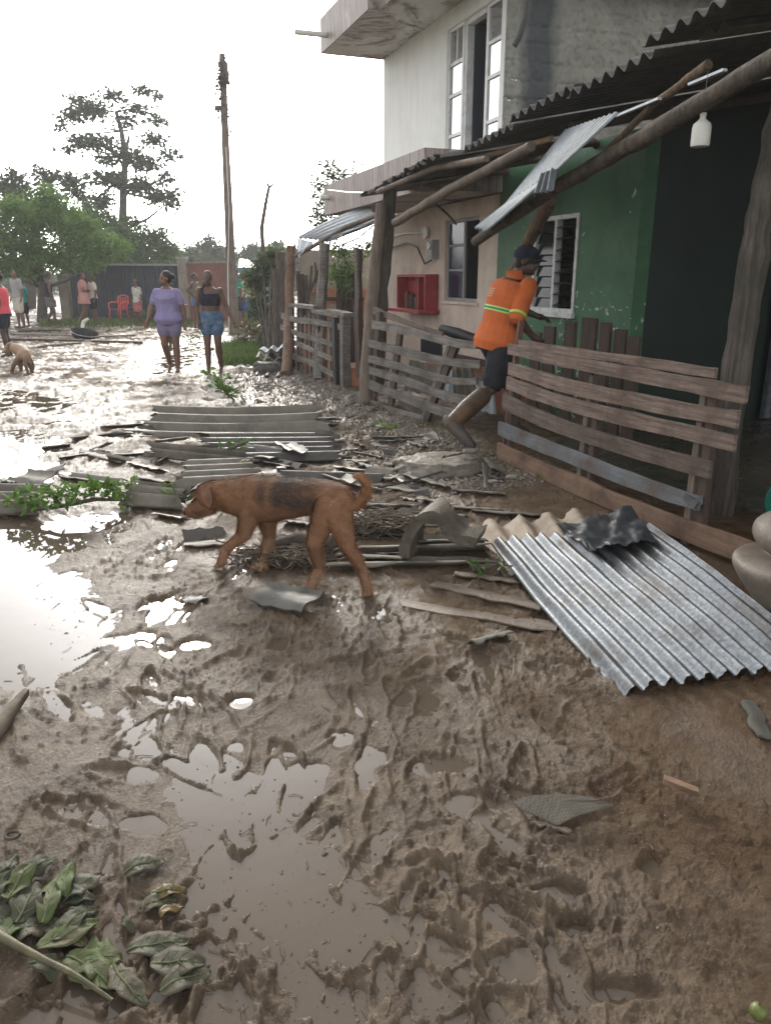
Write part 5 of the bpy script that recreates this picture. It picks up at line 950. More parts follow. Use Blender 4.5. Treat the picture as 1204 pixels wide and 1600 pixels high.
# belt of woodland beyond, reading as one mass
rs = np.random.default_rng(3); cl = []
for k in range(110):
    x = rs.uniform(-110, 60); Y = rs.uniform(75, 105); cl.append(((x, Y, rs.uniform(.5, 3.0)), (rs.uniform(2, 4), 2.5, rs.uniform(1.2, 2.2))))
o = leaf_obj('woodland', cl, 150, .6, M['leaf_grey'], seed=9); tag(o, 'pale distant belt of trees along the horizon', 'woodland', kind='stuff')
# right of the pole: flowering shrub, dry bush, grass
def stems(parent, base, tops, r, mat):
    for t_ in tops: b_ = Vector(base)+Vector((random.uniform(-.1, .1), random.uniform(-.1, .1), 0)); MB().tube([b_, b_.lerp(Vector(t_), .5)+Vector((0, 0, .1)), Vector(t_)], [r, r*.7, r*.3], 5).build('stem', mat, parent)
L = [(400, 440, 18, 24), (420, 420, 18, 22), (432, 455, 12, 30), (405, 480, 20, 22), (425, 500, 16, 26), (415, 528, 12, 18), (392, 430, 10, 16), (440, 420, 8, 24), (425, 395, 12, 10), (410, 408, 10, 10)]
sh = thing('flowering_shrub', 'tall leaning shrub with pale flowers beside the dark stake', 'shrub', G(420, 560, .05)); cl = [pxclump(*q, 16.5, .3) for q in L]
leaf_obj('foliage', cl, 5200, .12, M['leaf_grey'], sh, seed=12, aspect=.35, droop=.5); leaf_obj('flowers', [pxclump(386, 455, 12, 10, 16.3, .12), pxclump(395, 462, 6, 5, 16.3, .1), pxclump(437, 450, 5, 5, 16.3, .1)], 1500, .06, M['flower'], sh, seed=13, aspect=.8)
stems(sh, G(422, 565, .05), [Vector(c) for c, r in cl], .022, M['bark'])
MB().tube([G(398, 548, .05), AtY(412, 510, 16), AtY(428, 470, 16), AtY(440, 405, 16)], .02, 6).build('bent_stem', M['pole_wood'], sh)
db = thing('dry_bush', 'brownish round bush at the foot of the utility pole', 'bush', G(393, 545, .05)); M['leaf_dry'] = leafmat('leaf_dry', (.10, .085, .03), (.16, .15, .06), None)
leaf_obj('foliage', [pxclump(390, 515, 22, 20, 18.6, .5), pxclump(405, 528, 22, 18, 18.2, .5), pxclump(378, 530, 10, 12, 18.8, .3)], 5000, .11, M['leaf_dry'], db, seed=14, aspect=.16); stems(db, G(393, 545, .05), [AtY(390, 515, 18.6), AtY(402, 522, 18.3)], .015, M['bark'])
def grass(name, N, sampler, h0, h1, mat, label, wd=.012, seed=0):
    rs = np.random.default_rng(seed); V = []; F = []; T = []
    for i in range(N):
        x, y = sampler(rs); z = ground_at(x, y)-.01; h = rs.uniform(h0, h1); a = rs.uniform(0, 6.28); w = wd*rs.uniform(.6, 1.3); b_ = rs.normal(0, .35, 2)*h; dx, dy = math.cos(a)*w, math.sin(a)*w
        V += [(x-dx, y-dy, z), (x+dx, y+dy, z), (x+b_[0]*.4+dx*.7, y+b_[1]*.4+dy*.7, z+h*.6), (x+b_[0], y+b_[1], z+h)]; k = i*4; F += [(k, k+1, k+2), (k, k+2, k+3)]; T += [rs.random()]*4
    o = np_mesh(name, V, F, mat, attr={'tone': T}); return tag(o, label, 'grass', kind='stuff')
def sg(rs):
    p = G(rs.uniform(346, 440)+rs.normal(0, 4), rs.triangular(535, 555, 572), .05); return p.x, p.y
grass('grass', 9000, sg, .05, .16, M['grass'], 'bright green grass at the foot of the utility pole', .014, 1)
def sg2(rs):
    p = G(rs.uniform(60, 300), 503+abs(rs.normal(0, 4)), .05); return p.x, p.y
grass('verge_grass', 4000, sg2, .05, .2, M['grass'], 'thin grass along the foot of the dark metal wall', .02, 2)
def sg3(rs):
    p = SW(rs.uniform(4.4, 10), 3.25+rs.normal(0, .12)); return p.x, p.y
grass('fence_weeds', 500, sg3, .02, .07, M['grass'], 'sparse weeds sprouting along the wooden gates', .006, 3)
# thin plants near the houses
sp = thing('tall_shoot', 'slender leafy shoots rising behind the lower balcony', 'plant', Vector((AtY(515, 560, 16.5).x, 16.5, 0))); L = [(512, 262, 12, 10), (520, 280, 18, 14), (530, 272, 10, 6), (500, 310, 12, 12), (505, 330, 16, 12), (495, 345, 12, 10), (492, 290, 6, 10), (556, 268, 4, 8), (515, 345, 10, 8)]
cl = [pxclump(*q, 16.5, .25) for q in L]; leaf_obj('foliage', cl, 1800, .17, M['leaf_grey'], sp, seed=15, aspect=.22); stems(sp, Vector((AtY(512, 560, 16.5).x, 16.5, 0)), [Vector(c) for c, r in cl], .02, M['bark'])
vn = thing('green_vine', 'bright green vine hanging under the metal awning', 'vine', AtY(530, 560, 13.4)); L = [(535, 390, 22, 12), (545, 410, 20, 18), (525, 425, 14, 22), (540, 445, 14, 16), (575, 385, 14, 10), (590, 378, 8, 8)]
cl = [pxclump(*q, 13.4, .22) for q in L]; leaf_obj('foliage', cl, 4200, .08, M['leaf_fresh'], vn, seed=16, aspect=.4, droop=.4); stems(vn, Vector((AtY(535, 560, 13.4).x, 13.4, .05)), [Vector(c) for c, r in cl[:4]], .015, M['bark'])
fp = thing('forked_stem', 'thin bare forked dead stem standing before the far trees', 'dead tree', Vector((AtY(412, 540, 19).x, 19, 0))); P = [Vector((AtY(412, 540, 19).x, 19, 0)), AtY(412, 420, 19), AtY(409, 355, 19), AtY(415, 318, 19), AtY(420, 293, 19)]
MB().tube(P, [.075, .06, .05, .04, .035], 7, .1).build('trunk', M['bark'], fp, smooth=70)
for q in ((416, 281), (431, 285)): MB().tube([P[-1], AtY(*q, 19)], [.03, .012], 6).build('branch', M['bark'], fp)
# fallen leafy branches in the street
def fallen(label, pts, hgt_, n_cl, rad, dens, size, mat, seed, aspect=.5):
    P = [G(x, y, z) for x, y, z in pts]; t = thing('fallen_branch', label, 'branch', P[0]); MB().tube(P, [.014]*(len(P)-1)+[.006], 6).build('stem', M['bark'], t, smooth=70)
    rs = np.random.default_rng(seed); cl = []
    for k in range(n_cl):
        q = k/(n_cl-1)*(len(P)-1); i = min(int(q), len(P)-2); p = P[i].lerp(P[i+1], q-i)+Vector((rs.normal(0, rad*.4), rs.normal(0, rad*.5), rs.uniform(.3, 1)*hgt_)); cl.append((tuple(p), (rad, rad, rad*.7)))
    leaf_obj('foliage', cl, dens, size, mat, t, seed=seed, aspect=aspect); return t
fallen('bright green leafy branch lying at the edge of the white puddle', [(24, 800, .05), (90, 792, .1), (150, 780, .12), (200, 782, .06)], .10, 26, .085, 2600, .062, M['leaf_fresh'], 31)
fallen('small leafy sprig behind the pile of sheets', [(366, 626, .05), (348, 608, .22), (332, 590, .32)], .06, 12, .09, 2200, .075, M['leaf_fresh'], 32)
fallen('grey green palm frond lying between the red chair and the white shirted child', [(190, 500, .05), (215, 494, .3), (240, 488, .45)], .1, 9, .28, 300, .3, M['leaf_grey'], 33, .12)
fallen('low weed at the right of the woman in lavender', [(295, 531, .05), (305, 526, .15), (315, 526, .1)], .05, 6, .12, 500, .09, M['leaf_light'], 34)
fallen('torn dark green leaves on the top sheet of the pile', [(355, 704, .22), (372, 696, .26), (388, 690, .24)], .01, 4, .035, 1600, .09, M['leaf_mid'], 35, .3)
fallen('dark green leaves beside the end of the leafy branch', [(254, 768, .06), (268, 775, .09), (284, 782, .06)], .02, 5, .05, 1200, .09, M['leaf_mid'], 36, .4)
fallen('few green leaves under the corner of the galvanised sheet', [(735, 884, .06), (760, 886, .07), (785, 880, .07)], .02, 5, .04, 900, .06, M['leaf_mid'], 37, .4)
fallen('small weed by the bottom plank of the broken gate', [(588, 672, .1), (600, 668, .14), (612, 672, .12)], .03, 5, .05, 1400, .05, M['leaf_fresh'], 38, .4)
# single big leaves
M['wet_leaf'] = pm('wet_leaf', (.016, .036, .018), (.04, .064, .036), 9, .55, .5, 30, stain=(.105, .085, .062), sscale=10, samt=.95, spec=.15)
M['pale_leaf'] = pm('pale_leaf', (.045, .085, .022), (.10, .14, .045), 8, .55, .5, 30, stain=(.11, .095, .06), sscale=9, samt=.8, spec=.15)
M['yellow_leaf'] = pm('yellow_leaf', (.15, .105, .02), (.09, .05, .02), 14, .5, .2, 40, stain=(.07, .05, .02), sscale=12)
M['mud_leaf'] = pm('mud_leaf', (.04, .052, .032), (.085, .08, .056), 9, .5, .5, 30, stain=(.12, .093, .066), sscale=8, samt=.9, spec=.15)
M['rib'] = pm('leaf_rib', (.09, .115, .045), (.14, .15, .07), 12, .5, .1)
def leaf_blade(parent, base, tip, wid, mat, curl=.02, lob=0, fold=.06, arch=.006, nm='leaf', nL=18, seed=0, loc=None, th=.0016):
    rs = np.random.default_rng(seed); base, tip = Vector(base), Vector(tip); A = tip-base; L = A.length; A.normalize(); B = Z.cross(A).normalized(); N = A.cross(B); V = []; F = []; nW = 6
    for i in range(nL+1):
        t = i/nL; w = wid*(math.sin(math.pi*min(1, t*.92+.04))**.75)*(1-.35*t)+.002
        w *= 1+(lob*.7*math.sin(t*math.pi*2*3+1) if lob else 0)
        for j in range(nW+1):
            u = j/nW*2-1; z = arch*math.sin(math.pi*t)-fold*wid*(1-abs(u))*.5+curl*(u*u)*math.sin(2.5*t*math.pi+seed)+rs.normal(0, .0008)+.0035*math.sin(3*t*math.pi+2*u+seed)-.012*t*t
            V.append(base+A*(L*t)+B*(w*u*.5+.01*math.sin(3*t+seed))+N*z)
    for i in range(nL):
        for j in range(nW): a = i*(nW+1)+j; F.append((a, a+1, a+nW+2, a+nW+1))
    o = MB().add(V, F).build(nm, mat, parent, loc, smooth=80); s = o.modifiers.new('thickness', 'SOLIDIFY'); s.thickness = th
    if wid > .045:
        mid = [Vector(V[i*(nW+1)+nW//2])+N*.0018 for i in range(0, nL, 2)]; mb = MB(); mb.tube(mid, list(np.linspace(.0032, .001, len(mid))), 5); sd_ = 1
        for i in range(3, nL-4, 3):
            for q, j in ((0, 0), (1, nW)): a = V[i*(nW+1)+nW//2]; b_ = V[min(nL, i+3)*(nW+1)+(1 if q == 0 else nW-1)]; mb.tube([a+N*.001, a.lerp(b_, .5)+N*.0012, b_+N*.0006], [.0014, .001, .0006], 4)
        mb.build('midrib', M['rib'], o)
    return o
bb = thing('leafy_branch', 'muddy branch with big torn green leaves at the bottom left corner', 'branch', G(0, 1460, .04))
P = [G(-40, 1438, .05), G(0, 1462, .055), G(60, 1495, .06), G(120, 1525, .055), G(176, 1563, .035)]; M['stem'] = pm('stem_skin', (.075, .075, .032), (.13, .12, .055), 12, .55, .4, 40, stain=(.06, .045, .028), sscale=9)
MB().tube(smooth_poly(P, 4), list(np.linspace(.013, .004, 17)), 8, .12).build('stem', M['stem'], bb, smooth=70)
def gl(x, y, z=.0): p = G(x, y, .05); return G(x, y, ground_mean(p.x, p.y, .05)+.012+z)
big = [(118, 1510, 190, 1492, .135, 'pale_leaf', .015, .3, .01), (100, 1498, 180, 1535, .1, 'pale_leaf', .01, .2, .008), (62, 1486, 152, 1428, .085, 'pale_leaf', .012, .0, .03), (80, 1470, 132, 1408, .07, 'wet_leaf', .015, .1, .03), (20, 1440, 62, 1372, .09, 'wet_leaf', .025, .2, .06), (60, 1440, 100, 1362, .07, 'pale_leaf', .02, .1, .05), (100, 1400, 118, 1340, .05, 'pale_leaf', .02, 0, .06), (0, 1400, 15, 1352, .08, 'wet_leaf', .03, .3, .07), (20, 1405, 42, 1342, .075, 'pale_leaf', .03, .2, .08), (30, 1370, 85, 1330, .08, 'wet_leaf', .02, .2, .03),
       (-20, 1420, 30, 1440, .09, 'wet_leaf', .02, .1, .02), (10, 1455, 90, 1440, .10, 'mud_leaf', .015, .2, .02), (50, 1500, 100, 1530, .06, 'wet_leaf', .02, .2, .012), (90, 1410, 160, 1360, .09, 'mud_leaf', .012, .3, .02), (70, 1400, 150, 1395, .08, 'wet_leaf', .01, .2, .02), (100, 1440, 150, 1410, .07, 'wet_leaf', .012, .2, .015), (180, 1505, 228, 1565, .07, 'mud_leaf', .01, .2, .01), (-10, 1385, 30, 1330, .06, 'wet_leaf', .03, .2, .05), (130, 1480, 70, 1425, .06, 'mud_leaf', .01, .2, .015), (5, 1475, 40, 1420, .07, 'pale_leaf', .02, .2, .03)]
for k, (x0, y0, x1, y1, w, mt, cu, lo, z) in enumerate(big): leaf_blade(bb, gl(x0, y0, z*.35), gl(x1, y1, z*.55), w, M[mt], cu*.45, lo, seed=k)
for k, (x0, y0, x1, y1, w, mt, lb) in enumerate(((235, 1392, 292, 1384, .05, 'yellow_leaf', 'yellow brown leaf curled on the mud right of the big leaves'), (215, 1412, 275, 1404, .065, 'mud_leaf', 'mud coated leaf under the yellow leaf'), (192, 1360, 258, 1342, .09, 'mud_leaf', 'mud coated grey green leaf above the yellow leaf'), (250, 1432, 288, 1412, .035, 'yellow_leaf', 'small dark curled leaf below the yellow leaf'), (200, 1490, 300, 1462, .09, 'mud_leaf', 'long leaf pressed into the mud right of the pale leaf'), (235, 1510, 320, 1490, .10, 'mud_leaf', 'wide mud coated leaf at the right end of the big branch'), (195, 1430, 212, 1450, .03, 'wet_leaf', 'tiny dark leaf tip poking out of the mud'), (372, 722, 400, 716, .07, 'yellow_leaf', 'orange yellow leaf fallen on the pile of sheets'), (250, 1540, 330, 1520, .09, 'mud_leaf', 'lowest mud coated leaf right of the branch tip'))):
    p, q = gl(x0, y0, .006 if k != 7 else .12), gl(x1, y1, .01 if k != 7 else .13); o = leaf_blade(None, p, q, w, M[mt], .006, .05, seed=60+k, loc=p, nm='fallen_leaf'); tag(o, lb, 'leaf')

# ================================================================ FAR WALLS, POLE, CHAIR
fw = thing('metal_wall', 'long dark blue sheet metal wall behind the red chair', 'wall', AtY(190, 498, 30))
a0, a1 = AtY(98, 412, 31.5), AtY(284, 412, 29.8); nP = 10
for k in range(nP):
    p, q = a0.lerp(a1, k/nP), a0.lerp(a1, (k+1)/nP); V = []; F = []
    for i in range(17):
        r_ = p.lerp(q, i/16); dy = .03 if i % 4 in (1, 2) else 0; zt = AtY(98+186*(k+i/16)/nP, 413+.2*k, r_.y).z; V += [(r_.x, r_.y+dy, .0), (r_.x, r_.y+dy, zt)]
    for i in range(16): F.append((2*i, 2*i+2, 2*i+3, 2*i+1))
    MB().add(V, F).build('metal_panel', M['blue_metal'], fw)
mb = MB(); mb.strip([AtY(98, 413, 31.4)+Vector((0, -.05, 0)), AtY(284, 414, 29.7)+Vector((0, -.05, 0))], Z, Vector((0, 1, 0)), .07, .06); mb.build('top_rail', M['grey_metal'], fw)
MB().box((a0.x+.9, a0.y-.2, 1.0), (.06, .06, 2.0)).build('white_post', M['white_metal'], fw)
for (x0, x1, yt, yb, Y, lb) in ((278, 291, 404, 500, 29.6, 'grey concrete gate pillar right of the dark metal wall'), (92, 106, 430, 500, 30.5, 'brown block pillar left of the dark metal wall')):
    p, q = AtY(x0, yt, Y), AtY(x1, yt, Y); t = thing('gate_pillar', lb, 'pillar', ((p.x+q.x)/2, Y, 0)); w = q.x-p.x; MB().box(((p.x+q.x)/2, Y, p.z/2), (w, .35, p.z)).build('shaft', M['pillar'], t); MB().box(((p.x+q.x)/2, Y, p.z+.03), (w*1.2, .42, .07)).build('cap', M['concrete'], t)
p, q = AtY(291, 412, 29.6), AtY(368, 415, 28); t = thing('reddish_wall', 'reddish brown block wall between the grey pillar and the utility pole', 'wall', p); mb = MB(); mb.strip([Vector((p.x, p.y, p.z/2)), Vector((q.x, q.y, p.z/2))], Z, Vector((0, 1, 0)), p.z, .2); mb.build('wall', M['brick_wall'], t)
mb = MB(); mb.strip([Vector((p.x, p.y, p.z+.03)), Vector((q.x, q.y, p.z+.03))], Z, Vector((0, 1, 0)), .06, .26); mb.build('coping', M['pillar'], t); MB().box((p.x+.5, p.y-.04, p.z/2), (1.1, .2, p.z-.08)).build('unpainted_bay', M['pillar'], t)
# far shack
sk = thing('blue_shack', 'low blue shack with a white tin roof beyond the utility pole', 'shack', AtY(400, 500, 30)); p, q = AtY(366, 424, 30), AtY(412, 424, 30)
MB().box(((p.x+q.x)/2, 31.5, .95), (q.x-p.x, 3, 1.9)).build('wall', pm('blue_paint', (.06, .14, .17), (.09, .19, .22), 2, .7), sk); MB().box(((p.x+q.x)/2+.2, 29.97, .9), (.35, .06, 1.7)).build('door', M['black'], sk)
V = [AtY(364, 428, 29.4), AtY(416, 428, 29.4), AtY(414, 421, 32), AtY(364, 421, 32)]; mb = MB(); mb.add(V+[v-Z*.04 for v in V], [(0, 1, 2, 3), (7, 6, 5, 4), (0, 4, 5, 1), (1, 5, 6, 2), (2, 6, 7, 3), (3, 7, 4, 0)]); mb.build('tin_roof', M['white_metal'], sk)
V = [AtY(372, 418, 33), AtY(402, 418, 33), AtY(386, 404, 35), AtY(374, 404, 35)]; mb = MB(); mb.add(V+[v-Z*.1 for v in V], [(0, 1, 2, 3), (7, 6, 5, 4), (0, 4, 5, 1), (1, 5, 6, 2), (2, 6, 7, 3), (3, 7, 4, 0)]); mb.build('back_roof', M['grey_metal'], sk)
# utility pole
b0 = G(366, 524, .03); Yp = b0.y; up_ = thing('utility_pole', 'tall old wooden utility pole wrapped in dead creeper at the top', 'utility pole', b0)
P = [b0, AtY(362, 440, Yp), AtY(357, 330, Yp), AtY(352, 220, Yp), AtY(349, 130, Yp), AtY(347, 84, Yp)]; MB().tube(P, [.16, .14, .115, .10, .085, .075], 12, .03).build('pole', M['pole_wood'], up_, smooth=70)
for (x, y, r) in ((347, 122, .17), (350, 130, .14), (344, 138, .13), (348, 110, .11), (346, 98, .08), (351, 180, .11), (347, 186, .09), (349, 150, .09), (352, 165, .08), (354, 206, .07)):
    c = AtY(x, y, Yp); cl = [((c.x, c.y, c.z), (r, r, r*1.3))]; leaf_obj('dead_creeper', cl, 2600, .11, M['leaf_dry'] if False else M['bark_leaf'] if 'bark_leaf' in M else M.setdefault('bark_leaf', leafmat('bark_leaf', (.05, .035, .035), (.10, .075, .07), None, .8, .1)), up_, seed=int(x+y), aspect=.5, shell=.8)
MB().box(AtY(341, 169, Yp), (.18, .05, .11), j=.02).build('board', M['bark'], up_); MB().box(AtY(350, 112, Yp), (.16, .16, .5), j=.04).build('stump', M['bark'], up_)
MB().tube([AtY(353, 230, Yp-.14), AtY(358, 330, Yp-.16), AtY(356, 430, Yp-.2), AtY(358, 520, Yp-.25)], .012, 5).build('cable', M['white_plastic'], up_)
MB().tube([AtY(344, 90, Yp), AtY(343, 100, Yp), AtY(347, 108, Yp)], .02, 5).build('wire', M['black'], up_)
# plastic chair
ch = thing('plastic_chair', 'red plastic armchair in front of the dark metal wall', 'chair', AtY(187, 496, 28.5)); c = Vector((AtY(187, 496, 28.5).x, 28.5, .06))
def rot2(x, y, a=-.35): return c+Vector((x*math.cos(a)-y*math.sin(a), x*math.sin(a)+y*math.cos(a), 0))
for x, y in ((-.22, -.2), (.22, -.2), (-.2, .2), (.2, .2)): MB().tube([rot2(x*1.15, y*1.15), rot2(x, y)+Z*.42], [.022, .028], 6).build('leg', M['red_plastic'], ch)
V = [rot2(x, y)+Z*z for x, y, z in ((-.24, -.22, .43), (.24, -.22, .43), (.22, .22, .41), (-.22, .22, .41))]; MB().add(V+[v-Z*.03 for v in V], [(0, 1, 2, 3), (7, 6, 5, 4), (0, 4, 5, 1), (1, 5, 6, 2), (2, 6, 7, 3), (3, 7, 4, 0)]).build('seat', M['red_plastic'], ch)
for k in range(5): x = -.18+.09*k; MB().strip([rot2(x, .22)+Z*.42, rot2(x*1.08, .30)+Z*.82], Vector((math.cos(-.35), math.sin(-.35), 0)), Vector((0, 1, .2)).normalized(), .055, .015).build('back_slat', M['red_plastic'], ch)
MB().tube([rot2(-.25, .27)+Z*.6, rot2(-.22, .30)+Z*.84, rot2(0, .33)+Z*.9, rot2(.22, .30)+Z*.84, rot2(.25, .27)+Z*.6], .025, 6).build('back_rim', M['red_plastic'], ch)
for s in (-1, 1): MB().tube([rot2(.25*s, .26)+Z*.64, rot2(.28*s, 0)+Z*.66, rot2(.26*s, -.2)+Z*.62, rot2(.23*s, -.22)+Z*.42], .025, 6).build('armrest', M['red_plastic'], ch)
# clothes line from balcony
mb = MB(); mb.tube([AtY(512, 297, 12.9), AtY(545, 301, 11.4), AtY(580, 302, 10.2)], .012, 5); mb.build('cord', M['white_plastic'], wh)
mb = MB(); mb.tube([AtY(826, -2, 9.2), AtY(822, 25, 9.1), AtY(812, 55, 9.05), AtY(803, 72, 9.05)], .03, 6); o = mb.build('black_hose', M['black'], loc=AtY(803, 72, 9.05), smooth=60); tag(o, 'black hose hanging down the corner of the white house', 'hose')
mb = MB(); mb.tube([AtY(680, 318, 8.6), AtY(700, 336, 8.9), AtY(712, 350, 9.6)], .014, 6); o = mb.build('drop_cable', M['black'], loc=AtY(680, 318, 8.6), smooth=60); tag(o, 'black cable looping from the side beam to the blue window', 'cable')
# ================================================================ PEOPLE AND DOGS
def capsule(mb, p0, p1, r0, r1, n=14, e=5):
    p0, p1 = Vector(p0), Vector(p1); t = (p1-p0); L = t.length; t = t.normalized() if L > 1e-6 else Vector((0, 0, 1)); P = []; R = []
    for k in range(e): a = math.pi/2*(1-k/e); P.append(p0-t*r0*math.sin(a)); R.append(max(.0005, r0*math.cos(a)))
    P.append(p0); R.append(r0); P.append(p1); R.append(r1)
    for k in range(1, e+1): a = math.pi/2*k/e; P.append(p1+t*r1*math.sin(a)); R.append(max(.0005, r1*math.cos(a)))
    mb.tube(P, R, n)
def ellip(mb, c, r, X=Vector((1, 0, 0)), Y=Vector((0, 1, 0)), Zv=Vector((0, 0, 1)), n=16, m_=10):
    c = Vector(c); V = []; F = []
    for i in range(m_+1):
        a = math.pi*(i+.02)/(m_+.04)
        for k in range(n): b_ = 2*math.pi*k/n; V.append(c+X*(r[0]*math.sin(a)*math.cos(b_))+Y*(r[1]*math.sin(a)*math.sin(b_))+Zv*(r[2]*math.cos(a)))
    for i in range(m_):
        for k in range(n): F.append((i*n+k, i*n+(k+1) % n, (i+1)*n+(k+1) % n, (i+1)*n+k))
    F.append(tuple(range(n))); F.append(tuple(reversed([m_*n+k for k in range(n)]))); mb.add(V, F)
def loft(mb, rings, n=18):
    """rings: (centre, lateral vector, front vector, r lateral, r front, r back)"""
    V = []; F = []
    for c, X, Y, a, b_, bk in rings:
        for k in range(n): t = 2*math.pi*k/n; s = math.sin(t); V.append(Vector(c)+X*(a*math.copysign(abs(math.cos(t))**.85, math.cos(t)))+Y*((b_ if s > 0 else bk)*s))
    for i in range(len(rings)-1):
        for k in range(n): F.append((i*n+k, i*n+(k+1) % n, (i+1)*n+(k+1) % n, (i+1)*n+k))
    F.append(tuple(reversed(range(n)))); F.append(tuple((len(rings)-1)*n+k for k in range(n))); mb.add(V, F)
def fuse(mb, name, mat, parent, voxel, smooth=3, fn=None):
    """the shapes of mb grown together into one continuous skin"""
    me = bpy.data.meshes.new('tmp'); me.from_pydata(mb.v, [], mb.f); bm = bmesh.new(); bm.from_mesh(me)
    bmesh.ops.recalc_face_normals(bm, faces=bm.faces); bm.to_mesh(me); bm.free(); t = bpy.data.objects.new('tmp', me); COL.objects.link(t)
    r = t.modifiers.new('r', 'REMESH'); r.mode = 'VOXEL'; r.voxel_size = voxel; s = t.modifiers.new('s', 'SMOOTH'); s.iterations = smooth; s.factor = .5
    dg = bpy.context.evaluated_depsgraph_get(); me2 = bpy.data.meshes.new_from_object(t.evaluated_get(dg)); bpy.data.objects.remove(t); bpy.data.meshes.remove(me)
    if fn: fn(me2)
    o = ROOT[parent.name]; me2.transform(Matrix.Translation(-o)); me2.name = name
    for p in me2.polygons: p.use_smooth = True
    me2.materials.clear(); return link_mesh(name, me2, mat, parent)
def bake_rot(a, loc, H):
    k = H/1.7; ca, sa = math.cos(a), math.sin(a)         # facing +Y when a = 0
    return lambda x, y, z: Vector((loc[0]+k*(x*ca-y*sa), loc[1]+k*(x*sa+y*ca), loc[2]+k*z))
BASE = dict(pelvis=(0, 0, .93), neck=(0, -.005, 1.445), head=(0, .025, 1.585), shL=(-.165, 0, 1.385), shR=(.165, 0, 1.385), elL=(-.225, -.03, 1.11), elR=(.225, -.03, 1.11), wrL=(-.245, .045, .87), wrR=(.245, .045, .87),
            hdL=(-.245, .085, .775), hdR=(.245, .085, .775), hipL=(-.085, 0, .90), hipR=(.085, 0, .90), knL=(-.095, .02, .49), knR=(.095, .02, .49), anL=(-.095, -.02, .075), anR=(.095, -.02, .075), toL=(-.105, .13, .02), toR=(.105, .13, .02))
def standing(loc, facing, H, **ov):
    f = bake_rot(facing, loc, H); d = dict(BASE); d.update(ov); return {k: f(*v) for k, v in d.items()}
def torso_rings(J, k, g, chest, hip, grow=0.0, t0=-.2, t1=1.0, fr=None, belly=0.0):
    up = (J['neck']-J['pelvis']); L = up.length; u = up.normalized(); latS = (J['shR']-J['shL']).normalized(); latH = (J['hipR']-J['hipL']).normalized(); R = []
    prof = [(-.22, .135*hip, .11, .125), (-.1, .168*hip, .115, .135), (.02, .168*hip, .115, .12), (.22, .142, .108, .098), (.45, .148, .115, .10), (.66, .165, .122*chest, .112), (.82, .17, .105, .108), (.92, .125, .08, .085), (1.0, .065, .055, .06)]
    ts = [t0]+[q[0] for q in prof if t0 < q[0] < t1]+[t1]
    for t in ts:
        a, b_, c = [np.interp(t, [q[0] for q in prof], [q[i] for q in prof]) for i in (1, 2, 3)]
        X = latH.lerp(latS, min(1, max(0, t))).normalized(); X = (X-u*X.dot(u)).normalized(); Y = u.cross(X).normalized()
        b_ += belly*math.exp(-((t-.2)/.25)**2); bow = .015*math.sin(math.pi*min(1, max(0, t)))
        ge = 1+(g-1)*(1-.7*float(sstep(.45, .85, t))); R.append((J['pelvis']+up*t-Y*bow*k, X, Y, (a*ge)*k+grow, (b_*ge)*k+grow, (c*ge)*k+grow))
    return R
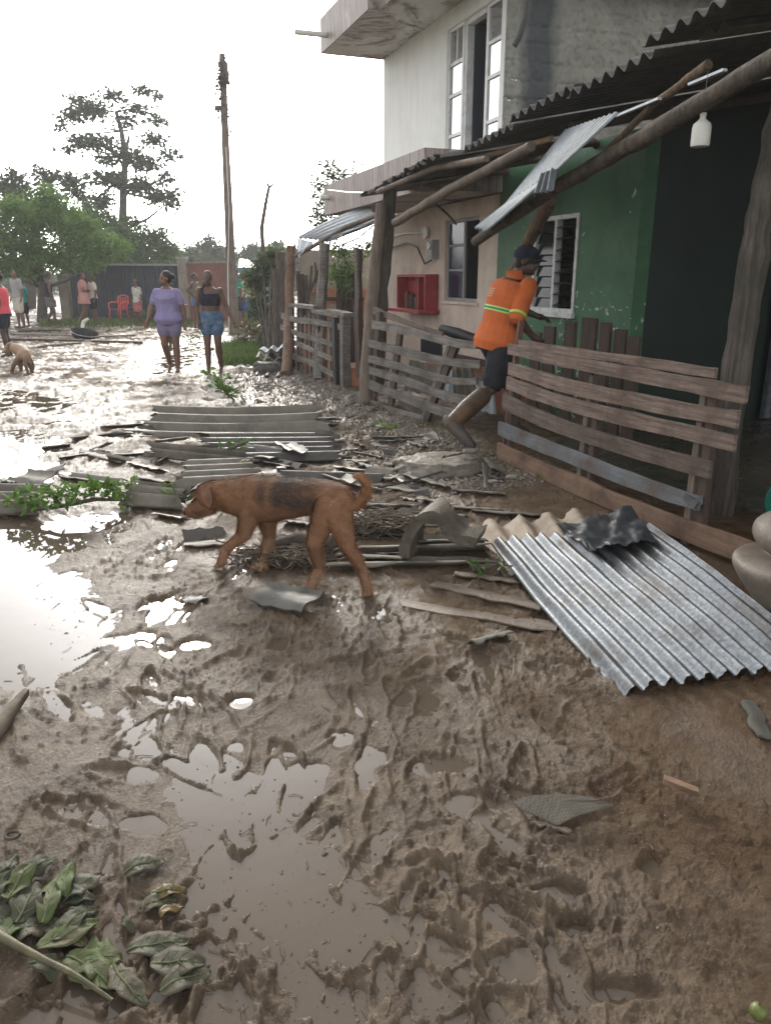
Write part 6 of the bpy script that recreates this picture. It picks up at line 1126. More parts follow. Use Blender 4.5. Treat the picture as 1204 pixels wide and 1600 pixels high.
def human(name_label, J, H, skin, top=None, bottom=None, hair=None, look=(0, -1, 0), g=1.0, arm=1.0, leg=1.0, chest=1.0, hip=1.0, voxel=.012, face=True, shoes=None, group=None, belly=0, hidden=()):
    k = H/1.7; base = Vector((J['pelvis'].x, J['pelvis'].y, min(J['anL'].z, J['anR'].z)-.06*k)); t = thing('person', name_label, 'person', base, group); mb = MB()
    loft(mb, torso_rings(J, k, g, chest, hip, 0, -.2, 1.0, belly=belly))
    lk = Vector(look).normalized(); hx = lk.cross(Z).normalized(); hz = hx.cross(lk).normalized(); Hd = J['head']
    capsule(mb, J['neck']-(Hd-J['neck'])*.25, Hd-lk*.012*k-hz*.02*k, .056*k*(.9+.1*g), .05*k)
    ellip(mb, Hd+hz*.03*k-lk*.012*k, (.073*k, .092*k, .09*k), hx, lk, hz); ellip(mb, Hd-hz*.045*k+lk*.022*k, (.055*k, .06*k, .068*k), hx, lk, hz); ellip(mb, Hd-hz*.088*k+lk*.05*k, (.028*k, .026*k, .022*k), hx, lk, hz)
    if face:
        capsule(mb, Hd+lk*.078*k+hz*.01*k, Hd+lk*.1*k-hz*.024*k, .009*k, .0165*k); capsule(mb, Hd+lk*.09*k-hz*.026*k-hx*.012*k, Hd+lk*.09*k-hz*.026*k+hx*.012*k, .011*k, .011*k)
        ellip(mb, Hd+lk*.074*k-hz*.054*k, (.024*k, .016*k, .014*k), hx, lk, hz, 10, 8); capsule(mb, Hd+lk*.074*k+hz*.026*k-hx*.035*k, Hd+lk*.074*k+hz*.026*k+hx*.035*k, .011*k, .011*k)
        for s in (-1, 1): ellip(mb, Hd+hx*.074*k*s-hz*.006*k-lk*.008*k, (.011*k, .02*k, .032*k), hx, lk, hz, 8, 6)
    for S in 'LR':
        sh, el, wr, hd = J['sh'+S], J['el'+S], J['wr'+S], J['hd'+S]
        ellip(mb, sh, (.06*k*arm,)*3); capsule(mb, sh, el, .053*k*arm, .040*k*arm); capsule(mb, el, el.lerp(wr, .3), .041*k*arm, .041*k*arm); capsule(mb, el.lerp(wr, .3), wr, .041*k*arm, .026*k)
        f = (hd-wr).normalized(); side = f.cross(lk if abs(f.dot(lk)) < .9 else Z).normalized(); nrm = side.cross(f); pl_ = wr.lerp(hd, .55)
        capsule(mb, wr, pl_, .026*k, .030*k); ellip(mb, pl_, (.036*k, .018*k, .042*k), nrm, side, f, 10, 8)
        for q in range(4):
            o_ = nrm*((q-1.5)*.0175*k); ln = (.062, .074, .07, .055)[q]*k; a = pl_+f*.03*k+o_; b_ = a+f*ln*.55+side*.006*k; c = b_+f*ln*.4+side*.018*k*(1 if S == 'L' else -1); capsule(mb, a, b_, .0095*k, .009*k, 8, 3); capsule(mb, b_, c, .009*k, .0075*k, 8, 3)
        a = pl_-f*.015*k+nrm*.032*k; capsule(mb, a, a+nrm*.02*k+f*.03*k, .011*k, .0095*k, 8, 3); capsule(mb, a+nrm*.02*k+f*.03*k, a+nrm*.022*k+f*.055*k, .0095*k, .008*k, 8, 3)
        hp, kn, an, to = J['hip'+S], J['kn'+S], J['an'+S], J['to'+S]
        capsule(mb, hp, kn, .092*k*leg, .056*k*(leg*.5+.5)); m_ = kn.lerp(an, .3); bk = -((to-an).normalized()); bk.z = 0; capsule(mb, kn, m_+bk*.012*k, .054*k*(leg*.5+.5), .056*k*(leg*.6+.4)); capsule(mb, m_+bk*.012*k, an, .055*k*(leg*.6+.4), .034*k)
        capsule(mb, an-Z*.02*k, an.lerp(to, .5), .034*k, .033*k); capsule(mb, an.lerp(to, .4), to, .034*k, .022*k); capsule(mb, an-Z*.035*k, an-Z*.04*k-(to-an).normalized()*.035*k, .03*k, .028*k)
    body = fuse(mb, 'body', skin, t, voxel, 3)
    vx = voxel*.95
    def add(kind, mat, **q):
        mb = MB(); gr = q.get('grow', .012)*k
        if kind in ('shirt', 'dress', 'vest', 'crop', 'polo'):
            t0 = q.get('t0', -.12); loft(mb, torso_rings(J, k, g, chest, hip, gr, t0, q.get('t1', .93), belly=belly))
            if q.get('sleeve', .55) > 0:
                for S in 'LR':
                    sh, el = J['sh'+S], J['el'+S]; sl_ = q.get('sleeve', .55); ellip(mb, sh, ((.06*arm)*k+gr*.5,)*3); capsule(mb, sh, sh.lerp(el, sl_), .055*k*arm+gr*.7, .050*k*arm+gr*.8, e=2)
            if q.get('skirt'):
                z = q['skirt']; hipc = (J['hipL']+J['hipR'])/2; X = (J['hipR']-J['hipL']).normalized(); Y = Z.cross(X); kn = (J['knL']+J['knR'])/2; pts = [(0, .175*hip), (z*.5, .185*hip), (z, .2*hip)]
                loft(mb, [(hipc.lerp(kn, a)+Z*.02, X, Y, b_*k*g+gr, b_*.72*k*g+gr, b_*.78*k*g+gr) for a, b_ in pts])
        if kind in ('shorts', 'trousers'):
            loft(mb, torso_rings(J, k, g, chest, hip, gr*.9, -.2, q.get('waist', .14), belly=belly))
            for S in 'LR':
                hp, kn, an = J['hip'+S], J['kn'+S], J['an'+S]; e_ = q.get('len', .5); E_ = hp.lerp(kn, min(1, e_)); capsule(mb, hp, E_, .094*k*leg+gr, np.interp(e_, [0, 1], [.095*leg, .062*leg])*k+gr*1.6, e=2)
                if e_ > 1: capsule(mb, kn, kn.lerp(an, e_-1), .066*k+gr, .055*k+gr, e=2)
        if kind == 'skirt':
            hipc = (J['hipL']+J['hipR'])/2; X = (J['hipR']-J['hipL']).normalized(); Y = Z.cross(X); kn = (J['knL']+J['knR'])/2; z = q.get('len', .8)
            loft(mb, [(hipc.lerp(J['neck'], .12), X, Y, .15*k*g+gr, .11*k*g+gr, .11*k*g+gr)]+[(hipc.lerp(kn, a)+Z*.02, X, Y, b_*hip*k*g+gr, b_*.72*k*g+gr, b_*.78*k*g+gr) for a, b_ in ((0, .175), (z*.5, .185), (z, .2))])
        return fuse(mb, {'polo': 'shirt', 'crop': 'crop_top'}.get(kind, kind), mat, t, vx, 2)
    if top: tq = dict(top); tk = tq.pop('kind'); tm = tq.pop('mat'); add(tk, tm, **tq)
    if bottom: bq = dict(bottom); bk_ = bq.pop('kind'); bm_ = bq.pop('mat'); add(bk_, bm_, **bq)
    if hair:
        mb = MB(); hk = hair['kind']; ellip(mb, Hd+hz*.044*k-lk*.026*k, (.081*k, .092*k, .088*k), hx, lk, hz)
        if hk in ('short', 'bun', 'pony'): ellip(mb, Hd+hz*.0*k-lk*.052*k, (.07*k, .058*k, .085*k), hx, lk, hz)
        if hk == 'bun': ellip(mb, Hd+hz*.03*k-lk*.125*k, (.05*k, .045*k, .05*k), hx, lk, hz)
        if hk == 'pony': capsule(mb, Hd-lk*.09*k, Hd-lk*.09*k+hx*.075*k-hz*.1*k, .035*k, .045*k); capsule(mb, Hd-lk*.09*k+hx*.075*k-hz*.1*k, Hd-lk*.04*k+hx*.10*k-hz*.19*k, .045*k, .025*k)
        if hk == 'curly':
            rs = np.random.default_rng(3)
            for q in range(26): d = Vector(rs.normal(size=3)).normalized(); d = d-lk*.5 if d.dot(lk) > .2 else d; d = d+hz*.25; ellip(mb, Hd+hz*.035*k-lk*.03*k+d*.075*k, (.038*k,)*3, n=8, m_=6)
        fuse(mb, 'hair', hair['mat'], t, max(voxel*.8, .008), 2)
    if face and voxel < .012:
        for s in (-1, 1):
            mb = MB(); ellip(mb, Hd+lk*.079*k+hz*.008*k+hx*.03*k*s, (.013*k, .007*k, .007*k), hx, lk, hz, 10, 6); mb.build('eye', M['eye'], t, smooth=80)
            mb = MB(); ellip(mb, Hd+lk*.0855*k+hz*.008*k+hx*.03*k*s, (.0055*k, .003*k, .0055*k), hx, lk, hz, 8, 6); mb.build('iris', M['black'], t, smooth=80)
            mb = MB(); capsule(mb, Hd+lk*.083*k+hz*.03*k+hx*.015*k*s, Hd+lk*.078*k+hz*.031*k+hx*.045*k*s, .004*k, .003*k, 6, 2); mb.build('eyebrow', M['hair'], t, smooth=80)
        mb = MB(); ellip(mb, Hd+lk*.084*k-hz*.056*k, (.022*k, .008*k, .008*k), hx, lk, hz, 10, 6); mb.build('lips', M['lips'], t, smooth=80)
    if shoes:
        for S in 'LR':
            mb = MB(); an, to = J['an'+S], J['to'+S]; f = (to-an); f.z = 0; f.normalize(); x = f.cross(Z); c = an.lerp(to, .5); zb = min(an.z-.07*k, to.z-.02*k)
            loft(mb, [(Vector((c.x, c.y, zb+q)), x, f, .045*k, .135*k, .125*k) for q in (-.008, .012)]); mb.build('sandal', shoes, t, smooth=60)
    return t, body
def cloth(name, c1, c2, sc=8, bump=.35, **kw): return pm(name, c1, c2, sc, .85, bump, 11, bdist=.03, spec=.25, **kw)
M['skin_dark'] = pm('skin_dark', (.10, .052, .034), (.135, .072, .047), 9, .5, .05, 80); M['skin_mid'] = pm('skin_mid', (.155, .08, .052), (.195, .105, .07), 9, .5, .05, 80); M['skin_deep'] = pm('skin_deep', (.05, .027, .02), (.075, .042, .03), 9, .45, .05, 80)
M['hair'] = pm('hair', (.008, .006, .006), (.02, .015, .013), 30, .55, .6, 60); M['hair_brown'] = pm('hair_brown', (.022, .012, .01), (.06, .032, .026), 30, .55, .6, 60)
M['eye'] = pm('eye', (.45, .42, .38), (.5, .47, .43), 5, .2, 0); M['lips'] = pm('lips', (.11, .04, .035), (.14, .055, .045), 5, .4, 0)
M['lavender'] = cloth('lavender_cloth', (.24, .205, .39), (.30, .26, .46), stain=(.38, .34, .50), sscale=5, samt=.05); M['lav_short'] = cloth('mauve_cloth', (.17, .15, .25), (.22, .195, .31)); M['navy'] = cloth('navy_cloth', (.012, .013, .028), (.022, .024, .045))
M['denim'] = cloth('denim', (.055, .105, .20), (.12, .19, .30), 16, stain=(.2, .27, .36), sscale=7, samt=.3); M['coral'] = cloth('coral_cloth', (.68, .085, .11), (.78, .13, .15)); M['dark_cloth'] = cloth('dark_cloth', (.012, .013, .018), (.03, .032, .04)); M['grey_cloth'] = cloth('grey_cloth', (.28, .27, .26), (.38, .37, .36))
M['teal_shirt'] = cloth('teal_shirt', (.02, .22, .18), (.03, .3, .24)); M['pink_cloth'] = cloth('pink_cloth', (.42, .20, .18), (.5, .26, .235)); M['cream_cloth'] = cloth('cream_cloth', (.5, .45, .38), (.6, .55, .47)); M['olive_cloth'] = cloth('olive_cloth', (.14, .12, .08), (.2, .17, .12)); M['white_cloth'] = cloth('white_cloth', (.52, .51, .46), (.62, .61, .56), stain=(.1, .11, .1), sscale=14, samt=.5)
M['grey_skirt'] = cloth('grey_skirt', (.13, .12, .125), (.2, .185, .19)); M['red_short'] = cloth('red_short', (.35, .06, .07), (.5, .2, .2), 20); M['blue_short'] = cloth('blue_short', (.02, .06, .28), (.04, .1, .36)); M['yellow_shirt'] = cloth('yellow_shirt', (.5, .45, .25), (.6, .55, .33))
def facing_cam(loc): return math.pi
def ppl(px, py): p = G(px, py, .06); p.z = ground_mean(p.x, p.y, .1); return p
pi = math.pi
# woman in lavender
loc = ppl(270, 579)
J = standing(loc, pi, 1.64, head=(0, .02, 1.58), shL=(-.16, 0, 1.345), shR=(.16, 0, 1.345), elL=(-.255, -.02, 1.12), elR=(.275, -.03, 1.12), wrL=(-.275, .0, .88), wrR=(.34, .03, .91), hdL=(-.28, .03, .79), hdR=(.37, .06, .83), knR=(.085, .06, .50), anR=(.075, -.16, .13), toR=(.075, -.03, .03), knL=(-.10, .03, .49), anL=(-.10, .02, .075), toL=(-.105, .17, .02))
t, _ = human('woman in a lavender shirt and mauve shorts walking barefoot and looking left', J, 1.64, M['skin_mid'], dict(kind='shirt', mat=M['lavender'], sleeve=.62, grow=.02, t0=-.08), dict(kind='shorts', mat=M['lav_short'], len=.46, grow=.014), dict(kind='bun', mat=M['hair']), look=(-.9, -.42, 0), g=1.24, arm=1.22, leg=1.22, chest=1.25, hip=1.08, voxel=.0105)
# pale worn print on the chest
k = 1.64/1.7; R_ = torso_rings(J, k, 1.24, 1.25, 1.08, .0235, .64, .70); c, X, Y, a, b_, bk = R_[0]
for i in range(7):
    an_ = pi/2+.42-.14*i; MB().box(c+X*a*math.cos(an_)+Y*(b_+.004)*math.sin(an_), (.022, .004, .03), X*math.sin(an_)-Y*math.cos(an_), X*math.cos(an_)+Y*math.sin(an_), Z).build('faded_print', M.setdefault('print', cloth('faded_print', (.36, .32, .50), (.42, .38, .56))), t)
# woman in navy top
loc = ppl(336, 581)
J = standing(loc, pi+.05, 1.63, neck=(0, .03, 1.44), head=(.015, .075, 1.575), shL=(-.17, .03, 1.375), shR=(.165, .03, 1.385), elL=(-.27, .02, 1.11), wrL=(-.36, .12, .91), hdL=(-.40, .16, .82), elR=(.235, .0, 1.11), wrR=(.20, .10, .88), hdR=(.18, .15, .80), knL=(-.09, .05, .49), anL=(-.10, -.08, .10), toL=(-.10, .07, .03), knR=(.085, .07, .49), anR=(.085, .10, .075), toR=(.09, .25, .02))
t, _ = human('woman in a navy one shoulder crop top and denim shorts walking in sandals', J, 1.63, M['skin_dark'], dict(kind='crop', mat=M['navy'], t0=.42, t1=.80, sleeve=0, grow=.010), dict(kind='shorts', mat=M['denim'], len=.40, grow=.018, waist=.24), dict(kind='pony', mat=M['hair_brown']), look=(.05, -1, -.05), g=1.04, arm=1.0, leg=1.04, chest=1.2, hip=1.12, voxel=.0105, shoes=M['dark_cloth'])
mb = MB(); a = J['shR']-Z*.06; mb.tube([a+Vector((.06, -.09, -.05)), a+Vector((.045, -.07, .075)), a+Vector((.05, .03, .1)), a+Vector((.06, .1, .0))], [.022, .018, .018, .02], 8); mb.build('shoulder_strap', M['navy'], t, smooth=60)
# people far away
def far_person(label, px, py, a, H, skin, top, bottom, hair, look=None, ov={}, **kw):
    loc = ppl(px, py); J = standing(loc, a, H, **ov); lk = look or (-math.sin(a), math.cos(a), 0)
    return human(label, J, H, M[skin], top, bottom, hair, look=lk, voxel=.019, face=True, **kw)
walk = dict(knL=(-.09, .12, .5), anL=(-.09, .12, .09), toL=(-.09, .27, .03), knR=(.09, -.0, .48), anR=(.09, -.22, .12), toR=(.09, -.09, .03))
short = dict(kind='short', mat=M['hair']); bun = dict(kind='bun', mat=M['hair']); curly = dict(kind='curly', mat=M['hair'])
far_person('girl in a coral shirt and navy shorts at the left edge', 14, 557, 1.75, 1.60, 'skin_deep', dict(kind='shirt', mat=M['coral'], sleeve=.45, grow=.022, t0=-.08), dict(kind='shorts', mat=M['navy'], len=.55, grow=.02), curly, look=(-1, .1, 0), ov=dict(elR=(.2, .05, 1.1), wrR=(.22, .12, .88), hdR=(.22, .14, .79), elL=(-.2, .0, 1.1)), g=1.12, chest=1.1)
far_person('man in a grey shirt behind the girl in coral', 34, 513, 2.6, 1.74, 'skin_mid', dict(kind='shirt', mat=M['grey_cloth'], sleeve=.7, grow=.022), dict(kind='shorts', mat=M['cream_cloth'], len=.9, grow=.018), short, look=(.6, -.7, 0))
far_person('child in a teal shirt and dark shorts beside the man in grey', 42, 511, 2.9, 1.42, 'skin_dark', dict(kind='shirt', mat=M['teal_shirt'], sleeve=.6, grow=.02), dict(kind='shorts', mat=M['dark_cloth'], len=.8, grow=.018), short)
far_person('woman in a dark top and grey skirt under the light green tree', 83, 509, -.9, 1.66, 'skin_dark', dict(kind='vest', mat=M['dark_cloth'], sleeve=0, grow=.012), dict(kind='skirt', mat=M['grey_skirt'], len=.75, grow=.012), bun, ov=walk)
fold = dict(elL=(-.2, .02, 1.12), wrL=(.02, .17, 1.12), hdL=(.1, .17, 1.14), elR=(.2, .02, 1.12), wrR=(-.02, .19, 1.1), hdR=(-.1, .19, 1.1))
far_person('woman in a short pink dress with folded arms before the dark metal wall', 136, 508, -1.35, 1.68, 'skin_mid', dict(kind='dress', mat=M['pink_cloth'], sleeve=.5, grow=.02, t0=-.2, skirt=.55), None, bun, ov=dict(fold, **{q: walk[q] for q in ('knR', 'anR', 'toR')}), g=1.2, arm=1.1, leg=1.1)
far_person('young person in a cream shirt and dark shorts facing the woman in pink', 150, 507, 2.3, 1.6, 'skin_dark', dict(kind='shirt', mat=M['cream_cloth'], sleeve=.6, grow=.022), dict(kind='shorts', mat=M['dark_cloth'], len=.7, grow=.02), short, look=(-.9, -.3, -.2))
far_person('child in a printed white shirt and red shorts right of the red chair', 218, 509, 2.5, 1.42, 'skin_dark', dict(kind='shirt', mat=M['white_cloth'], sleeve=.6, grow=.024), dict(kind='shorts', mat=M['red_short'], len=.75, grow=.022), short, look=(-.3, -.9, -.4))
far_person('woman in an olive top and denim shorts between the two walking women', 309, 514, -1.9, 1.62, 'skin_dark', dict(kind='vest', mat=M['olive_cloth'], sleeve=0, grow=.014), dict(kind='shorts', mat=M['denim'], len=.4, grow=.016), bun, look=(1, -.3, 0), ov=dict(elR=(.34, -.08, 1.2), wrR=(.18, .02, 1.02), hdR=(.14, .06, .96)))
far_person('child in dark clothes half hidden behind the woman in lavender', 272, 546, 2.9, 1.46, 'skin_dark', dict(kind='shirt', mat=M['dark_cloth'], sleeve=.4, grow=.016), dict(kind='shorts', mat=M['grey_skirt'], len=.6, grow=.016), short, ov=dict(elL=(-.3, .0, 1.2), wrL=(-.42, .05, 1.15), hdL=(-.5, .06, 1.14)))
far_person('person in a teal shirt half hidden by the utility pole', 372, 513, 2.4, 1.72, 'skin_dark', dict(kind='shirt', mat=M['teal_shirt'], sleeve=.6, grow=.02), dict(kind='shorts', mat=M['dark_cloth'], len=.8, grow=.018), short)
far_person('person in a pale yellow shirt and blue shorts behind the flowering shrub', 382, 511, 2.0, 1.6, 'skin_mid', dict(kind='shirt', mat=M['yellow_shirt'], sleeve=.6, grow=.02), dict(kind='shorts', mat=M['blue_short'], len=.8, grow=.02), short)
# man in orange
M['orange'] = cloth('orange_cloth', (.50, .115, .03), (.60, .15, .045)); M['lime'] = pm('lime_band', (.42, .62, .10), (.5, .7, .14), 9, .5, .1); M['boot'] = pm('muddy_boot', (.05, .028, .014), (.155, .082, .036), 7, .5, .3, 30, stain=(.03, .025, .02), sscale=6)
f = Vector((.86, .5, 0)).normalized(); lt = f.cross(Z); pel = AtY(776, 527, 6.98); nk = AtY(803, 434, 7.0); hd_ = AtY(823, 409, 6.96)
J = dict(pelvis=pel, neck=nk, head=hd_, shR=nk+lt*.17-Z*.07+f*.02, shL=nk-lt*.17-Z*.06+f*.05, elR=AtY(807, 497, 6.72), wrR=AtY(830, 524, 6.82), hdR=AtY(846, 537, 6.86), elL=nk-lt*.24+f*.22-Z*.26, wrL=nk-lt*.16+f*.42-Z*.34, hdL=nk-lt*.14+f*.5-Z*.36,
         hipR=pel+lt*.09-Z*.03, hipL=pel-lt*.09-Z*.03, knR=AtY(768, 606, 6.78), anR=AtY(704, 662, 6.54), toR=AtY(734, 694, 6.40), knL=AtY(800, 604, 7.2), anL=AtY(800, 668, 7.12), toL=AtY(800, 668, 7.12)+f*.15-Z*.06)
H = 1.74; t, body = human('man in an orange shirt and dark cap pushing past the near gate', J, H, M['skin_deep'], dict(kind='polo', mat=M['orange'], sleeve=.93, grow=.028, t0=-.24), dict(kind='shorts', mat=M['dark_cloth'], len=.86, grow=.022, waist=.0), dict(kind='short', mat=M['hair']), look=(.88, -.45, -.06), g=1.12, arm=1.0, voxel=.0085)
k = H/1.7; gr = .026*k+.006; R_ = torso_rings(J, k, 1.12, 1, 1, gr, .40, .48); mb = MB(); loft(mb, R_, 40); mb.build('reflective_band', M['lime'], t, smooth=60)
R_ = torso_rings(J, k, 1.12, 1, 1, gr+.0015, .425, .455); mb = MB(); loft(mb, R_, 40); mb.build('band_stripe', M['teal_shirt'], t, smooth=60)
sh, el = J['shR'], J['elR']; u = (el-sh).normalized(); mb = MB(); X = u.cross(Z).normalized(); Yv = u.cross(X); loft(mb, [(sh.lerp(el, q), X, Yv, .076*k, .076*k, .076*k) for q in (.88, .955)], 24); mb.build('cuff', M['lime'], t, smooth=60)
mb = MB(); cN = nk.lerp(hd_, .12); X = lt; loft(mb, [(cN-Z*.03, X, f, .085, .075, .085), (cN+Z*.02, X, f, .075, .07, .075), (cN+Z*.045-f*.01, X, f, .08, .075, .08)], 20); mb.build('collar', M['orange'], t, smooth=60)
M['pale_print'] = pm('pale_print', (.7, .5, .38), (.75, .56, .44), 30, .8, .1)
R_ = torso_rings(J, k, 1.12, 1, 1, gr-.001, .6, .66)
for i, tt in enumerate((.62, .66, .70, .74)):
    c, X, Y, a, b_, bk = torso_rings(J, k, 1.12, 1, 1, gr, tt, tt+.02)[0]; up = (nk-pel).normalized()
    for q in (-.05, 0, .045): 
        an_ = -pi/2-.25+q*4; p = c+X*a*math.cos(an_)+Y*bk*math.sin(an_); nn_ = (X*math.cos(an_)/a+Y*math.sin(an_)/bk).normalized(); MB().box(p, (.016, .004, .013), nn_.cross(up).normalized(), nn_, up).build('worn_print', M['pale_print'], t)
# cap
lk = Vector((.88, -.45, -.06)).normalized(); hx = lk.cross(Z).normalized(); hz = hx.cross(lk).normalized(); mb = MB(); V = []; F = []; n_ = 24
rings_ = [(-.0, .094, .108), (.03, .093, .107), (.06, .084, .097), (.085, .062, .073), (.098, .03, .036), (.10, .004, .005)]
for z, a, b_ in rings_:
    for q in range(n_): an_ = 2*pi*q/n_; V.append(hd_+hz*(.032+z)*k-lk*.014*k+hx*a*k*math.cos(an_)+lk*b_*k*math.sin(an_))
for i in range(len(rings_)-1):
    for q in range(n_): F.append((i*n_+q, i*n_+(q+1) % n_, (i+1)*n_+(q+1) % n_, (i+1)*n_+q))
M['cap'] = cloth('cap_cloth', (.012, .018, .03), (.025, .035, .05)); cp = mb.add(V, F).build('cap', M['cap'], t, smooth=70)
V = []; F = []
for i in range(7):
    for j in range(11):
        u = j/10*2-1; an_ = pi/2-u*1.05; r0 = i/6; e = (.098+.085*r0*(1-.35*u*u)); V.append(hd_+hz*(.034-.03*r0*(1+.5*u*u)+.012*r0)*k-lk*.014*k+hx*.093*k*math.cos(an_)*(1+.05*r0)+lk*k*(e*math.sin(an_)+.0))
for i in range(6):
    for j in range(10): a = i*11+j; F.append((a, a+1, a+12, a+11))
br = MB().add(V, F).build('visor', M['cap'], cp, smooth=70); br.modifiers.new('thickness', 'SOLIDIFY').thickness = .006
for S in 'RL':
    kn, an, to = J['kn'+S], J['an'+S], J['to'+S]; mb = MB(); capsule(mb, kn.lerp(an, .25), kn.lerp(an, .6), .082*k, .084*k); capsule(mb, kn.lerp(an, .6), an, .084*k, .062*k); capsule(mb, an, to, .056*k, .04*k); capsule(mb, an, an+(an-to).normalized()*.03, .05*k, .04*k); fuse(mb, 'boot', M['boot'], t, .0085, 2); mb = MB(); fd = (to-an).normalized(); capsule(mb, an-fd*.01, an.lerp(to, .5), .06*k, .055*k); capsule(mb, an.lerp(to, .5), to+fd*.015, .055*k, .042*k); capsule(mb, an-fd*.02, an-fd*.05, .055*k, .042*k); fuse(mb, 'shoe', M['black_rubber'], t, .0085, 2)
# ---------------------------------------------------------------- dogs
m, n, b, out = newmat('dog_coat'); v = coord(n)
def at_(nm): a = n.nodes.new('ShaderNodeAttribute'); a.attribute_name = nm; return a.outputs['Fac']
c = mixc(n, ramp(n, noise(n, v, 16, 6, .6), [(.3, 0.0), (.7, 1.0)]), (.23, .095, .04), (.46, .235, .115)); c = mixc(n, at_('pale'), c, (.44, .27, .165)); c = mixc(n, at_('dark'), c, (.03, .026, .027)); n.links.new(c, b.inputs['Base Color']); b.inputs['Roughness'].default_value = .65
bp = n.nodes.new('ShaderNodeBump'); bp.inputs['Strength'].default_value = .4; bp.inputs['Distance'].default_value = .004; n.links.new(noise(n, coord(n, (1, 1, 1)), 120, 3), bp.inputs['Height']); n.links.new(bp.outputs[0], b.inputs['Normal']); M['dog_coat'] = m
M['ear_coat'] = pm('ear_coat', (.10, .04, .02), (.19, .085, .042), 14, .7, .5, 90)
m2 = m.copy(); m2.name = 'tan_coat'; M['tan_coat'] = m2
for nd in m2.node_tree.nodes:
    if nd.type == 'MIX': 
        A_, B_ = nd.inputs[6], nd.inputs[7]
        if not A_.is_linked: A_.default_value = (.22, .135, .075, 1); B_.default_value = (.31, .20, .12, 1)
def dog(label, spine, legs, tail, head, mat, paint, voxel, fur_n, fl, fur_dir):
    P = [(AtY(x, y, Y), rw, rh) for x, y, Y, rw, rh in spine]; low = min((AtY(*l[-1][:3]) for l in legs), key=lambda q: q.z); t = thing('dog', label, 'dog', Vector((P[2][0].x, P[2][0].y, max(0, low.z-.02)))); mb = MB(); rings = []
    pts = smooth_poly([p[0] for p in P], 3); rw = np.interp(np.linspace(0, len(P)-1, len(pts)), range(len(P)), [p[1] for p in P]); rh = np.interp(np.linspace(0, len(P)-1, len(pts)), range(len(P)), [p[2] for p in P])
    for i, p in enumerate(pts):
        tg = (pts[min(i+1, len(pts)-1)]-pts[max(i-1, 0)]).normalized(); X = tg.cross(Z).normalized(); Y = X.cross(tg).normalized(); rings.append((p, X, Y, rw[i], rh[i], rh[i]))
    loft(mb, rings, 18)
    for l in legs:
        for a, b_ in zip(l[:-1], l[1:]): capsule(mb, AtY(*a[:3]), AtY(*b_[:3]), a[3], b_[3])
        a, b_ = AtY(*l[-2][:3]), AtY(*l[-1][:3]); d = l[-1][4] if len(l[-1]) > 4 else Vector((-.9, .3, 0)); r = l[-1][3]; ellip(mb, b_+d*r*.7, (r*1.5, r*1.05, r*.75), d, d.cross(Z), Z, 10, 8)
        for s in (-.6, 0, .6): ellip(mb, b_+d*r*1.75+d.cross(Z)*r*s-Z*r*.15, (r*.6, r*.38, r*.5), d, d.cross(Z), Z, 8, 6)
    for a, b_ in zip(tail[:-1], tail[1:]): capsule(mb, AtY(*a[:3]), AtY(*b_[:3]), a[3], b_[3])
    hc, md, s = Vector(head['c']), Vector(head['dir']).normalized(), head['s']; hx = md.cross(Z).normalized(); hz = hx.cross(md).normalized()
    ellip(mb, hc, (.062*s, .082*s, .066*s), hx, md, hz); capsule(mb, hc+md*.05*s-hz*.02*s, hc+md*.135*s-hz*.035*s, .044*s, .028*s); capsule(mb, hc+md*.04*s-hz*.048*s, hc+md*.12*s-hz*.055*s, .03*s, .02*s); capsule(mb, hc+md*.03*s+hz*.035*s, hc+md*.06*s+hz*.015*s, .03*s, .03*s)
    def fn(me):
        co = np.empty(len(me.vertices)*3); me.vertices.foreach_get('co', co); co = co.reshape(-1, 3); dk, pl_ = paint(co)
        for nm, av in (('dark', dk), ('pale', pl_)): a = me.attributes.new(nm, 'FLOAT', 'POINT'); a.data.foreach_set('value', np.clip(av, 0, 1).astype(np.float32))
    body = fuse(mb, 'body', mat, t, voxel, 4, fn)
    for q in (-1, 1):
        # ear: a drooping leaf
        e0 = hc+hx*.05*s*q+hz*.045*s-md*.01*s; V = [e0-md*.025*s, e0+md*.03*s, e0+hx*.03*s*q-hz*.05*s+md*.028*s, e0+hx*.03*s*q-hz*.085*s+md*.008*s, e0+hx*.035*s*q-hz*.055*s-md*.022*s]; V2 = [p+hx*.008*s*q for p in V]
        MB().add(V+V2, [(0, 1, 2, 3, 4), (9, 8, 7, 6, 5)]+[(i, (i+1) % 5, 5+(i+1) % 5, 5+i) for i in range(5)]).build('ear', M['ear_coat'], t, smooth=80)
        mb = MB(); ellip(mb, hc+hx*.034*s*q+md*.062*s+hz*.016*s, (.009*s, .009*s, .009*s), hx, md, hz, 10, 8); mb.build('eye', M['black'], t, smooth=80)
    mb = MB(); ellip(mb, hc+md*.163*s-hz*.03*s, (.017*s, .013*s, .014*s), hx, md, hz, 10, 8); mb.build('nose', M['black'], t, smooth=80)
    if fur_n:
        me = body.data; me.calc_loop_triangles(); nt_ = len(me.loop_triangles); tv = np.empty(nt_*3, np.int32); me.loop_triangles.foreach_get('vertices', tv); tv = tv.reshape(-1, 3); co = np.empty(len(me.vertices)*3); me.vertices.foreach_get('co', co); co = co.reshape(-1, 3)
        A = co[tv[:, 0]]; B = co[tv[:, 1]]; C = co[tv[:, 2]]; nr_ = np.cross(B-A, C-A); ar = np.linalg.norm(nr_, axis=1)+1e-12; nr_ = nr_/ar[:, None]; rs = np.random.default_rng(4); ix = rs.choice(nt_, fur_n, p=ar/ar.sum()); r1, r2 = rs.random((2, fur_n, 1)); fl_ = (r1+r2) > 1; r1 = np.where(fl_, 1-r1, r1); r2 = np.where(fl_, 1-r2, r2)
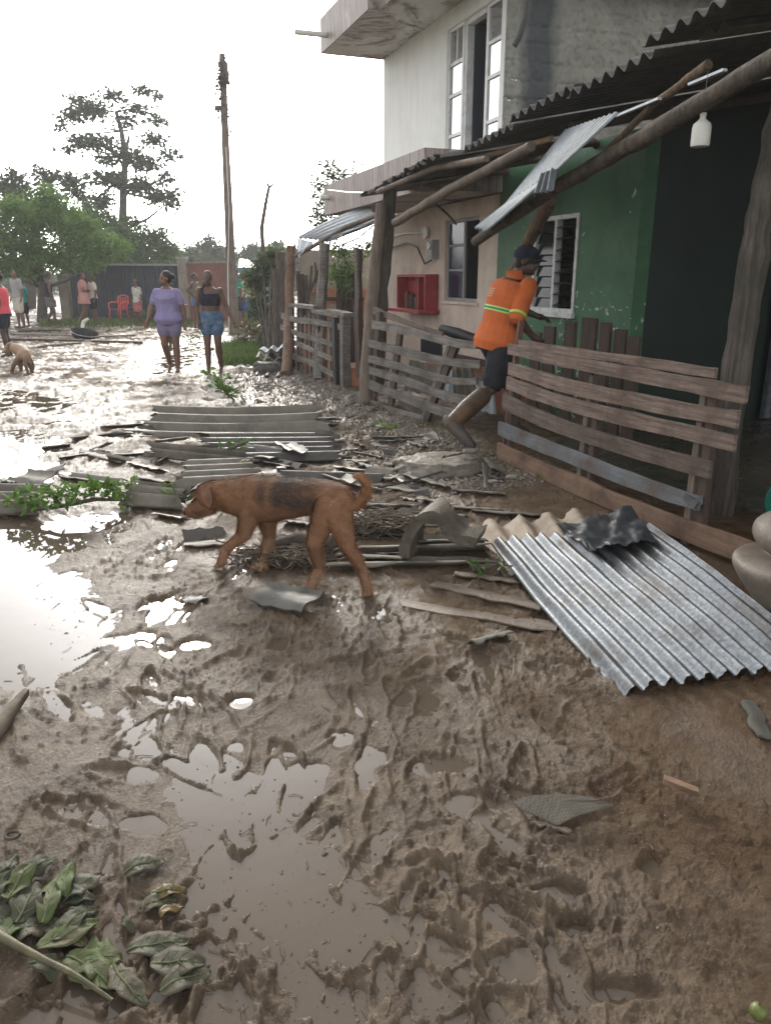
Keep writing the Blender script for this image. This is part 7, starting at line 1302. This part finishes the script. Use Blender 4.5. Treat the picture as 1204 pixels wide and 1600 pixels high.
        p = A[ix]+(B-A)[ix]*r1+(C-A)[ix]*r2; N = nr_[ix]; d = np.array(fur_dir)[None, :]+.35*rs.normal(size=(fur_n, 3)); d = d-N*(d*N).sum(1)[:, None]; d /= np.linalg.norm(d, axis=1)[:, None]+1e-9; d = d+N*.32; ln = fl*(.5+rs.random((fur_n, 1))); sd = np.cross(d, N); sd /= np.linalg.norm(sd, axis=1)[:, None]+1e-9
        w = .0014; V = np.stack([p-sd*w, p+sd*w, p+d*ln], 1).reshape(-1, 3); F = np.arange(len(V)).reshape(-1, 3); o_ = np.array(ROOT[t.name]); dk, pl_ = paint(V+o_)
        np_mesh('fur', V+o_, F, mat, t, attr={'dark': np.clip(dk+.2*np.repeat(rs.normal(size=fur_n), 3), 0, 1), 'pale': np.clip(pl_+.3*np.repeat(rs.normal(size=fur_n), 3), 0, 1)})['kind'] = 'stuff'
    return t
pc = np.array(AtY(440, 776, 3.76)); ax_ = np.array(AtY(520, 775, 3.74)-AtY(400, 775, 3.95)); ax_ /= np.linalg.norm(ax_); nose_ = np.array(AtY(308, 798, 4.05))
def paint1(co):
    d = co-pc; u = d@ax_; w = d[:, 2]; q = np.sqrt((u/.20)**2+((w+.0)/.10)**2)+.35*fbm(co[:, 0]*9, co[:, 2]*11, 3, 5); dk = .85*(1-sstep(.45, 1.4, q))
    u2 = (co-pc)@ax_; band = np.exp(-((u2+.10)/.022)**2)*.25*(np.abs(w) < .09); dk = dk*(1-band*2.5); dk = np.maximum(dk, .35*(1-sstep(.0, .09, np.abs(w-.10)))*sstep(-.1, .2, u2)*(u2 < .3))
    dk = np.maximum(dk, .45*(1-sstep(.02, .06, np.linalg.norm(co-nose_, axis=1)))); pl_ = .55*(1-sstep(.12, .34, co[:, 2]))+.35*(1-sstep(.33, .40, co[:, 2]))*(np.abs(u2) < .3); return dk, pl_
L4 = lambda *q: list(q)
gf = G(574, 929, .02); y2 = gf.y
dog('reddish brown dog with a dark patch on its side stepping over the muddy street',
    [(342, 772, 4.06, .066, .08), (365, 776, 4.02, .08, .095), (392, 778, 3.97, .10, .122), (425, 779, 3.91, .105, .12), (465, 777, 3.84, .092, .098), (505, 776, 3.77, .078, .082), (530, 784, 3.72, .075, .085), (541, 792, 3.70, .05, .06)],
    [[(392, 795, 3.93, .066), (380, 836, 3.93, .031), (352, 858, 3.96, .02), (345, 880, 3.95, .021, Vector((-.8, .1, -.55)))], [(414, 800, 4.02, .062), (420, 836, 4.05, .03), (413, 868, 4.03, .02), (408, 886, G(405, 890, .02).y, .025, Vector((-.95, .3, 0)))],
     [(512, 795, 3.68, .074), (490, 848, 3.66, .038), (499, 888, 3.72, .021), (484, 917, G(484, 920, .02).y, .021, Vector((-.95, .25, 0)))], [(525, 800, 3.66, .078), (540, 848, 3.58, .038), (564, 888, 3.6, .021), (574, 926, y2, .021, Vector((-.5, -.5, 0)))]],
    [(536, 786, 3.70, .036), (555, 791, 3.68, .026), (570, 775, 3.67, .023), (572, 756, 3.66, .02), (562, 744, 3.66, .016), (552, 744, 3.67, .009)],
    dict(c=AtY(333, 774, 4.06), dir=(-.92, .15, -.36), s=1.2), M['dog_coat'], paint1, .0062, 60000, .026, tuple(ax_*1.0+np.array([0, 0, -.35])))
def paint2(co): return .55*(1-sstep(.22, .36, co[:, 2]))*(np.abs(fbm(co[:, 0]*5, co[:, 2]*5, 2, 7)) < 2), .45*sstep(.5, .6, co[:, 2])*0+.25*np.ones(len(co))
dog('thin tan dog with dark legs seen from behind at the left', [(20, 543, 13.3, .06, .07), (28, 546, 13.2, .09, .105), (36, 550, 13.05, .095, .11), (40, 556, 12.9, .092, .105), (41, 562, 12.82, .06, .07)],
    [[(38, 555, 12.85, .062), (46, 568, 12.8, .04), (50, 578, 12.85, .032), (52, 589, 12.85, .03, Vector((.1, -1, 0)))], [(33, 555, 12.9, .062), (22, 570, 12.85, .038), (19, 580, 12.9, .03), (18, 590, 12.85, .03, Vector((-.2, -1, 0)))], [(30, 552, 13.2, .06), (32, 568, 13.2, .045), (33, 578, 13.2, .03), (31, 586, 13.1, .028, Vector((-.3, -1, 0)))], [(40, 552, 13.2, .06), (50, 568, 13.25, .04), (52, 576, 13.25, .03), (51, 585, 13.2, .028, Vector((0, -1, 0)))]],
    [(40, 556, 12.78, .035), (40, 570, 12.7, .03), (44, 582, 12.7, .025), (50, 592, 12.72, .012)], dict(c=AtY(17, 541, 13.35), dir=(-.8, -.1, -.35), s=1.05), M['tan_coat'], paint2, .014, 0, .02, (0, 0, -1))
# ---------------------------------------------------------------- thin haze volume added for the veiling glare on the far trees
mb = MB(); mb.box((-15, 120, 11), (360, 290, 25)); hz_ = mb.build('haze', None); hz_['kind'] = 'stuff'; hz_['label'] = 'thin pale haze added over the whole street as veiling glare'
hm = bpy.data.materials.new('haze'); hm.use_nodes = True; hn = hm.node_tree; hn.nodes.clear(); ho = hn.nodes.new('ShaderNodeOutputMaterial'); hv = hn.nodes.new('ShaderNodeVolumePrincipled')
hv.inputs['Density'].default_value = .0017; hv.inputs['Color'].default_value = (.92, .93, .95, 1); hv.inputs['Anisotropy'].default_value = .35; hn.links.new(hv.outputs[0], ho.inputs['Volume']); hz_.data.materials.append(hm)
SC.cycles.volume_max_steps = 64
